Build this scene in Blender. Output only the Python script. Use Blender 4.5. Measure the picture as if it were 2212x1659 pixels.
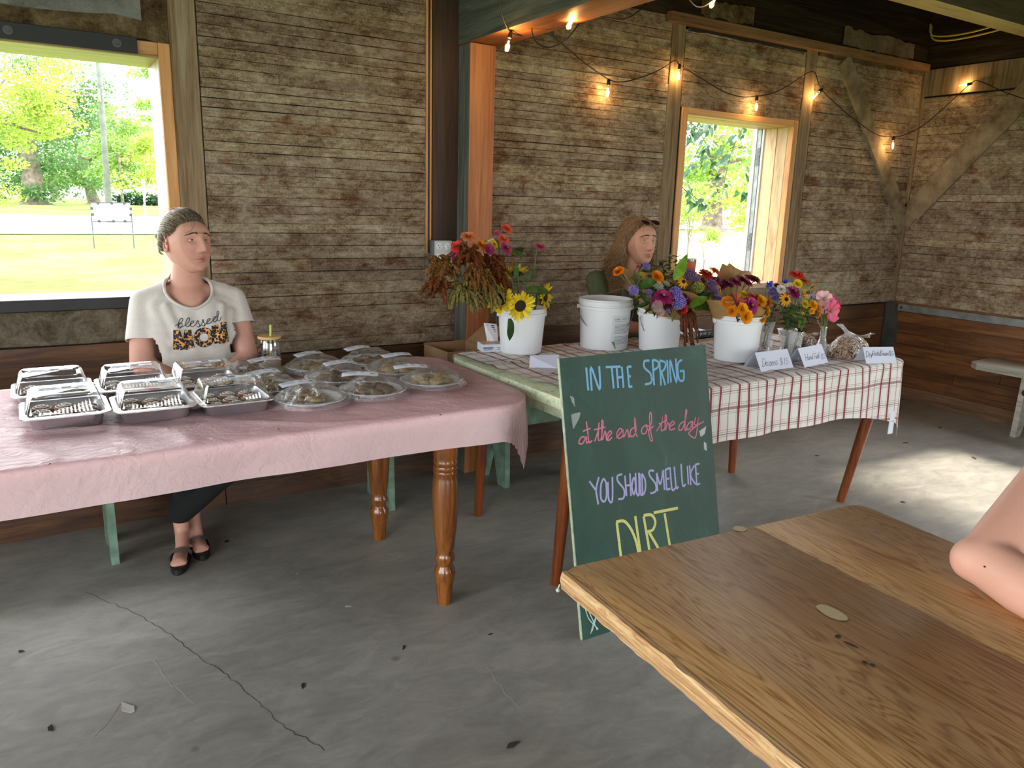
import bpy, bmesh, math, random
from mathutils import Vector, Matrix, noise
from mathutils.bvhtree import BVHTree
R = math.radians
random.seed(7)
for o in list(bpy.data.objects): bpy.data.objects.remove(o)
SC = bpy.context.scene
COL = SC.collection
# ------------------------------------------------------------------ camera
# room axes: X along the back wall (to the right), Y towards the back wall, Z up; metres
FPX, CX, CY, EYE = 1661.0, 1106.0, 829.5, 1.40
PITCH, ROLL, YAW = R(13.15), R(-1.65), R(32.1)
_f = Vector((math.sin(YAW)*math.cos(PITCH), math.cos(YAW)*math.cos(PITCH), -math.sin(PITCH)))
_r = Vector((math.cos(YAW), -math.sin(YAW), 0)); _d = _f.cross(_r)
CR = math.cos(ROLL)*_r + math.sin(ROLL)*_d
CD = -math.sin(ROLL)*_r + math.cos(ROLL)*_d
CAM = Vector((0, 0, EYE))
cam = bpy.data.cameras.new('camera'); cam.sensor_width = 36; cam.lens = FPX/2212*36
cam.clip_start = .02; cam.clip_end = 500
camo = bpy.data.objects.new('camera', cam); COL.objects.link(camo)
camo.matrix_world = Matrix((( CR.x, -CD.x, -_f.x, 0), (CR.y, -CD.y, -_f.y, 0), (CR.z, -CD.z, -_f.z, EYE), (0, 0, 0, 1)))
SC.camera = camo
# ------------------------------------------------------------------ sky, sun, exposure
W = bpy.data.worlds.new('sky'); SC.world = W; W.use_nodes = True
_b = W.node_tree.nodes['Background']; _b.inputs[0].default_value = (.93, .97, 1, 1); _b.inputs[1].default_value = 6.5
sun = bpy.data.lights.new('sun', 'SUN'); sun.energy = 7; sun.angle = R(7); sun.color = (1, .9, .74)
suno = bpy.data.objects.new('sun', sun); COL.objects.link(suno)
suno.rotation_euler = Vector((-math.cos(R(41)), -.01, -math.sin(R(41)))).to_track_quat('-Z', 'Y').to_euler()
SC.view_settings.view_transform = 'Standard'; SC.view_settings.look = 'None'
SC.view_settings.exposure = 0.42; SC.view_settings.gamma = 1; SC.view_settings.use_curve_mapping = False
SC.cycles.use_denoising = True; SC.cycles.max_bounces = 6; SC.cycles.transparent_max_bounces = 16; SC.cycles.use_adaptive_sampling = True; SC.cycles.adaptive_threshold = .08; SC.cycles.adaptive_min_samples = 16
SC.cycles.diffuse_bounces = 3; SC.cycles.glossy_bounces = 4; SC.cycles.transmission_bounces = 8
SC.cycles.sample_clamp_indirect = 6; SC.cycles.caustics_reflective = False; SC.cycles.caustics_refractive = False
def portal(name, loc, rot, sx, sy):      # openings of the room, guides daylight sampling only
    l = bpy.data.lights.new(name, 'AREA'); l.shape = 'RECTANGLE'; l.size = sx; l.size_y = sy; l.cycles.is_portal = True
    o = bpy.data.objects.new(name, l); COL.objects.link(o); o.location = loc; o.rotation_euler = rot
portal('window_portal', (-.7, 3.86, 1.45), (R(-90), 0, 0), 2.4, 1.0)
portal('window_portal', (3.86, 3.86, 1.45), (R(-90), 0, 0), .95, 1.0)
portal('window_portal', (5.9, 1.94, 1.44), (0, R(90), 0), 1.08, .96)
portal('window_portal', (5.9, -2.5, 1.2), (0, R(90), 0), 2.4, 4.2)
portal('window_portal', (-3.62, -1.25, 1.37), (0, R(-90), 0), 2.75, 7.5)
portal('window_portal', (.6, -5.32, 1.2), (R(90), 0, 0), 3.2, 2.4)
# ------------------------------------------------------------------ pixel rays of the photograph -> places in the room
def ray(x, y): return _f + CR*((x-CX)/FPX) + CD*((y-CY)/FPX)
def onz(x, y, z): d = ray(x, y); return CAM + d*((z-EYE)/d.z)
def ony(x, y, Y): d = ray(x, y); return CAM + d*(Y/d.y)
def onx(x, y, X): d = ray(x, y); return CAM + d*(X/d.x)
def ond(x, y, D): return CAM + ray(x, y)*D
def proj(P):
    q = Vector(P)-CAM; w = q.dot(_f); return (CX+FPX*q.dot(CR)/w, CY+FPX*q.dot(CD)/w, w)
# ------------------------------------------------------------------ materials
MATS = {}
def lin(c):
    if len(c) > 3: c = c[:3]
    return tuple((v/12.92 if v <= .04045 else ((v+.055)/1.055)**2.4) for v in [k/255 for k in c])+(1,)
class NT:
    def __init__(s, name):
        s.m = bpy.data.materials.new(name); s.m.use_nodes = True; s.t = s.m.node_tree
        s.b = s.t.nodes['Principled BSDF']; s.out = s.t.nodes['Material Output']; MATS[name] = s.m
    def n(s, typ, ins=None, **kw):
        nd = s.t.nodes.new('ShaderNode'+typ)
        for k, v in kw.items(): setattr(nd, k, v)
        for k, v in (ins or {}).items(): s.set(nd, k, v)
        return nd
    def set(s, nd, k, v):
        sock = nd.inputs[k]
        if isinstance(v, bpy.types.NodeSocket): s.t.links.new(v, sock)
        elif isinstance(v, bpy.types.Node): s.t.links.new(v.outputs[0], sock)
        else: sock.default_value = v
    def bs(s, **kw):
        for k, v in kw.items(): s.set(s.b, {'col': 'Base Color', 'rough': 'Roughness', 'metal': 'Metallic', 'spec': 'Specular IOR Level', 'nrm': 'Normal', 'emi': 'Emission Color', 'estr': 'Emission Strength', 'sss': 'Subsurface Weight', 'coat': 'Coat Weight', 'alpha': 'Alpha', 'sheen': 'Sheen Weight', 'trans': 'Transmission Weight', 'ior': 'IOR'}[k], v)
    def pos(s, kind='P', scale=(1, 1, 1), rot=(0, 0, 0), loc=(0, 0, 0)):
        src = s.n('NewGeometry').outputs['Position'] if kind == 'P' else s.n('TexCoord').outputs[{'O': 'Object', 'U': 'UV', 'G': 'Generated'}[kind]]
        return s.n('Mapping', {'Vector': src, 'Scale': scale, 'Rotation': rot, 'Location': loc}).outputs[0]
    def noise(s, vec, scale=5, detail=5, rough=.6, dist=0):
        return s.n('TexNoise', {'Vector': vec, 'Scale': scale, 'Detail': detail, 'Roughness': rough, 'Distortion': dist}).outputs[0]
    def ramp(s, fac, stops, interp='LINEAR'):
        r = s.n('ValToRGB'); r.color_ramp.interpolation = interp
        e = r.color_ramp.elements
        while len(e) < len(stops): e.new(.5)
        for el, (p, c) in zip(e, stops):
            el.position = p; el.color = lin(c) if not isinstance(c, (int, float)) else (c, c, c, 1)
        s.set(r, 'Fac', fac); return r.outputs[0]
    def mix(s, fac, a, b, mode='MIX'):
        m = s.n('Mix', data_type='RGBA', blend_type=mode)
        for k, v in ((0, fac), (6, a), (7, b)):
            if isinstance(v, (tuple, list)): v = lin(v) if max(v[:3]) > 1.001 else tuple(v[:3])+(1,)
            s.set(m, k, v)
        return m.outputs[2]
    def math(s, op, a, b=0.5, c=None, clamp=False):
        m = s.n('Math', operation=op, use_clamp=clamp); s.set(m, 0, a); s.set(m, 1, b)
        if c is not None: s.set(m, 2, c)
        return m.outputs[0]
    def bump(s, h, strength=.3, dist=.01):
        return s.n('Bump', {'Height': h, 'Strength': strength, 'Distance': dist}).outputs[0]
    def rand(s, col, amt=.2, hue=0):
        oi = s.n('ObjectInfo').outputs['Random']
        v = s.math('MULTIPLY_ADD', oi, amt*2, 1-amt)
        h = s.n('HueSaturation', {'Value': v, 'Color': col})
        if hue: s.set(h, 'Hue', s.math('MULTIPLY_ADD', oi, hue*2, .5-hue))
        return h.outputs[0]
def plain(name, c, rough=.6, **kw):
    if name in MATS: return MATS[name]
    t = NT(name); t.bs(col=lin(c), rough=rough, **kw); return t.m
def mottled(name, c1, c2, scale=8, rough=.7, bump=.2, bscale=None, bdist=.004, kind='P', rnd=0, **kw):
    if name in MATS: return MATS[name]
    t = NT(name); p = t.pos(kind); n = t.noise(p, scale, 6)
    col = t.ramp(n, [(.3, c1), (.7, c2)])
    if rnd: col = t.rand(col, rnd)
    t.bs(col=col, rough=rough, **kw)
    if bump: t.bs(nrm=t.bump(t.noise(p, bscale or scale*4, 6), bump, bdist))
    return t.m
def wood(name, c1, c2, c3=None, axis='X', s=(1.3, 17), rough=.6, bump=.25, rnd=.12, kind='P', dist=1.2, bdist=.004, **kw):
    if name in MATS: return MATS[name]
    t = NT(name); sc = [s[1]]*3; sc['XYZ'.index(axis)] = s[0]
    p = t.pos(kind, tuple(sc)); n = t.noise(p, 1.0, 7, .65, dist); n2 = t.noise(p, 4.5, 4, .6, .4)
    f = t.math('MULTIPLY_ADD', n2, .35, t.math('MULTIPLY', n, .75))
    col = t.ramp(f, [(.36, c1), (.52, c2), (.68, c3 or c2)])
    if rnd: col = t.rand(col, rnd)
    t.bs(col=col, rough=rough, nrm=t.bump(f, bump, bdist), **kw); return t.m
def clear(name, tint=(1, 1, 1), refl=.9, rough=.03, op=.0, opc=(235, 238, 240), f0=.05, f1=.75, bump=None):
    """thin clear plastic or glass: lets light through, mirrors at grazing angles, may be a little milky"""
    if name in MATS: return MATS[name]
    t = NT(name); t.t.nodes.remove(t.b)
    tr = t.n('BsdfTransparent', {'Color': tuple(tint)+(1,)})
    if op:
        df = t.n('BsdfDiffuse', {'Color': lin(opc)}); tl = t.n('BsdfTranslucent', {'Color': lin(opc)})
        dm = t.n('MixShader', {0: .5, 1: df, 2: tl}); tr = t.n('MixShader', {0: op, 1: tr, 2: dm})
    gl = t.n('BsdfGlossy', {'Color': (refl, refl, refl, 1), 'Roughness': rough})
    lwn = t.n('LayerWeight', {'Blend': .5}); lw = lwn.outputs['Facing']
    if bump: nb = t.bump(t.noise(t.pos('P'), bump[0], 4, .6, .6), bump[1], bump[2]); t.set(gl, 'Normal', nb); t.set(lwn, 'Normal', nb)
    fr = t.math('MULTIPLY_ADD', t.math('POWER', lw, 4.0), f1, f0, clamp=True)
    t.set(t.out, 'Surface', t.n('MixShader', {0: fr, 1: tr, 2: gl})); return t.m
# ------------------------------------------------------------------ mesh building
class MB:
    def __init__(s): s.v, s.f, s.mi, s.uv, s.k = [], [], [], None, 0
    def add(s, vs, fs):
        b = len(s.v); s.v += [Vector(v) for v in vs]; s.f += [tuple(i+b for i in f) for f in fs]; s.mi += [s.k]*len(fs); return s
    def box(s, a, b, rot=None, at=None):
        x0, y0, z0 = a; x1, y1, z1 = b
        vs = [Vector(p) for p in ((x0,y0,z0),(x1,y0,z0),(x1,y1,z0),(x0,y1,z0),(x0,y0,z1),(x1,y0,z1),(x1,y1,z1),(x0,y1,z1))]
        if rot is not None: vs = [rot @ v for v in vs]
        if at is not None: vs = [v+Vector(at) for v in vs]
        return s.add(vs, [(0,3,2,1),(4,5,6,7),(0,1,5,4),(1,2,6,5),(2,3,7,6),(3,0,4,7)])
    def tube(s, path, r, n=8, caps=True, closed=False, flat=1.0, up=None):
        path = [Vector(p) for p in path]; m = len(path)
        rs = r if isinstance(r, (list, tuple)) else [r]*m
        vs, fs = [], []; u = None
        for i, p in enumerate(path):
            a = path[(i-1) % m] if (closed or i) else path[0]; b = path[(i+1) % m] if (closed or i < m-1) else path[-1]
            t = (b-a); t = t.normalized() if t.length > 1e-9 else Vector((0, 0, 1))
            if u is None:
                h = Vector(up) if up is not None else (Vector((0, 0, 1)) if abs(t.z) < .9 else Vector((1, 0, 0)))
                u = (h-t*h.dot(t)).normalized()
            else:
                u = u-t*u.dot(t)
                u = u.normalized() if u.length > 1e-6 else t.orthogonal().normalized()
            w = t.cross(u)
            for k in range(n):
                q = 2*math.pi*k/n; vs.append(p+(u*math.cos(q)*flat+w*math.sin(q))*rs[i])
        for i in range(m if closed else m-1):
            j = (i+1) % m
            for k in range(n): l = (k+1) % n; fs.append((i*n+k, i*n+l, j*n+l, j*n+k))
        if caps and not closed: fs += [tuple(range(n))[::-1], tuple((m-1)*n+k for k in range(n))]
        return s.add(vs, fs)
    def lathe(s, prof, n=32, at=(0, 0, 0), rot=None, wob=None, a0=0, a1=2*math.pi):
        full = abs(a1-a0-2*math.pi) < 1e-6; m = n if full else n+1
        vs, fs = [], []
        for i, (r, z) in enumerate(prof):
            for k in range(m):
                q = a0+(a1-a0)*k/n; rr = r*(wob(q, i) if wob else 1); v = Vector((rr*math.cos(q), rr*math.sin(q), z))
                if rot is not None: v = rot @ v
                vs.append(v+Vector(at))
        for i in range(len(prof)-1):
            for k in range(n): l = (k+1) % m; fs.append((i*m+k, i*m+l, (i+1)*m+l, (i+1)*m+k))
        return s.add(vs, fs)
    def grid(s, fn, nu, nv, closed_u=False):
        vs, fs = [], []; mu = nu if closed_u else nu+1
        for j in range(nv+1):
            for i in range(mu): vs.append(Vector(fn(i/nu, j/nv)))
        for j in range(nv):
            for i in range(nu): k = (i+1) % mu; fs.append((j*mu+i, j*mu+k, (j+1)*mu+k, (j+1)*mu+i))
        return s.add(vs, fs)
    def ball(s, c, r, n=12, m=8, rot=None):
        rx, ry, rz = r if isinstance(r, (tuple, list)) else (r, r, r); c = Vector(c)
        vs, fs = [Vector((0, 0, rz))], []
        for i in range(1, m):
            th = math.pi*i/m
            for k in range(n): ph = 2*math.pi*k/n; vs.append(Vector((rx*math.sin(th)*math.cos(ph), ry*math.sin(th)*math.sin(ph), rz*math.cos(th))))
        vs.append(Vector((0, 0, -rz)))
        for k in range(n): fs.append((0, 1+k, 1+(k+1) % n))
        for i in range(m-2):
            for k in range(n): l = (k+1) % n; a = 1+i*n; fs.append((a+k, a+n+k, a+n+l, a+l))
        a = 1+(m-2)*n
        for k in range(n): fs.append((a+k, len(vs)-1, a+(k+1) % n))
        if rot is not None: vs = [rot @ v for v in vs]
        return s.add([v+c for v in vs], fs)
    def poly(s, pts): return s.add(pts, [tuple(range(len(pts)))])
    def prism(s, pts, h):                       # flat outline pushed along vector h
        n = len(pts); h = Vector(h); pts = [Vector(p) for p in pts]
        return s.add(pts+[p+h for p in pts], [tuple(range(n))[::-1], tuple(range(n, 2*n))]+[(i, (i+1) % n, n+(i+1) % n, n+i) for i in range(n)])
    def ribbon(s, path, w, up=(0, 0, 1), wfn=None):
        path = [Vector(p) for p in path]; up = Vector(up); vs, fs = [], []; m = len(path)
        for i, p in enumerate(path):
            t = (path[min(i+1, m-1)]-path[max(i-1, 0)]); t = t.normalized() if t.length > 1e-9 else Vector((1, 0, 0))
            side = t.cross(up); side = side.normalized() if side.length > 1e-6 else t.orthogonal()
            ww = w*(wfn(i/(m-1)) if wfn else 1)*.5; vs += [p-side*ww, p+side*ww]
        for i in range(m-1): fs.append((2*i, 2*i+1, 2*i+3, 2*i+2))
        return s.add(vs, fs)
    def mesh(s, name, smooth=True, center=None):
        me = bpy.data.meshes.new(name); c = Vector(center) if center is not None else Vector((0, 0, 0))
        me.from_pydata([v-c for v in s.v], [], s.f)
        if any(s.mi): me.polygons.foreach_set('material_index', s.mi)
        if s.uv:
            ul = me.uv_layers.new(name='UVMap')
            for lp in me.loops: ul.data[lp.index].uv = s.uv[lp.vertex_index]
        if smooth: me.polygons.foreach_set('use_smooth', [True]*len(me.polygons))
        me.update(); return me
    def obj(s, name, mat, parent=None, smooth=False, center=True, auto=None):
        if center is True:
            lo = [min(v[i] for v in s.v) for i in range(3)]; hi = [max(v[i] for v in s.v) for i in range(3)]
            c = Vector(((lo[0]+hi[0])/2, (lo[1]+hi[1])/2, lo[2]))
        else: c = Vector(center) if center else Vector((0, 0, 0))
        me = s.mesh(name, smooth or auto is not None, c)
        if auto is not None: me.set_sharp_from_angle(angle=R(auto))
        return link(name, me, mat, parent, c)
def link(name, me, mat, parent=None, loc=(0, 0, 0)):
    o = bpy.data.objects.new(name, me); COL.objects.link(o)
    for m in (mat if isinstance(mat, (list, tuple)) else [mat]):
        if me and m and me.users == 1: me.materials.append(m)
    o.location = loc
    if parent is not None: put(o, parent)
    return o
def put(o, parent):                             # parent, keeping the place where it stands
    o.parent = parent; o.matrix_parent_inverse = wm(parent).inverted()
def wm(o):
    m = Matrix.LocRotScale(o.location, o.rotation_euler, o.scale)
    return wm(o.parent) @ o.matrix_parent_inverse @ m if o.parent else m
def tag(o, label, cat, group=None, kind=None):
    o['label'] = label; o['category'] = cat
    if group: o['group'] = group
    if kind: o['kind'] = kind
    return o
def thing(name, label, cat, loc=(0, 0, 0), rz=0, group=None, kind=None):
    o = bpy.data.objects.new(name, None); COL.objects.link(o); o.location = loc; o.rotation_euler = (0, 0, rz); o.empty_display_size = .05
    return tag(o, label, cat, group, kind)
def struct(name, mb, mat, label=None, cat=None, **kw):
    o = mb.obj(name, mat, **kw) if mb else bpy.data.objects.new(name, None)
    if not mb: COL.objects.link(o)
    o['kind'] = 'structure'
    if label: o['label'] = label; o['category'] = cat
    return o
def copy_tree(o, parent=None):
    c = o.copy(); COL.objects.link(c)
    if parent is not None: c.parent = parent
    for ch in list(o.children): copy_tree(ch, c)
    return c
def solid(me, t):                               # give a mesh thickness
    bm = bmesh.new(); bm.from_mesh(me); bmesh.ops.solidify(bm, geom=bm.faces[:], thickness=t); bm.to_mesh(me); bm.free(); return me
def bevel(me, w, seg=2, ang=30):
    bm = bmesh.new(); bm.from_mesh(me)
    es = [e for e in bm.edges if len(e.link_faces) == 2 and e.calc_face_angle() > R(ang)]
    bmesh.ops.bevel(bm, geom=es, offset=w, segments=seg, profile=.5, affect='EDGES', clamp_overlap=True); bm.to_mesh(me); bm.free()
    me.polygons.foreach_set('use_smooth', [True]*len(me.polygons)); me.set_sharp_from_angle(angle=R(40)); return me
def lerp(a, b, t): return a+(b-a)*t
def smooth01(t): t = max(0, min(1, t)); return t*t*(3-2*t)
def spline(pts, n=8):
    pts = [Vector(p) for p in pts]; out = []
    for i in range(len(pts)-1):
        p0, p1, p2, p3 = pts[max(i-1, 0)], pts[i], pts[i+1], pts[min(i+2, len(pts)-1)]
        for k in range(n):
            t = k/n; out.append(.5*((2*p1)+(p2-p0)*t+(2*p0-5*p1+4*p2-p3)*t*t+(3*p1-p0-3*p2+p3)*t*t*t))
    return out+[pts[-1]]
def text_mesh(s, size, align='LEFT'):
    c = bpy.data.curves.new('lettering', 'FONT'); c.body = s; c.size = size; c.align_x = align; c.resolution_u = 2
    o = bpy.data.objects.new('lettering', c); COL.objects.link(o)
    me = bpy.data.meshes.new_from_object(o.evaluated_get(bpy.context.evaluated_depsgraph_get()))
    bpy.data.objects.remove(o); me.name = 'lettering'; return me
# ================================================================== the room
YB, XR = 3.54, 5.72                 # inner faces of the back wall and of the right wall
TH = .27                            # wall thickness
GREY = dict(rough=.85)
def lath_mat():
    t = NT('old_lath'); p = t.pos('P', (1, 1, 1))
    big = t.noise(t.pos('P', (.9, .9, 1.3)), 6.5, 5, .6, .6); mid = t.noise(t.pos('P', (.6, 1, 1.4)), 34, 6, .7, .5); fine = t.noise(t.pos('P', (1, 1, .8), rot=(0, .5, 0)), 150, 5, .75); grain = t.noise(t.pos('P', (1.2, 1.2, 60)), 2.2, 4, .6)
    f = t.math('MULTIPLY_ADD', mid, .36, t.math('MULTIPLY', big, .30)); f = t.math('MULTIPLY_ADD', fine, .30, f); f = t.math('MULTIPLY_ADD', grain, .12, t.math('SUBTRACT', f, .04))
    col = t.ramp(f, [(.37, (74, 54, 40)), (.44, (116, 94, 73)), (.51, (150, 131, 109)), (.60, (182, 168, 147))])
    warm = t.ramp(t.noise(t.pos('P', (.8, 1, 1.8), loc=(3, 1, 7)), 4.6, 6, .65), [(.57, 0.0), (.66, .7)])
    col = t.mix(warm, col, (190, 134, 92), 'MULTIPLY'); col = t.rand(col, .17, .008)
    t.bs(col=col, rough=.92, spec=.12, nrm=t.bump(t.math('ADD', fine, mid), .8, .007)); return t.m
LATH = lath_mat()
def plaster_mat(name, a, b, c, sc=9):
    t = NT(name); p = t.pos('P'); n = t.noise(p, sc, 8, .7, .6); f = t.noise(p, 95, 6, .75)
    t.bs(col=t.ramp(t.math('MULTIPLY_ADD', f, .3, t.math('MULTIPLY', n, .75)), [(.36, a), (.5, b), (.66, c)]), rough=.95, spec=.1, nrm=t.bump(t.math('ADD', n, f), .9, .015)); return t.m
PLAS_B = plaster_mat('brown_plaster', (52, 38, 26), (104, 84, 58), (148, 130, 100))
PLAS_W = plaster_mat('pale_plaster', (92, 86, 76), (134, 134, 128), (160, 162, 158), 5)
STUD = wood('weathered_stud', (88, 68, 50), (126, 104, 80), (150, 134, 112), axis='Z', s=(1.2, 22), rough=.9, bump=.4, spec=.15)
DARKPL = wood('dark_top_plank', (26, 19, 13), (44, 34, 24), (62, 50, 35), axis='X', s=(1.2, 20), rough=.9, bump=.4, rnd=.25, spec=.1)  # very dark brown wood for the high planks
DARKPL_Y = wood('dark_top_plank_side', (26, 19, 13), (44, 34, 24), (62, 50, 35), axis='Y', s=(1.2, 20), rough=.9, bump=.4, rnd=.25, spec=.1)
WAIN = wood('wainscot_wood', (42, 25, 14), (78, 49, 28), (110, 73, 42), axis='X', s=(1.4, 15), rough=.5, bump=.2, rnd=.22)
WAIN_Y = wood('wainscot_wood_side', (56, 32, 16), (100, 62, 33), (136, 90, 50), axis='Y', s=(1.4, 15), rough=.5, bump=.2, rnd=.22)
ORANGE = wood('fresh_timber', (128, 74, 38), (162, 98, 54), (182, 120, 72), axis='Z', s=(1.1, 24), rough=.6, bump=.15, rnd=.05)
ORANGE_Y = wood('fresh_timber_beam', (140, 80, 38), (178, 106, 54), (198, 128, 72), axis='Y', s=(1.1, 24), rough=.6, bump=.15, rnd=.05)
GREYT = wood('grey_timber', (52, 52, 46), (82, 84, 76), (112, 112, 102), axis='Z', s=(1.5, 26), rough=.9, bump=.4, rnd=.05)
GREYT_Y = wood('grey_timber_beam', (50, 52, 46), (76, 80, 70), (100, 104, 92), axis='Y', s=(1.5, 26), rough=.9, bump=.4, rnd=.05)
CASING = wood('casing_wood', (168, 108, 60), (198, 140, 84), (212, 160, 104), axis='Z', s=(1.3, 18), rough=.55, bump=.15, rnd=.06)
CASING_X = wood('casing_wood_flat', (160, 108, 62), (192, 140, 86), (208, 160, 106), axis='X', s=(1.3, 18), rough=.55, bump=.15, rnd=.06)
PINE = wood('pale_pine', (132, 104, 70), (164, 138, 100), (178, 156, 120), axis='Z', s=(1.3, 15), rough=.5, bump=.12, rnd=.05)
BROWN = wood('dark_brown_plank', (34, 20, 12), (50, 32, 20), (66, 44, 28), axis='Z', s=(1.3, 22), rough=.65, bump=.2, rnd=0)
STEEL = mottled('grey_steel', (112, 114, 114), (150, 152, 152), 14, .55, .1, metal=.3)
BLACKM = plain('black_steel', (30, 30, 33), .55)
VOID = plain('dark_gap', (34, 25, 18), .95)
# ---------------------------------------------------------------- floor
def floor_mat():
    t = NT('polished_concrete'); p = t.pos('P'); a = t.noise(p, 1.1, 6, .62, .4); b = t.noise(t.pos('P', (1, 2.2, 1), rot=(0, 0, .5)), 5.5, 7, .7, .8); c = t.noise(p, 38, 6, .7)
    f = t.math('MULTIPLY_ADD', b, .45, t.math('MULTIPLY', a, .45)); f = t.math('MULTIPLY_ADD', c, .1, f)
    col = t.ramp(f, [(.36, (130, 127, 121)), (.5, (156, 153, 146)), (.62, (178, 174, 165))])
    v = t.n('TexVoronoi', {'Vector': p, 'Scale': 3.1, 'Randomness': 1}); spot = t.ramp(v.outputs['Distance'], [(.035, 1.0), (.055, 0.0)])
    col = t.mix(t.math('MULTIPLY', spot, .45), col, (74, 68, 58))
    t.bs(col=col, rough=t.math('MULTIPLY_ADD', b, .3, .30), spec=.45, nrm=t.bump(c, .06, .003)); return t.m
m = MB()
m.box((-3.6, -5.3, -.12), (XR+TH, YB+TH, 0))
FLOOR = struct('floor', m, floor_mat(), 'grey concrete floor with cracks and stains', 'floor')
def crack(pts, w, mat, n=10, jit=.012):
    path = []
    for i in range(len(pts)-1):
        a, b = Vector(pts[i]), Vector(pts[i+1])
        for k in range(n):
            q = a.lerp(b, k/n); path.append(q+Vector((random.uniform(-jit, jit), random.uniform(-jit, jit), 0)))
    path.append(Vector(pts[-1]))
    return MB().ribbon([p+Vector((0, 0, .0008)) for p in path], w, (0, 0, 1), lambda t: .5+.8*abs(noise.noise((t*9, w*900, 0)))).obj('crack', mat, FLOOR)
CRK = plain('crack_dirt', (62, 58, 52), .9); SCR = plain('chalky_scratch', (176, 172, 160), .8)
crack([onz(*q, 0) for q in ((185, 1278), (250, 1305), (320, 1340), (370, 1370), (415, 1410), (470, 1445), (510, 1475), (555, 1510), (600, 1560), (650, 1590), (700, 1622))], .0028, CRK, 6, .006)
crack([onz(*q, 0) for q in ((1010, 1195), (1080, 1175), (1150, 1160), (1240, 1145))], .005, SCR, 6, .004)
crack([onz(*q, 0) for q in ((330, 1425), (370, 1480), (420, 1520))], .006, SCR, 6, .004)
crack([onz(*q, 0) for q in ((205, 1590), (232, 1560), (260, 1520))], .004, SCR, 3, .003)
crack([onz(*q, 0) for q in ((1050, 1440), (1085, 1490), (1120, 1530))], .005, SCR, 6, .004)
# ---------------------------------------------------------------- boards
def board(x0, x1, z0, z1, y, mat, parent, name='board', t=.012, jit=.0016, plane='Y', seg=7, gap=.0023):
    m = MB(); n = seg; gap = gap*random.choice((.7, .8, 1, 1, 1.3, 1.8)); z0 += gap*.5; z1 -= gap*.5
    dy = random.uniform(-.0025, .0025); tl = random.uniform(-1, 1)*.0015
    rows = []
    for i in range(n+1):
        x = lerp(x0, x1, i/n); a = z0+random.uniform(-jit, jit)*.6; b = z1+random.uniform(-jit, jit)*.6
        yy = y-t+dy+random.uniform(-.0012, .0012)
        rows.append([(x, yy-tl, a), (x, yy+tl, b), (x, y, b), (x, y, a)])
    vs = [p for r in rows for p in r]; fs = []
    for i in range(n):
        for k in range(3): fs.append((4*i+k, 4*i+4+k, 4*i+5+k, 4*i+1+k))
        fs.append((4*i+3, 4*i+7, 4*i+4, 4*i))
    fs += [(0, 1, 2, 3), (4*n+3, 4*n+2, 4*n+1, 4*n)]
    if plane == 'X': vs = [(p[1], p[0], p[2]) for p in vs]; fs = [f[::-1] for f in fs]
    return m.add(vs, fs).obj(name, mat, parent)
def courses(z0, z1, hs):
    out = []; z = z0; i = 0
    while z < z1-.012:
        h = hs(z); e = min(z+h, z1)
        if z1-e < .014: e = z1
        out.append((z, e)); z = e
    return out
m = MB(); yb = YB+.004
WO = dict(x0=-1.9, x1=.512, z0=.965, z1=1.935)           # window_1 opening
WT = dict(x0=3.362, x1=4.356, z0=.915, z1=1.965)          # window_2 opening
for a, b in (((-3.6, yb, 0), (WO['x0'], YB+TH, 3.2)), ((WO['x0'], yb, 0), (WO['x1'], YB+TH, WO['z0'])), ((WO['x0'], yb, WO['z1']), (WO['x1'], YB+TH, 3.2)), ((WO['x1'], yb, 0), (WT['x0'], YB+TH, 3.2)),
             ((WT['x0'], yb, 0), (WT['x1'], YB+TH, WT['z0'])), ((WT['x0'], yb, WT['z1']), (WT['x1'], YB+TH, 3.2)), ((WT['x1'], yb, 0), (XR+TH, YB+TH, 3.2))): m.box(a, b)
WALLB = struct('wall_back', m, VOID, 'lath and timber back wall with plaster traces', 'wall')
hs_lo = lambda z: random.uniform(.05, .06) if z < 1.24 else (random.uniform(.034, .05))
for z0, z1 in courses(.70, 2.62, lambda z: .10 if .76 < z < .86 else hs_lo(z)):
    xs = [.664, 1.682]
    if random.random() < .22: xs.insert(1, random.uniform(.95, 1.5))
    for a, b in zip(xs, xs[1:]): board(a+.001, b-.001, z0, z1, YB+.003, LATH, WALLB)
for z0, z1 in courses(.735, 2.46, lambda z: random.uniform(.032, .046) if z > 1.05 else random.uniform(.045, .075)):
    xs = [1.99, 3.215]
    if random.random() < .3: xs.insert(1, random.uniform(2.3, 3.0))
    for a, b in zip(xs, xs[1:]): board(a+.001, b-.001, z0, z1, YB+.003, LATH, WALLB)
for z0, z1 in courses(1.985, 2.405, lambda z: random.uniform(.05, .075)): board(3.325, 4.38, z0, z1, YB+.003, LATH, WALLB)
for z0, z1 in courses(.745, 2.405, lambda z: random.uniform(.046, .062) if z > .93 else random.uniform(.07, .1)):
    board(4.50, XR-.002, z0, z1, YB+.003, LATH, WALLB)
board(3.35, 4.42, .735, .885, YB+.003, LATH, WALLB)
# studs, corner post
def timber(x0, x1, z0, z1, y0, y1, mat, parent, name='stud', bv=.004):
    o = MB().box((x0, y0, z0), (x1, y1, z1)).obj(name, mat, parent); bevel(o.data, bv, 1); return o
timber(.556, .662, .80, 2.62, YB-.008, YB+.003, STUD, WALLB)
timber(3.217, 3.322, .735, 2.425, YB-.012, YB+.003, STUD, WALLB)
timber(4.384, 4.494, .735, 2.425, YB-.012, YB+.003, STUD, WALLB)
timber(.518, .554, .80, 1.95, YB-.002, YB+.003, VOID, WALLB, 'gap_strip')
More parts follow.
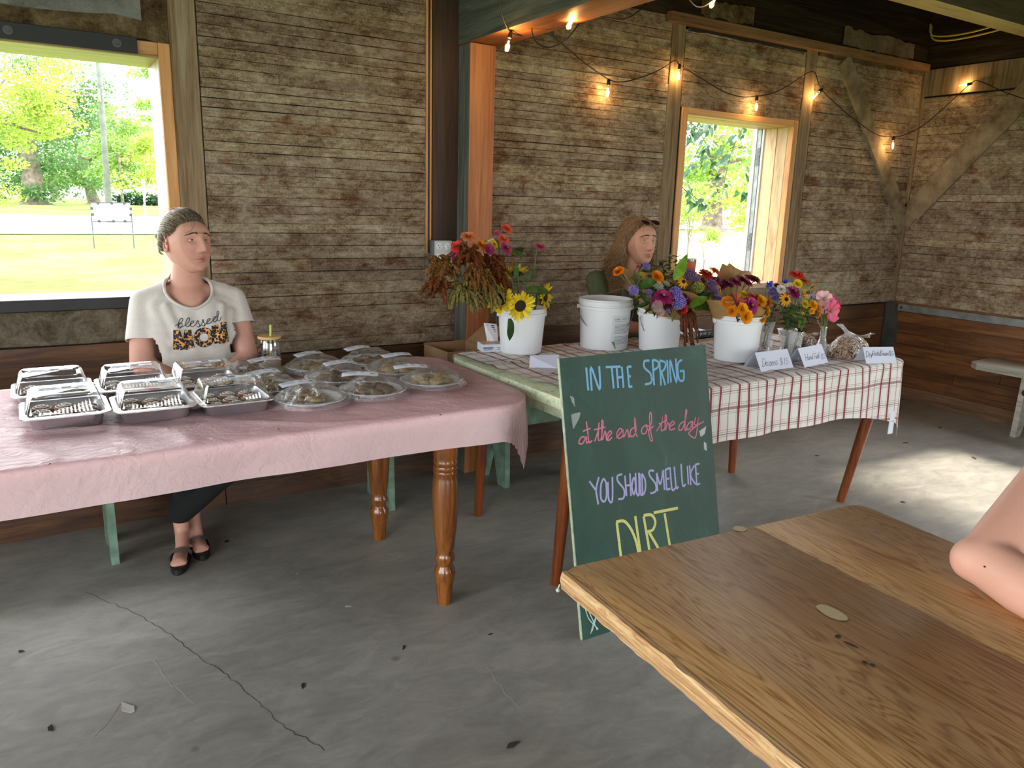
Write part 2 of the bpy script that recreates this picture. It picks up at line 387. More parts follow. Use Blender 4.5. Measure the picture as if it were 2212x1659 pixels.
# plaster above window 1, rail below it
def rough_panel(x0, x1, z0, z1, y, mat, parent, name, wav=.012, t=.012):
    n = 26; m = MB(); top = [(lerp(x0, x1, i/n), z1+noise.noise((i*.5, z1*9, x0))*wav) for i in range(n+1)]; bot = [(lerp(x0, x1, i/n), z0+noise.noise((i*.55, z0*7, x1+3))*wav) for i in range(n+1)]
    m.grid(lambda u, v: (lerp(bot[round(u*n)][0], top[round(u*n)][0], v), y-t-.003*noise.noise((u*9, v*5, x0)), lerp(bot[round(u*n)][1], top[round(u*n)][1], v)), n, 4)
    for e in (0, 4): m.grid(lambda u, v, e=e: ((bot if e == 0 else top)[round(u*n)][0], lerp(y-t, y, v), (bot if e == 0 else top)[round(u*n)][1]), n, 1)
    return m.obj(name, mat, parent, smooth=True)
rough_panel(-1.95, .555, 1.985, 2.16, YB+.003, PLAS_B, WALLB, 'brown_coat_plaster', .03, .010)
rough_panel(-1.95, .46, 2.055, 2.62, YB+.003, PLAS_W, WALLB, 'finish_plaster', .03, .016)
rough_panel(.455, .555, 2.10, 2.62, YB+.003, PLAS_B, WALLB, 'brown_coat_plaster', .01, .012)
rough_panel(-1.95, .556, .80, .937, YB+.003, plaster_mat('grey_rail_plaster', (58, 46, 34), (104, 92, 76), (146, 136, 118)), WALLB, 'plastered_rail', .006, .012)
# wainscot of the back wall
def wains(x0, x1, hs, y, mat, parent, plane='Y'):
    z = 0
    for h in hs:
        xs = [x0, x1]
        if x1-x0 > 1.2 and random.random() < .6: xs.insert(1, random.uniform(x0+.4, x1-.4))
        for a, b in zip(xs, xs[1:]): board(a+.001, b-.001, z, z+h, y, mat, parent, 'plank', .02, .001, plane, 5, .002)
        z += h
wains(-3.3, .665, (.10, .18, .19, .16, .165), YB+.003, WAIN, WALLB)
wains(.667, 1.85, (.10, .17, .17, .14, .115), YB+.003, WAIN, WALLB)
wains(2.0, 5.60, (.10, .105, .105, .105, .11, .11, .10), YB+.003, WAIN, WALLB)
timber(1.682, 1.713, .96+.19, 2.62, YB-.018, YB+.003, CASING, WALLB, 'batten')
timber(1.690, 1.700, 1.15, 2.62, YB-.021, YB-.018, BROWN, WALLB, 'batten_groove')
timber(1.715, 1.858, 1.213, 2.62, YB-.022, YB+.003, BROWN, WALLB, 'dark_plank')
for z0, z1 in courses(.70, 1.213, lambda z: random.uniform(.055, .08)): board(1.683, 1.85, z0, z1, YB+.003, LATH, WALLB)
# top of the back wall, right part: rail, dark planks, loose plaster
o = timber(3.17, XR-.005, 2.422, 2.478, YB-.045, YB+.003, wood('rail_timber', (84, 58, 34), (120, 86, 52), (140, 104, 66), axis='X', s=(1.2, 20), rough=.85, bump=.3, rnd=0), WALLB, 'rail', .004)
for z0, z1 in ((2.478, 2.60), (2.60, 2.68), (2.68, 2.78), (2.78, 2.90), (2.90, 3.05)): board(2.0, XR-.002, z0, z1, YB+.003, DARKPL, WALLB, 'plank', .014, .003)
for z0, z1 in ((2.462, 2.60),): board(2.0, 3.2, z0, z1, YB+.001, DARKPL, WALLB, 'plank', .014, .003)
for z0, z1 in ((2.62, 2.76), (2.76, 2.9), (2.9, 3.05)): board(-3.3, 1.86, z0, z1, YB+.003, DARKPL, WALLB, 'plank', .014, .003)
rough_panel(3.42, 3.86, 2.49, 2.585, YB-.010, PLAS_B, WALLB, 'loose_plaster', .02, .01)
rough_panel(4.72, 5.52, 2.49, 2.60, YB-.010, plaster_mat('ragged_plaster', (96, 78, 62), (126, 108, 90), (150, 134, 116)), WALLB, 'loose_plaster', .022, .01)
rough_panel(3.34, 4.36, 2.398, 2.425, YB-.004, VOID, WALLB, 'gap_strip', .006, .004)
rough_panel(4.5, 5.7, 2.396, 2.424, YB-.004, PLAS_B, WALLB, 'loose_plaster', .012, .006)
# diagonal braces
def brace(a, b, w, t, mat, name, parent, nrm):
    a, b, nrm = Vector(a), Vector(b), Vector(nrm); d = (b-a).normalized(); s = d.cross(nrm).normalized()*w*.5
    n = 8; m = MB(); off = [noise.noise((k*1.7, a.x, b.z))*.006 for k in range(n+1)]
    vs = []
    for k in range(n+1):
        p = a.lerp(b, k/n)
        for q in (p-s*(1+off[k]*8), p+s*(1+off[k]*8), p+s+nrm*t, p-s+nrm*t): vs.append(q)
    fs = [(4*k+i, 4*k+(i+1) % 4, 4*k+4+(i+1) % 4, 4*k+4+i) for k in range(n) for i in range(4)]+[(3, 2, 1, 0), (4*n, 4*n+1, 4*n+2, 4*n+3)]
    o = m.add(vs, fs).obj(name, mat, parent); bm = bmesh.new(); bm.from_mesh(o.data); bmesh.ops.recalc_face_normals(bm, faces=bm.faces); bm.to_mesh(o.data); bm.free(); return o
BR = mottled('old_brace', (96, 76, 54), (158, 142, 116), 9, .9, .5, 40, .004)
brace((4.75, YB-.006, 2.40), (5.645, YB-.006, 1.40), .118, .022, BR, 'brace', WALLB, (0, -1, 0))
brace((5.52, YB-.006, 1.52), (5.70, YB-.006, 1.30), .10, .018, BR, 'brace_foot', WALLB, (0, -1, 0))
# right wall
WS = dict(y0=1.46, y1=2.42, z0=.90, z1=1.98); WD = dict(y0=-4.6, y1=-.4, z0=0, z1=2.4)
m = MB(); xb = XR+.004
for a, b in (((xb, WS['y1'], 0), (XR+TH, YB, 3.2)), ((xb, WS['y0'], 0), (XR+TH, WS['y1'], WS['z0'])), ((xb, WS['y0'], WS['z1']), (XR+TH, WS['y1'], 3.2)), ((xb, WD['y1'], 0), (XR+TH, WS['y0'], 3.2)),
             ((xb, WD['y0'], WD['z1']), (XR+TH, WD['y1'], 3.2)), ((xb, -5.3, 0), (XR+TH, WD['y0'], 3.2))): m.box(a, b)
WALLR = struct('wall_right', m, VOID, 'lath side wall above a brown plank wainscot', 'wall')
for z0, z1 in courses(.80, 2.243, lambda z: random.uniform(.047, .06) if z < 1.9 else random.uniform(.05, .068)):
    if z1 <= WS['z0'] or z0 >= WS['z1']: segs = [(-.38, 1.44), (1.442, 3.53)]
    else: segs = [(-.38, 1.40), (2.48, 3.53)]
    for a, b in segs: board(a, b, z0, z1, XR+.003, LATH, WALLR, plane='X')
board(1.2, 3.53, .742, .80, XR+.003, LATH, WALLR, plane='X', jit=.004)
board(-.38, 3.53, 2.252, 2.437, XR+.003, STUD, WALLR, 'wide_board', .02, .002, 'X')
for z0, z1 in ((2.445, 2.52), (2.52, 2.60), (2.60, 2.68), (2.68, 2.78), (2.78, 2.90), (2.9, 3.05)): board(-.38, 3.53, z0, z1, XR+.003, DARKPL_Y, WALLR, 'plank', .014, .003, 'X')
z = .105
board(-.38, 3.53, 0, .105, XR+.003, wood('base_plank', (70, 44, 26), (104, 74, 50), (126, 98, 72), axis='Y', s=(1.4, 15), rough=.8, rnd=0), WALLR, 'plank', .03, .002, 'X')
for h in (.085, .075, .085, .08, .08, .085, .083):
    k = random.uniform(2.6, 3.2)
    for a, b in ((-.38, k-.001), (k+.001, 3.47)): board(a, b, z, z+h, XR+.003, WAIN_Y, WALLR, 'plank', .02, .001, 'X', 5, .002)
    z += h
timber(XR-.028, XR+.003, .68, .735, -.38, 3.475, STEEL, WALLR, 'steel_strip', .002)
timber(XR-.02, XR+.003, .735, .748, -.38, 3.50, WAIN_Y, WALLR, 'cap_strip', .002)
MB().lathe([(0, 0), (.009, 0), (.008, .006), (0, .008)], 10, (XR-.028, 3.445, .708), Matrix.Rotation(R(-90), 3, 'Y')).obj('bolt', BLACKM, WALLR)
brace((XR-.006, 2.62, 2.42), (XR-.006, 3.475, 1.425), .155, .024, BR, 'brace', WALLR, (-1, 0, 0))
brace((XR-.006, 3.45, 1.46), (XR-.006, 3.535, 1.345), .12, .016, BR, 'brace_foot', WALLR, (-1, 0, 0))
m = MB(); m.box((XR-.085, YB-.012, 0), (XR-.002, YB+.002, .75)); m.box((XR-.016, YB-.085, 0), (XR+.002, YB-.002, .75)); m.obj('corner_angle', mottled('dull_iron', (52, 54, 52), (84, 86, 82), 12, .6, .1), WALLB)
timber(XR-.03, XR+.003, .75, 2.44, YB-.028, YB+.003, STUD, WALLB, 'corner_strip', .004)
# jambs of the side window and doorway
JP = CASING
def jamb_frame(name, plane, a0, a1, z0, z1, c0, c1, mat, t=.03, label=None, sill=True):
    m = MB(); P = (lambda a, c, z: (a, c, z)) if plane == 'Y' else (lambda a, c, z: (c, a, z))
    bs = [((a0-t, c0, z0-t), (a0, c1, z1+t)), ((a1, c0, z0-t), (a1+t, c1, z1+t)), ((a0, c0, z1), (a1, c1, z1+t))]
    if sill: bs.append(((a0, c0, z0-t), (a1, c1, z0)))
    for p, q in bs:
        p2, q2 = P(p[0], p[1], p[2]), P(q[0], q[1], q[2]); m.box(tuple(map(min, zip(p2, q2))), tuple(map(max, zip(p2, q2))))
    return struct(name, m, mat, label, 'window' if label else None)
jamb_frame('window_3', 'X', WS['y0'], WS['y1'], WS['z0'], WS['z1'], XR-.01, XR+TH, CASING, label='plain wooden side window frame beside the bench')
jamb_frame('door_1', 'X', WD['y0'], WD['y1'], 0, WD['z1'], XR-.01, XR+TH, CASING, sill=False)
# ---------------------------------------------------------------- window 1 (left)
WIN1 = struct('window_1', None, None, 'wide open window with pale pine jamb and black sill bar', 'window')
y0 = YB-.010
m = MB().box((WO['x1']-.001, y0+.012, WO['z0']), (WO['x1']+.006, YB+TH+.02, WO['z1'])); m.obj('jamb', PINE, WIN1)
timber(WO['x1'], WO['x1']+.045, .93, 1.985, y0, YB+.05, CASING, WIN1, 'casing', .003)
timber(.40, WO['x1'], 1.935, 1.985, y0, YB+.05, CASING_X, WIN1, 'header_end', .003)
timber(WO['x0'], WO['x1'], 1.926, 1.936, y0+.004, YB+TH+.02, wood('pine_header', (128, 98, 56), (158, 128, 84), (170, 144, 100), axis='X', s=(1.3, 15), rough=.5), WIN1, 'header', .002)
timber(WO['x0'], .437, 1.932, 1.992, y0-.012, y0, BLACKM, WIN1, 'steel_plate', .002)
for x in (-.95, -.42, .012, .365):
    MB().lathe([(0, .009), (.006, .010), (.0075, .006), (.0075, .003), (.016, .003), (.017, .0)], 20, (x, y0-.012, 1.962), Matrix.Rotation(R(90), 3, 'X')).obj('bolt', plain('bolt_grey', (84, 84, 82), .5, metal=.4), WIN1, auto=35)
timber(WO['x0'], .54, .937, .984, y0-.012, YB+.03, BLACKM, WIN1, 'sill_bar', .003)
timber(WO['x0'], WO['x1'], .945, .972, YB+.03, YB+TH+.05, plain('white_sill', (226, 228, 226), .5), WIN1, 'sill', .003)
timber(WO['x0']-.006, WO['x0']+.001, WO['z0'], WO['z1'], YB, YB+TH, PINE, WIN1, 'jamb', .001)
# ---------------------------------------------------------------- window 2
WIN2 = struct('window_2', None, None, 'narrow open window with honey pine jambs beside diagonal brace', 'window')
timber(3.337, 3.386, .885, 1.985, y0-.004, YB+.06, CASING, WIN2, 'casing', .003)
timber(4.331, 4.376, .885, 1.985, y0-.004, YB+.06, CASING, WIN2, 'casing', .003)
timber(3.386, 4.331, 1.945, 1.985, y0-.004, YB+.06, CASING_X, WIN2, 'casing', .003)
MB().box((3.322, YB-.003, .89), (3.337, YB+.002, 1.99)).box((4.376, YB-.003, .89), (4.385, YB+.002, 1.99)).obj('gap_strip', VOID, WIN2)
timber(3.382, 3.387, .93, 1.945, YB+.06, YB+TH, PINE, WIN2, 'jamb', .001)
JW = wood('knotty_jamb', (146, 106, 68), (186, 148, 106), (200, 168, 128), axis='Z', s=(1.6, 12), rough=.5, bump=.15, rnd=.08)
timber(4.329, 4.34, .93, 1.945, YB+.03, YB+.115, JW, WIN2, 'jamb', .002)
timber(4.329, 4.34, .93, 1.945, YB+.117, YB+.215, JW, WIN2, 'jamb', .002)
timber(4.318, 4.34, .93, 1.945, YB+.217, YB+.232, plain('white_strip', (232, 234, 232), .4), WIN2, 'white_strip', .001)
timber(4.312, 4.34, .93, 1.945, YB+.232, YB+.268, STEEL, WIN2, 'steel_track', .002)
timber(4.306, 4.34, .93, 1.945, YB+.268, YB+.30, plain('white_strip', (232, 234, 232), .4), WIN2, 'white_strip', .001)
for z in (1.70, 1.13):
    m = MB()
    for k in range(14): m.tube([Vector((4.312, YB+.245, z+k*.0085))+Vector((-.009*math.cos(q), .012*math.sin(q), .0015*q)) for q in [j*math.pi/4 for j in range(9)]], .0016, 5)
    m.obj('spring', BLACKM, WIN2)
timber(3.386, 4.331, 1.944, 1.95, YB+.06, YB+TH, CASING_X, WIN2, 'header', .001)
timber(3.34, 4.55, .90, .932, YB-.035, YB+TH+.05, wood('sill_wood', (150, 118, 84), (190, 160, 122), (206, 180, 146), axis='X', s=(1.4, 14), rough=.7), WIN2, 'sill', .004)
timber(3.34, 4.52, .855, .90, YB-.02, YB+.02, wood('sill_apron', (96, 74, 54), (130, 108, 84), (150, 132, 110), axis='X', s=(1.4, 14), rough=.85), WIN2, 'apron', .004)
# ---------------------------------------------------------------- ceiling, beams, post, other walls
m = MB().box((-3.6, -5.3, 3.06), (XR+TH, YB+TH, 3.2))
CEIL = struct('ceiling', m, plain('black_ceiling', (26, 20, 14), .95), 'dark plank ceiling high above the beams', 'ceiling')
for k in range(24):
    x = -3.3+k*.375; MB().box((x, -5, 3.04), (x+.36, YB-.02, 3.06)).obj('plank', DARKPL_Y, CEIL)
def two_tone(name, a, b, mats, pick, label, cat, bv=.006):
    m = MB().box(a, b); o = m.obj(name, mats); bevel(o.data, bv, 2)
    for p in o.data.polygons: p.material_index = pick(p.normal)
    o['kind'] = 'structure'; o['label'] = label; o['category'] = cat; return o
two_tone('timber_post', (1.852, 3.405, 0), (1.992, YB+.002, 2.135), [ORANGE, GREYT], lambda n: 1 if n.x < -.5 else 0, 'square post with orange front and grey side behind the sunflowers', 'post')
two_tone('timber_beam', (1.848, -4.9, 2.137), (2.03, YB+.002, 2.44), [ORANGE_Y, GREYT_Y], lambda n: 0 if n.z < -.5 else 1, 'heavy grey beam with orange underside running from the post', 'beam')
two_tone('ceiling_beam', (2.05, 2.57, 2.5), (XR, 2.72, 2.74), [wood('pale_beam', (134, 112, 68), (180, 158, 104), (198, 178, 124), axis='X', s=(1.3, 14), rough=.8, rnd=0), wood('dull_beam', (44, 34, 22), (66, 54, 36), (84, 70, 48), axis='X', s=(1.3, 14), rough=.9, rnd=0)], lambda n: 0 if n.z < -.5 else 1, 'pale bottomed joist crossing the upper right corner', 'beam')
m = MB().tube(spline([onx(2010, 52, 5.60), (5.58, 3.42, 2.64), (5.60, 3.15, 2.63), (5.62, 2.72, 2.70)], 8), .006, 8).obj('electric_cable', plain('yellow_cable', (196, 176, 60), .5))
tag(m, 'upper yellow cable clipped under the dark ceiling corner', 'cable', 'yellow cables')
m = MB().tube(spline([onx(2012, 56, 5.62), (5.60, 3.42, 2.615), (5.62, 3.15, 2.605), (5.64, 2.6, 2.67)], 8), .006, 8).obj('electric_cable', plain('yellow_cable', (196, 176, 60), .5))
tag(m, 'lower yellow cable clipped under the dark ceiling corner', 'cable', 'yellow cables')
# unseen walls behind and left of the viewer; openings shaped to steer the daylight
PLK = wood('barn_plank', (70, 54, 38), (112, 92, 68), (138, 120, 94), axis='X', s=(1.2, 14), rough=.9)
m = MB()
for a, b in (((-3.6, -5.3, 2.75), (-3.3, YB+TH, 3.2)), ((-3.6, 2.5, 0), (-3.3, YB+TH, 2.75)), ((-3.6, -.15, 0), (-3.3, .15, 2.75)), ((-3.6, -2.85, 0), (-3.3, -2.55, 2.75)), ((-3.6, -5.3, 0), (-3.3, -5.0, 2.75))): m.box(a, b)
struct('wall_left', m, PLK, 'unseen left side, opened wide between posts to let daylight in', 'wall')
m = MB()
for a, b in (((-3.3, -5.3, 2.4), (XR+TH, -5.0, 3.2)), ((-3.3, -5.3, 0), (-1.0, -5.0, 2.4)), ((2.2, -5.3, 0), (XR+TH, -5.0, 2.4))): m.box(a, b)
struct('wall_front', m, PLK, 'unseen plank wall behind the viewer, doorway sized for the daylight', 'wall')
# four gang outlet box at the end of the dark plank
t = thing('outlet_box', 'steel box with four white electrical sockets at the dark plank', 'outlet', (1.765, YB-.03, 1.10))
o = MB().box((1.700, YB-.040, 1.098), (1.816, YB+.002, 1.216)).obj('box', mottled('box_steel', (84, 90, 92), (112, 118, 120), 20, .5, 0, metal=.3), t); bevel(o.data, .004, 2)
o = MB().box((1.716, YB-.046, 1.102), (1.814, YB-.040, 1.213)).obj('cover_plate', plain('plate_grey', (196, 198, 198), .4), t); bevel(o.data, .003, 2)
SK = plain('socket_white', (226, 228, 228), .35); SLOT = plain('slot_dark', (40, 40, 40), .8)
for i in range(2):
    for j in range(2):
        cx, cz = 1.742+i*.046, 1.186-j*.052
        s = MB().lathe([(0, .004), (.016, .004), (.018, .002), (.018, 0)], 20, (cx, YB-.046, cz), Matrix.Rotation(R(90), 3, 'X')).obj('socket', SK, t)
        m = MB()
        m.box((cx-.008, YB-.0506, cz), (cx-.0055, YB-.0500, cz+.009)).box((cx+.0055, YB-.0506, cz), (cx+.008, YB-.0500, cz+.008)).box((cx-.0025, YB-.0506, cz-.010), (cx+.0025, YB-.0500, cz-.005)); m.obj('slots', SLOT, s)
# ================================================================== tables, cloths, benches, chalkboard
def onpl(x, y, P0, n): d = ray(x, y); n = Vector(n); return CAM + d*((Vector(P0)-CAM).dot(n)/d.dot(n))
HONEY = wood('honey_varnish', (80, 42, 14), (124, 70, 26), (146, 90, 36), axis='Z', s=(1.6, 30), rough=.18, bump=.05, rnd=.05, kind='P', coat=.5)
REDLEG = wood('reddish_leg', (66, 30, 12), (112, 54, 22), (136, 72, 32), axis='Z', s=(1.6, 30), rough=.35, bump=.08, rnd=.15)
TT = .745
def round_rect(x0, x1, y0, y1, r, n=10):
    out = []
    for cx, cy, a in ((x1-r, y0+r, -90), (x1-r, y1-r, 0), (x0+r, y1-r, 90), (x0+r, y0+r, 180)):
        for k in range(n+1): q = R(a+90*k/n); out.append(Vector((cx+r*math.cos(q), cy+r*math.sin(q), 0)))
    return out
def slab(name, outline, z0, z1, mat, parent, bv=.004):
    o = MB().prism([Vector((p.x, p.y, z0)) for p in outline], (0, 0, z1-z0)).obj(name, mat, parent); bevel(o.data, bv, 2, 60); return o
# --- pink-clothed table
PK = dict(x0=-1.15, x1=1.46, y0=2.11, y1=3.035)
T1 = thing('dining_table', 'long oval-ended table on turned honey legs under the pink cloth', 'table', (.15, 2.55, 0))
slab('tabletop', round_rect(PK['x0'], PK['x1'], PK['y0'], PK['y1'], .2), TT-.03, TT, mottled('cream_laminate', (206, 200, 180), (222, 217, 200), 20, .5, 0), T1)
m = MB(); m.box((-.95, 2.20, TT-.13), (1.18, 2.225, TT-.03)).box((-.95, 2.86, TT-.13), (1.18, 2.885, TT-.03)).box((1.155, 2.2, TT-.13), (1.18, 2.885, TT-.03)).box((-.95, 2.2, TT-.13), (-.925, 2.885, TT-.03)); m.obj('apron', REDLEG, T1)
turn = [(.0, 0), (.024, .0), (.026, .012), (.031, .075), (.036, .10), (.039, .118), (.037, .135), (.030, .148), (.028, .156), (.034, .17), (.036, .18), (.034, .19), (.030, .198), (.034, .22), (.042, .30), (.0455, .38), (.046, .44), (.042, .475), (.039, .49),
        (.0425, .495), (.043, .503), (.040, .508), (.0425, .513), (.043, .521), (.040, .526), (.0425, .531), (.043, .539), (.040, .545), (.043, .555), (.044, .60), (.043, .64), (.048, .655)]
for x, y in ((1.147, 2.243), (1.151, 2.859), (-.92, 2.243), (-.92, 2.859)):
    m = MB().lathe(turn, 28, (x, y, 0)); m.box((x-.045, y-.045, .655), (x+.045, y+.045, TT-.03)); m.obj('leg', HONEY, T1, auto=50)
# --- cloth draping: flat sheet points beyond the table outline hang down from its rim
def drape(name, P, outline, top, tag_, mat, nu, nv, flat, flare=.06, fold=.018, kf=7, wr=.0025, seed=0, uvs=True, rim=.006):
    segs = [(outline[i], outline[(i+1) % len(outline)]) for i in range(len(outline))]
    def nearest(p):
        best = None
        for a, b in segs:
            ab = b-a; t = max(0, min(1, (p-a).dot(ab)/max(ab.length_squared, 1e-12))); q = a+ab*t; d = (p-q).length
            if best is None or d < best[0]: best = (d, q)
        return best
    def inside(p):
        c = False; n = len(outline)
        for i in range(n):
            a, b = outline[i], outline[(i+1) % n]
            if (a.y > p.y) != (b.y > p.y) and p.x < (b.x-a.x)*(p.y-a.y)/(b.y-a.y)+a.x: c = not c
        return c
    m = MB(); m.uv = []
    for j in range(nv+1):
        for i in range(nu+1):
            p, uv = flat(i/nu, j/nv); p = Vector((p[0], p[1], 0)); m.uv.append(uv)
            w = wr*(noise.noise((p.x*7, p.y*9, seed))+.7*noise.noise((p.x*19+5, p.y*23, seed)))
            ridge = wr*2.4*max(0, 1-abs(noise.noise((p.x*2.2+p.y*1.1, p.y*2.6-p.x*.7, seed+5)))*9)
            if inside(p):
                d, q = nearest(p); k = smooth01(d/.03); m.v.append(Vector((p.x, p.y, top+.003+(w+ridge+wr)*k)))
            else:
                d, q = nearest(p); n = (p-q); n = n.normalized() if n.length > 1e-6 else Vector((0, -1, 0))
                ang = (q.x*1.0+q.y*.8); fo = fold*smooth01(d/.12)*(noise.noise((q.x*kf, q.y*kf, seed+2))+.6*math.sin(ang*kf*2.1+math.atan2(n.y, n.x)*3))
                h = max(0, d-rim); xo = rim+.003 if d > rim else d
                pos = q+n*(xo+flare*h+fo); z = top+.003-(h+.002 if d > rim else .002*d/rim)
                m.v.append(Vector((pos.x, pos.y, z)))
    N = nu+1
    for j in range(nv):
        for i in range(nu): m.f.append((j*N+i, j*N+i+1, (j+1)*N+i+1, (j+1)*N+i)); m.mi.append(0)
    o = m.obj(name, mat, smooth=True); return o
def pink_mat():
    t = NT('pink_plastic_sheet'); p = t.pos('P'); n = t.noise(t.pos('P', (1, 1.6, 1)), 34, 5, .6, .8); n2 = t.noise(p, 7, 4, .6, 1.0); c = (255, 220, 224)
    nb = t.bump(t.math('MULTIPLY_ADD', n2, 1.6, n), .6, .008)
    t.t.nodes.remove(t.b)
    d = t.n('BsdfPrincipled', {'Base Color': lin(c), 'Roughness': .27, 'Specular IOR Level': .55, 'Normal': nb}); tl = t.n('BsdfTranslucent', {'Color': lin((244, 190, 202))}); tr = t.n('BsdfTransparent', {'Color': lin((250, 214, 220))})
    a = t.n('MixShader', {0: .3, 1: d, 2: tl}); t.set(t.out, 'Surface', t.n('MixShader', {0: .16, 1: a, 2: tr})); return t.m
out1 = round_rect(PK['x0'], PK['x1'], PK['y0'], PK['y1'], .2, 14)
def flat1(u, v):
    x = lerp(-1.14, 1.46+.135, u); y = lerp(2.985+.012*noise.noise((x*3, 0, 4)), 2.11-.125+.006*math.sin(x*2.1), v); return (x, y), (x, y)
C1 = drape('tablecloth', None, out1, TT, None, pink_mat(), 250, 95, flat1, flare=.05, fold=.012, kf=5, wr=.0026, seed=3)
tag(C1, 'pink plastic cloth hanging over the table of baked goods', 'tablecloth')
# --- flower table
FL = dict(x0=1.525, x1=3.44, y0=2.0, y1=2.99)
T2 = thing('dining_table', 'mint marbled laminate table on tapered legs under the plaid cloth', 'table', (2.45, 2.5, 0))
def marble_mat():
    t = NT('mint_marbled_laminate'); p = t.pos('P'); n = t.noise(p, 26, 6, .6, 1.2)
    t.bs(col=t.ramp(n, [(.3, (150, 176, 138)), (.46, (202, 216, 180)), (.58, (222, 230, 202)), (.7, (206, 196, 140))]), rough=.3); return t.m
MINTM = marble_mat()
out2 = round_rect(FL['x0'], FL['x1'], FL['y0'], FL['y1'], .1, 10)
slab('tabletop', out2, TT-.042, TT, MINTM, T2, .006)
slab('apron', round_rect(FL['x0']+.06, FL['x1']-.06, FL['y0']+.05, FL['y1']-.05, .1), TT-.10, TT-.042, MINTM, T2)
for bx, by, tx, ty in ((1.578, 2.164, 1.60, 2.13), (1.644, 2.881, 1.66, 2.87), (3.329, 2.187, 3.40, 2.10), (3.167, 2.753, 3.20, 2.80)):
    MB().tube([(bx, by, 0), (bx, by, .006), (tx, ty, TT-.06)], [.017, .019, .031], 18).obj('leg', REDLEG, T2, auto=50)
def plaid_mat():
    t = NT('plaid_cloth'); uv = t.n('TexCoord').outputs['UV']; sx = t.n('SeparateXYZ', {0: uv})
    def bands(co, per, lst):
        ph = t.math('FRACT', t.math('DIVIDE', co, per)); tot = None
        for c, w, a in lst:
            k = t.math('LESS_THAN', t.math('ABSOLUTE', t.math('SUBTRACT', ph, c)), w/2/per); k = t.math('MULTIPLY', k, a)
            tot = k if tot is None else t.math('MAXIMUM', tot, k)
        return tot
    u = bands(sx.outputs[0], .155, [(.12, .011, .95), (.20, .0016, .6), (.05, .0016, .6), (.45, .0035, .8), (.48, .0012, .5), (.78, .011, .95), (.86, .0016, .6), (.71, .0016, .6)])
    v = bands(sx.outputs[1], .17, [(.2, .012, .8), (.28, .002, .7), (.32, .002, .7), (.12, .002, .7), (.08, .002, .6), (.6, .004, .8), (.65, .002, .7), (.55, .002, .7), (.70, .002, .6)])
    n = t.noise(uv, 420, 2); weave = t.math('GREATER_THAN', n, .42)
    base = t.ramp(t.noise(t.pos('P'), 3, 3), [(.3, (222, 218, 212)), (.7, (236, 232, 226))])
    col = t.mix(t.math('MULTIPLY', v, t.math('MULTIPLY_ADD', weave, .4, .5)), base, (118, 44, 52)); col = t.mix(t.math('MULTIPLY', u, t.math('MULTIPLY_ADD', weave, .15, .85)), col, (132, 34, 48))
    t.bs(col=col, rough=.9, spec=.1, sheen=.1, nrm=t.bump(t.math('ADD', t.noise(uv, 300, 2), t.math('MULTIPLY', t.noise(t.pos('P', (1, 1.8, 1)), 11, 4, .6, .8), 4.0)), .3, .006)); return t.m
PLAID = plaid_mat()
def flat2(u, v):
    # sheet laid a little askew: its left border leaves the marbled rim bare; long drop at the front
    yb, yf = 3.02, 2.0-.225
    y = lerp(yb, yf, v); xl = lerp(1.56, 1.60, smooth01(v*1.1)) if v < .8 else lerp(1.60, 1.535, smooth01((v-.8)/.14))
    if v < .06: xl -= .10*(1-v/.06)
    xl += .012*noise.noise((y*4, 1, 9)); xr = 3.44+.165-.04*v
    x = lerp(xl, xr, u); yy = y-(.09*smooth01((u-.70)/.30)*smooth01((v-.6)/.4)); return (x, yy), (x, yy)
C2 = drape('tablecloth', None, out2, TT, None, PLAID, 190, 120, flat2, flare=.05, fold=.011, kf=9, wr=.0030, seed=11)
tag(C2, 'white and red plaid cloth over the flower table', 'tablecloth')
o = MB().box((3.300, 1.974, .412), (3.336, 1.977, .52)).obj('cloth_tag', plain('white_tape', (222, 226, 236), .8), C2); o['label'] = 'white tape end hanging below the hem'
# --- benches (mint paint, notched end boards)
MINT = mottled('chipped_mint_paint', (84, 108, 92), (128, 156, 134), 16, .75, .35, 40, .003)
def bench(x0, x1, y0, y1, h, mat, label, ends, rake=.0):
    b = thing('bench', label, 'bench', ((x0+x1)/2, (y0+y1)/2, 0), group='mint benches')
    o = MB().box((x0, y0, h-.035), (x1, y1, h)).obj('seat', mat, b); bevel(o.data, .005, 2)
    o = MB().box((x0+.06, y0+.03, h-.13), (x1-.06, y0+.055, h-.036)).obj('rail', mat, b); o = MB().box((x0+.06, y1-.055, h-.13), (x1-.06, y1-.03, h-.036)).obj('rail', mat, b)
    ym = (y0+y1)/2
    for x in ends:
        pts = [(x, y0+.005, 0), (x, y0+.075, 0), (x, ym, .20), (x, y1-.075, 0), (x, y1-.005, 0), (x, y1-.02, h-.036), (x, y0+.02, h-.036)]
        MB().prism(pts, (.028, 0, 0)).obj('end_board', mat, b)
    return b
bench(-1.2, 1.42, 3.11, 3.40, .44, MINT, 'chipped mint bench along the wall under the seated woman in grey', (-.95, .155, 1.305))
bench(1.50, 3.45, 3.11, 3.40, .44, MINT, 'chipped mint bench behind the flower table', (1.93, 3.2))
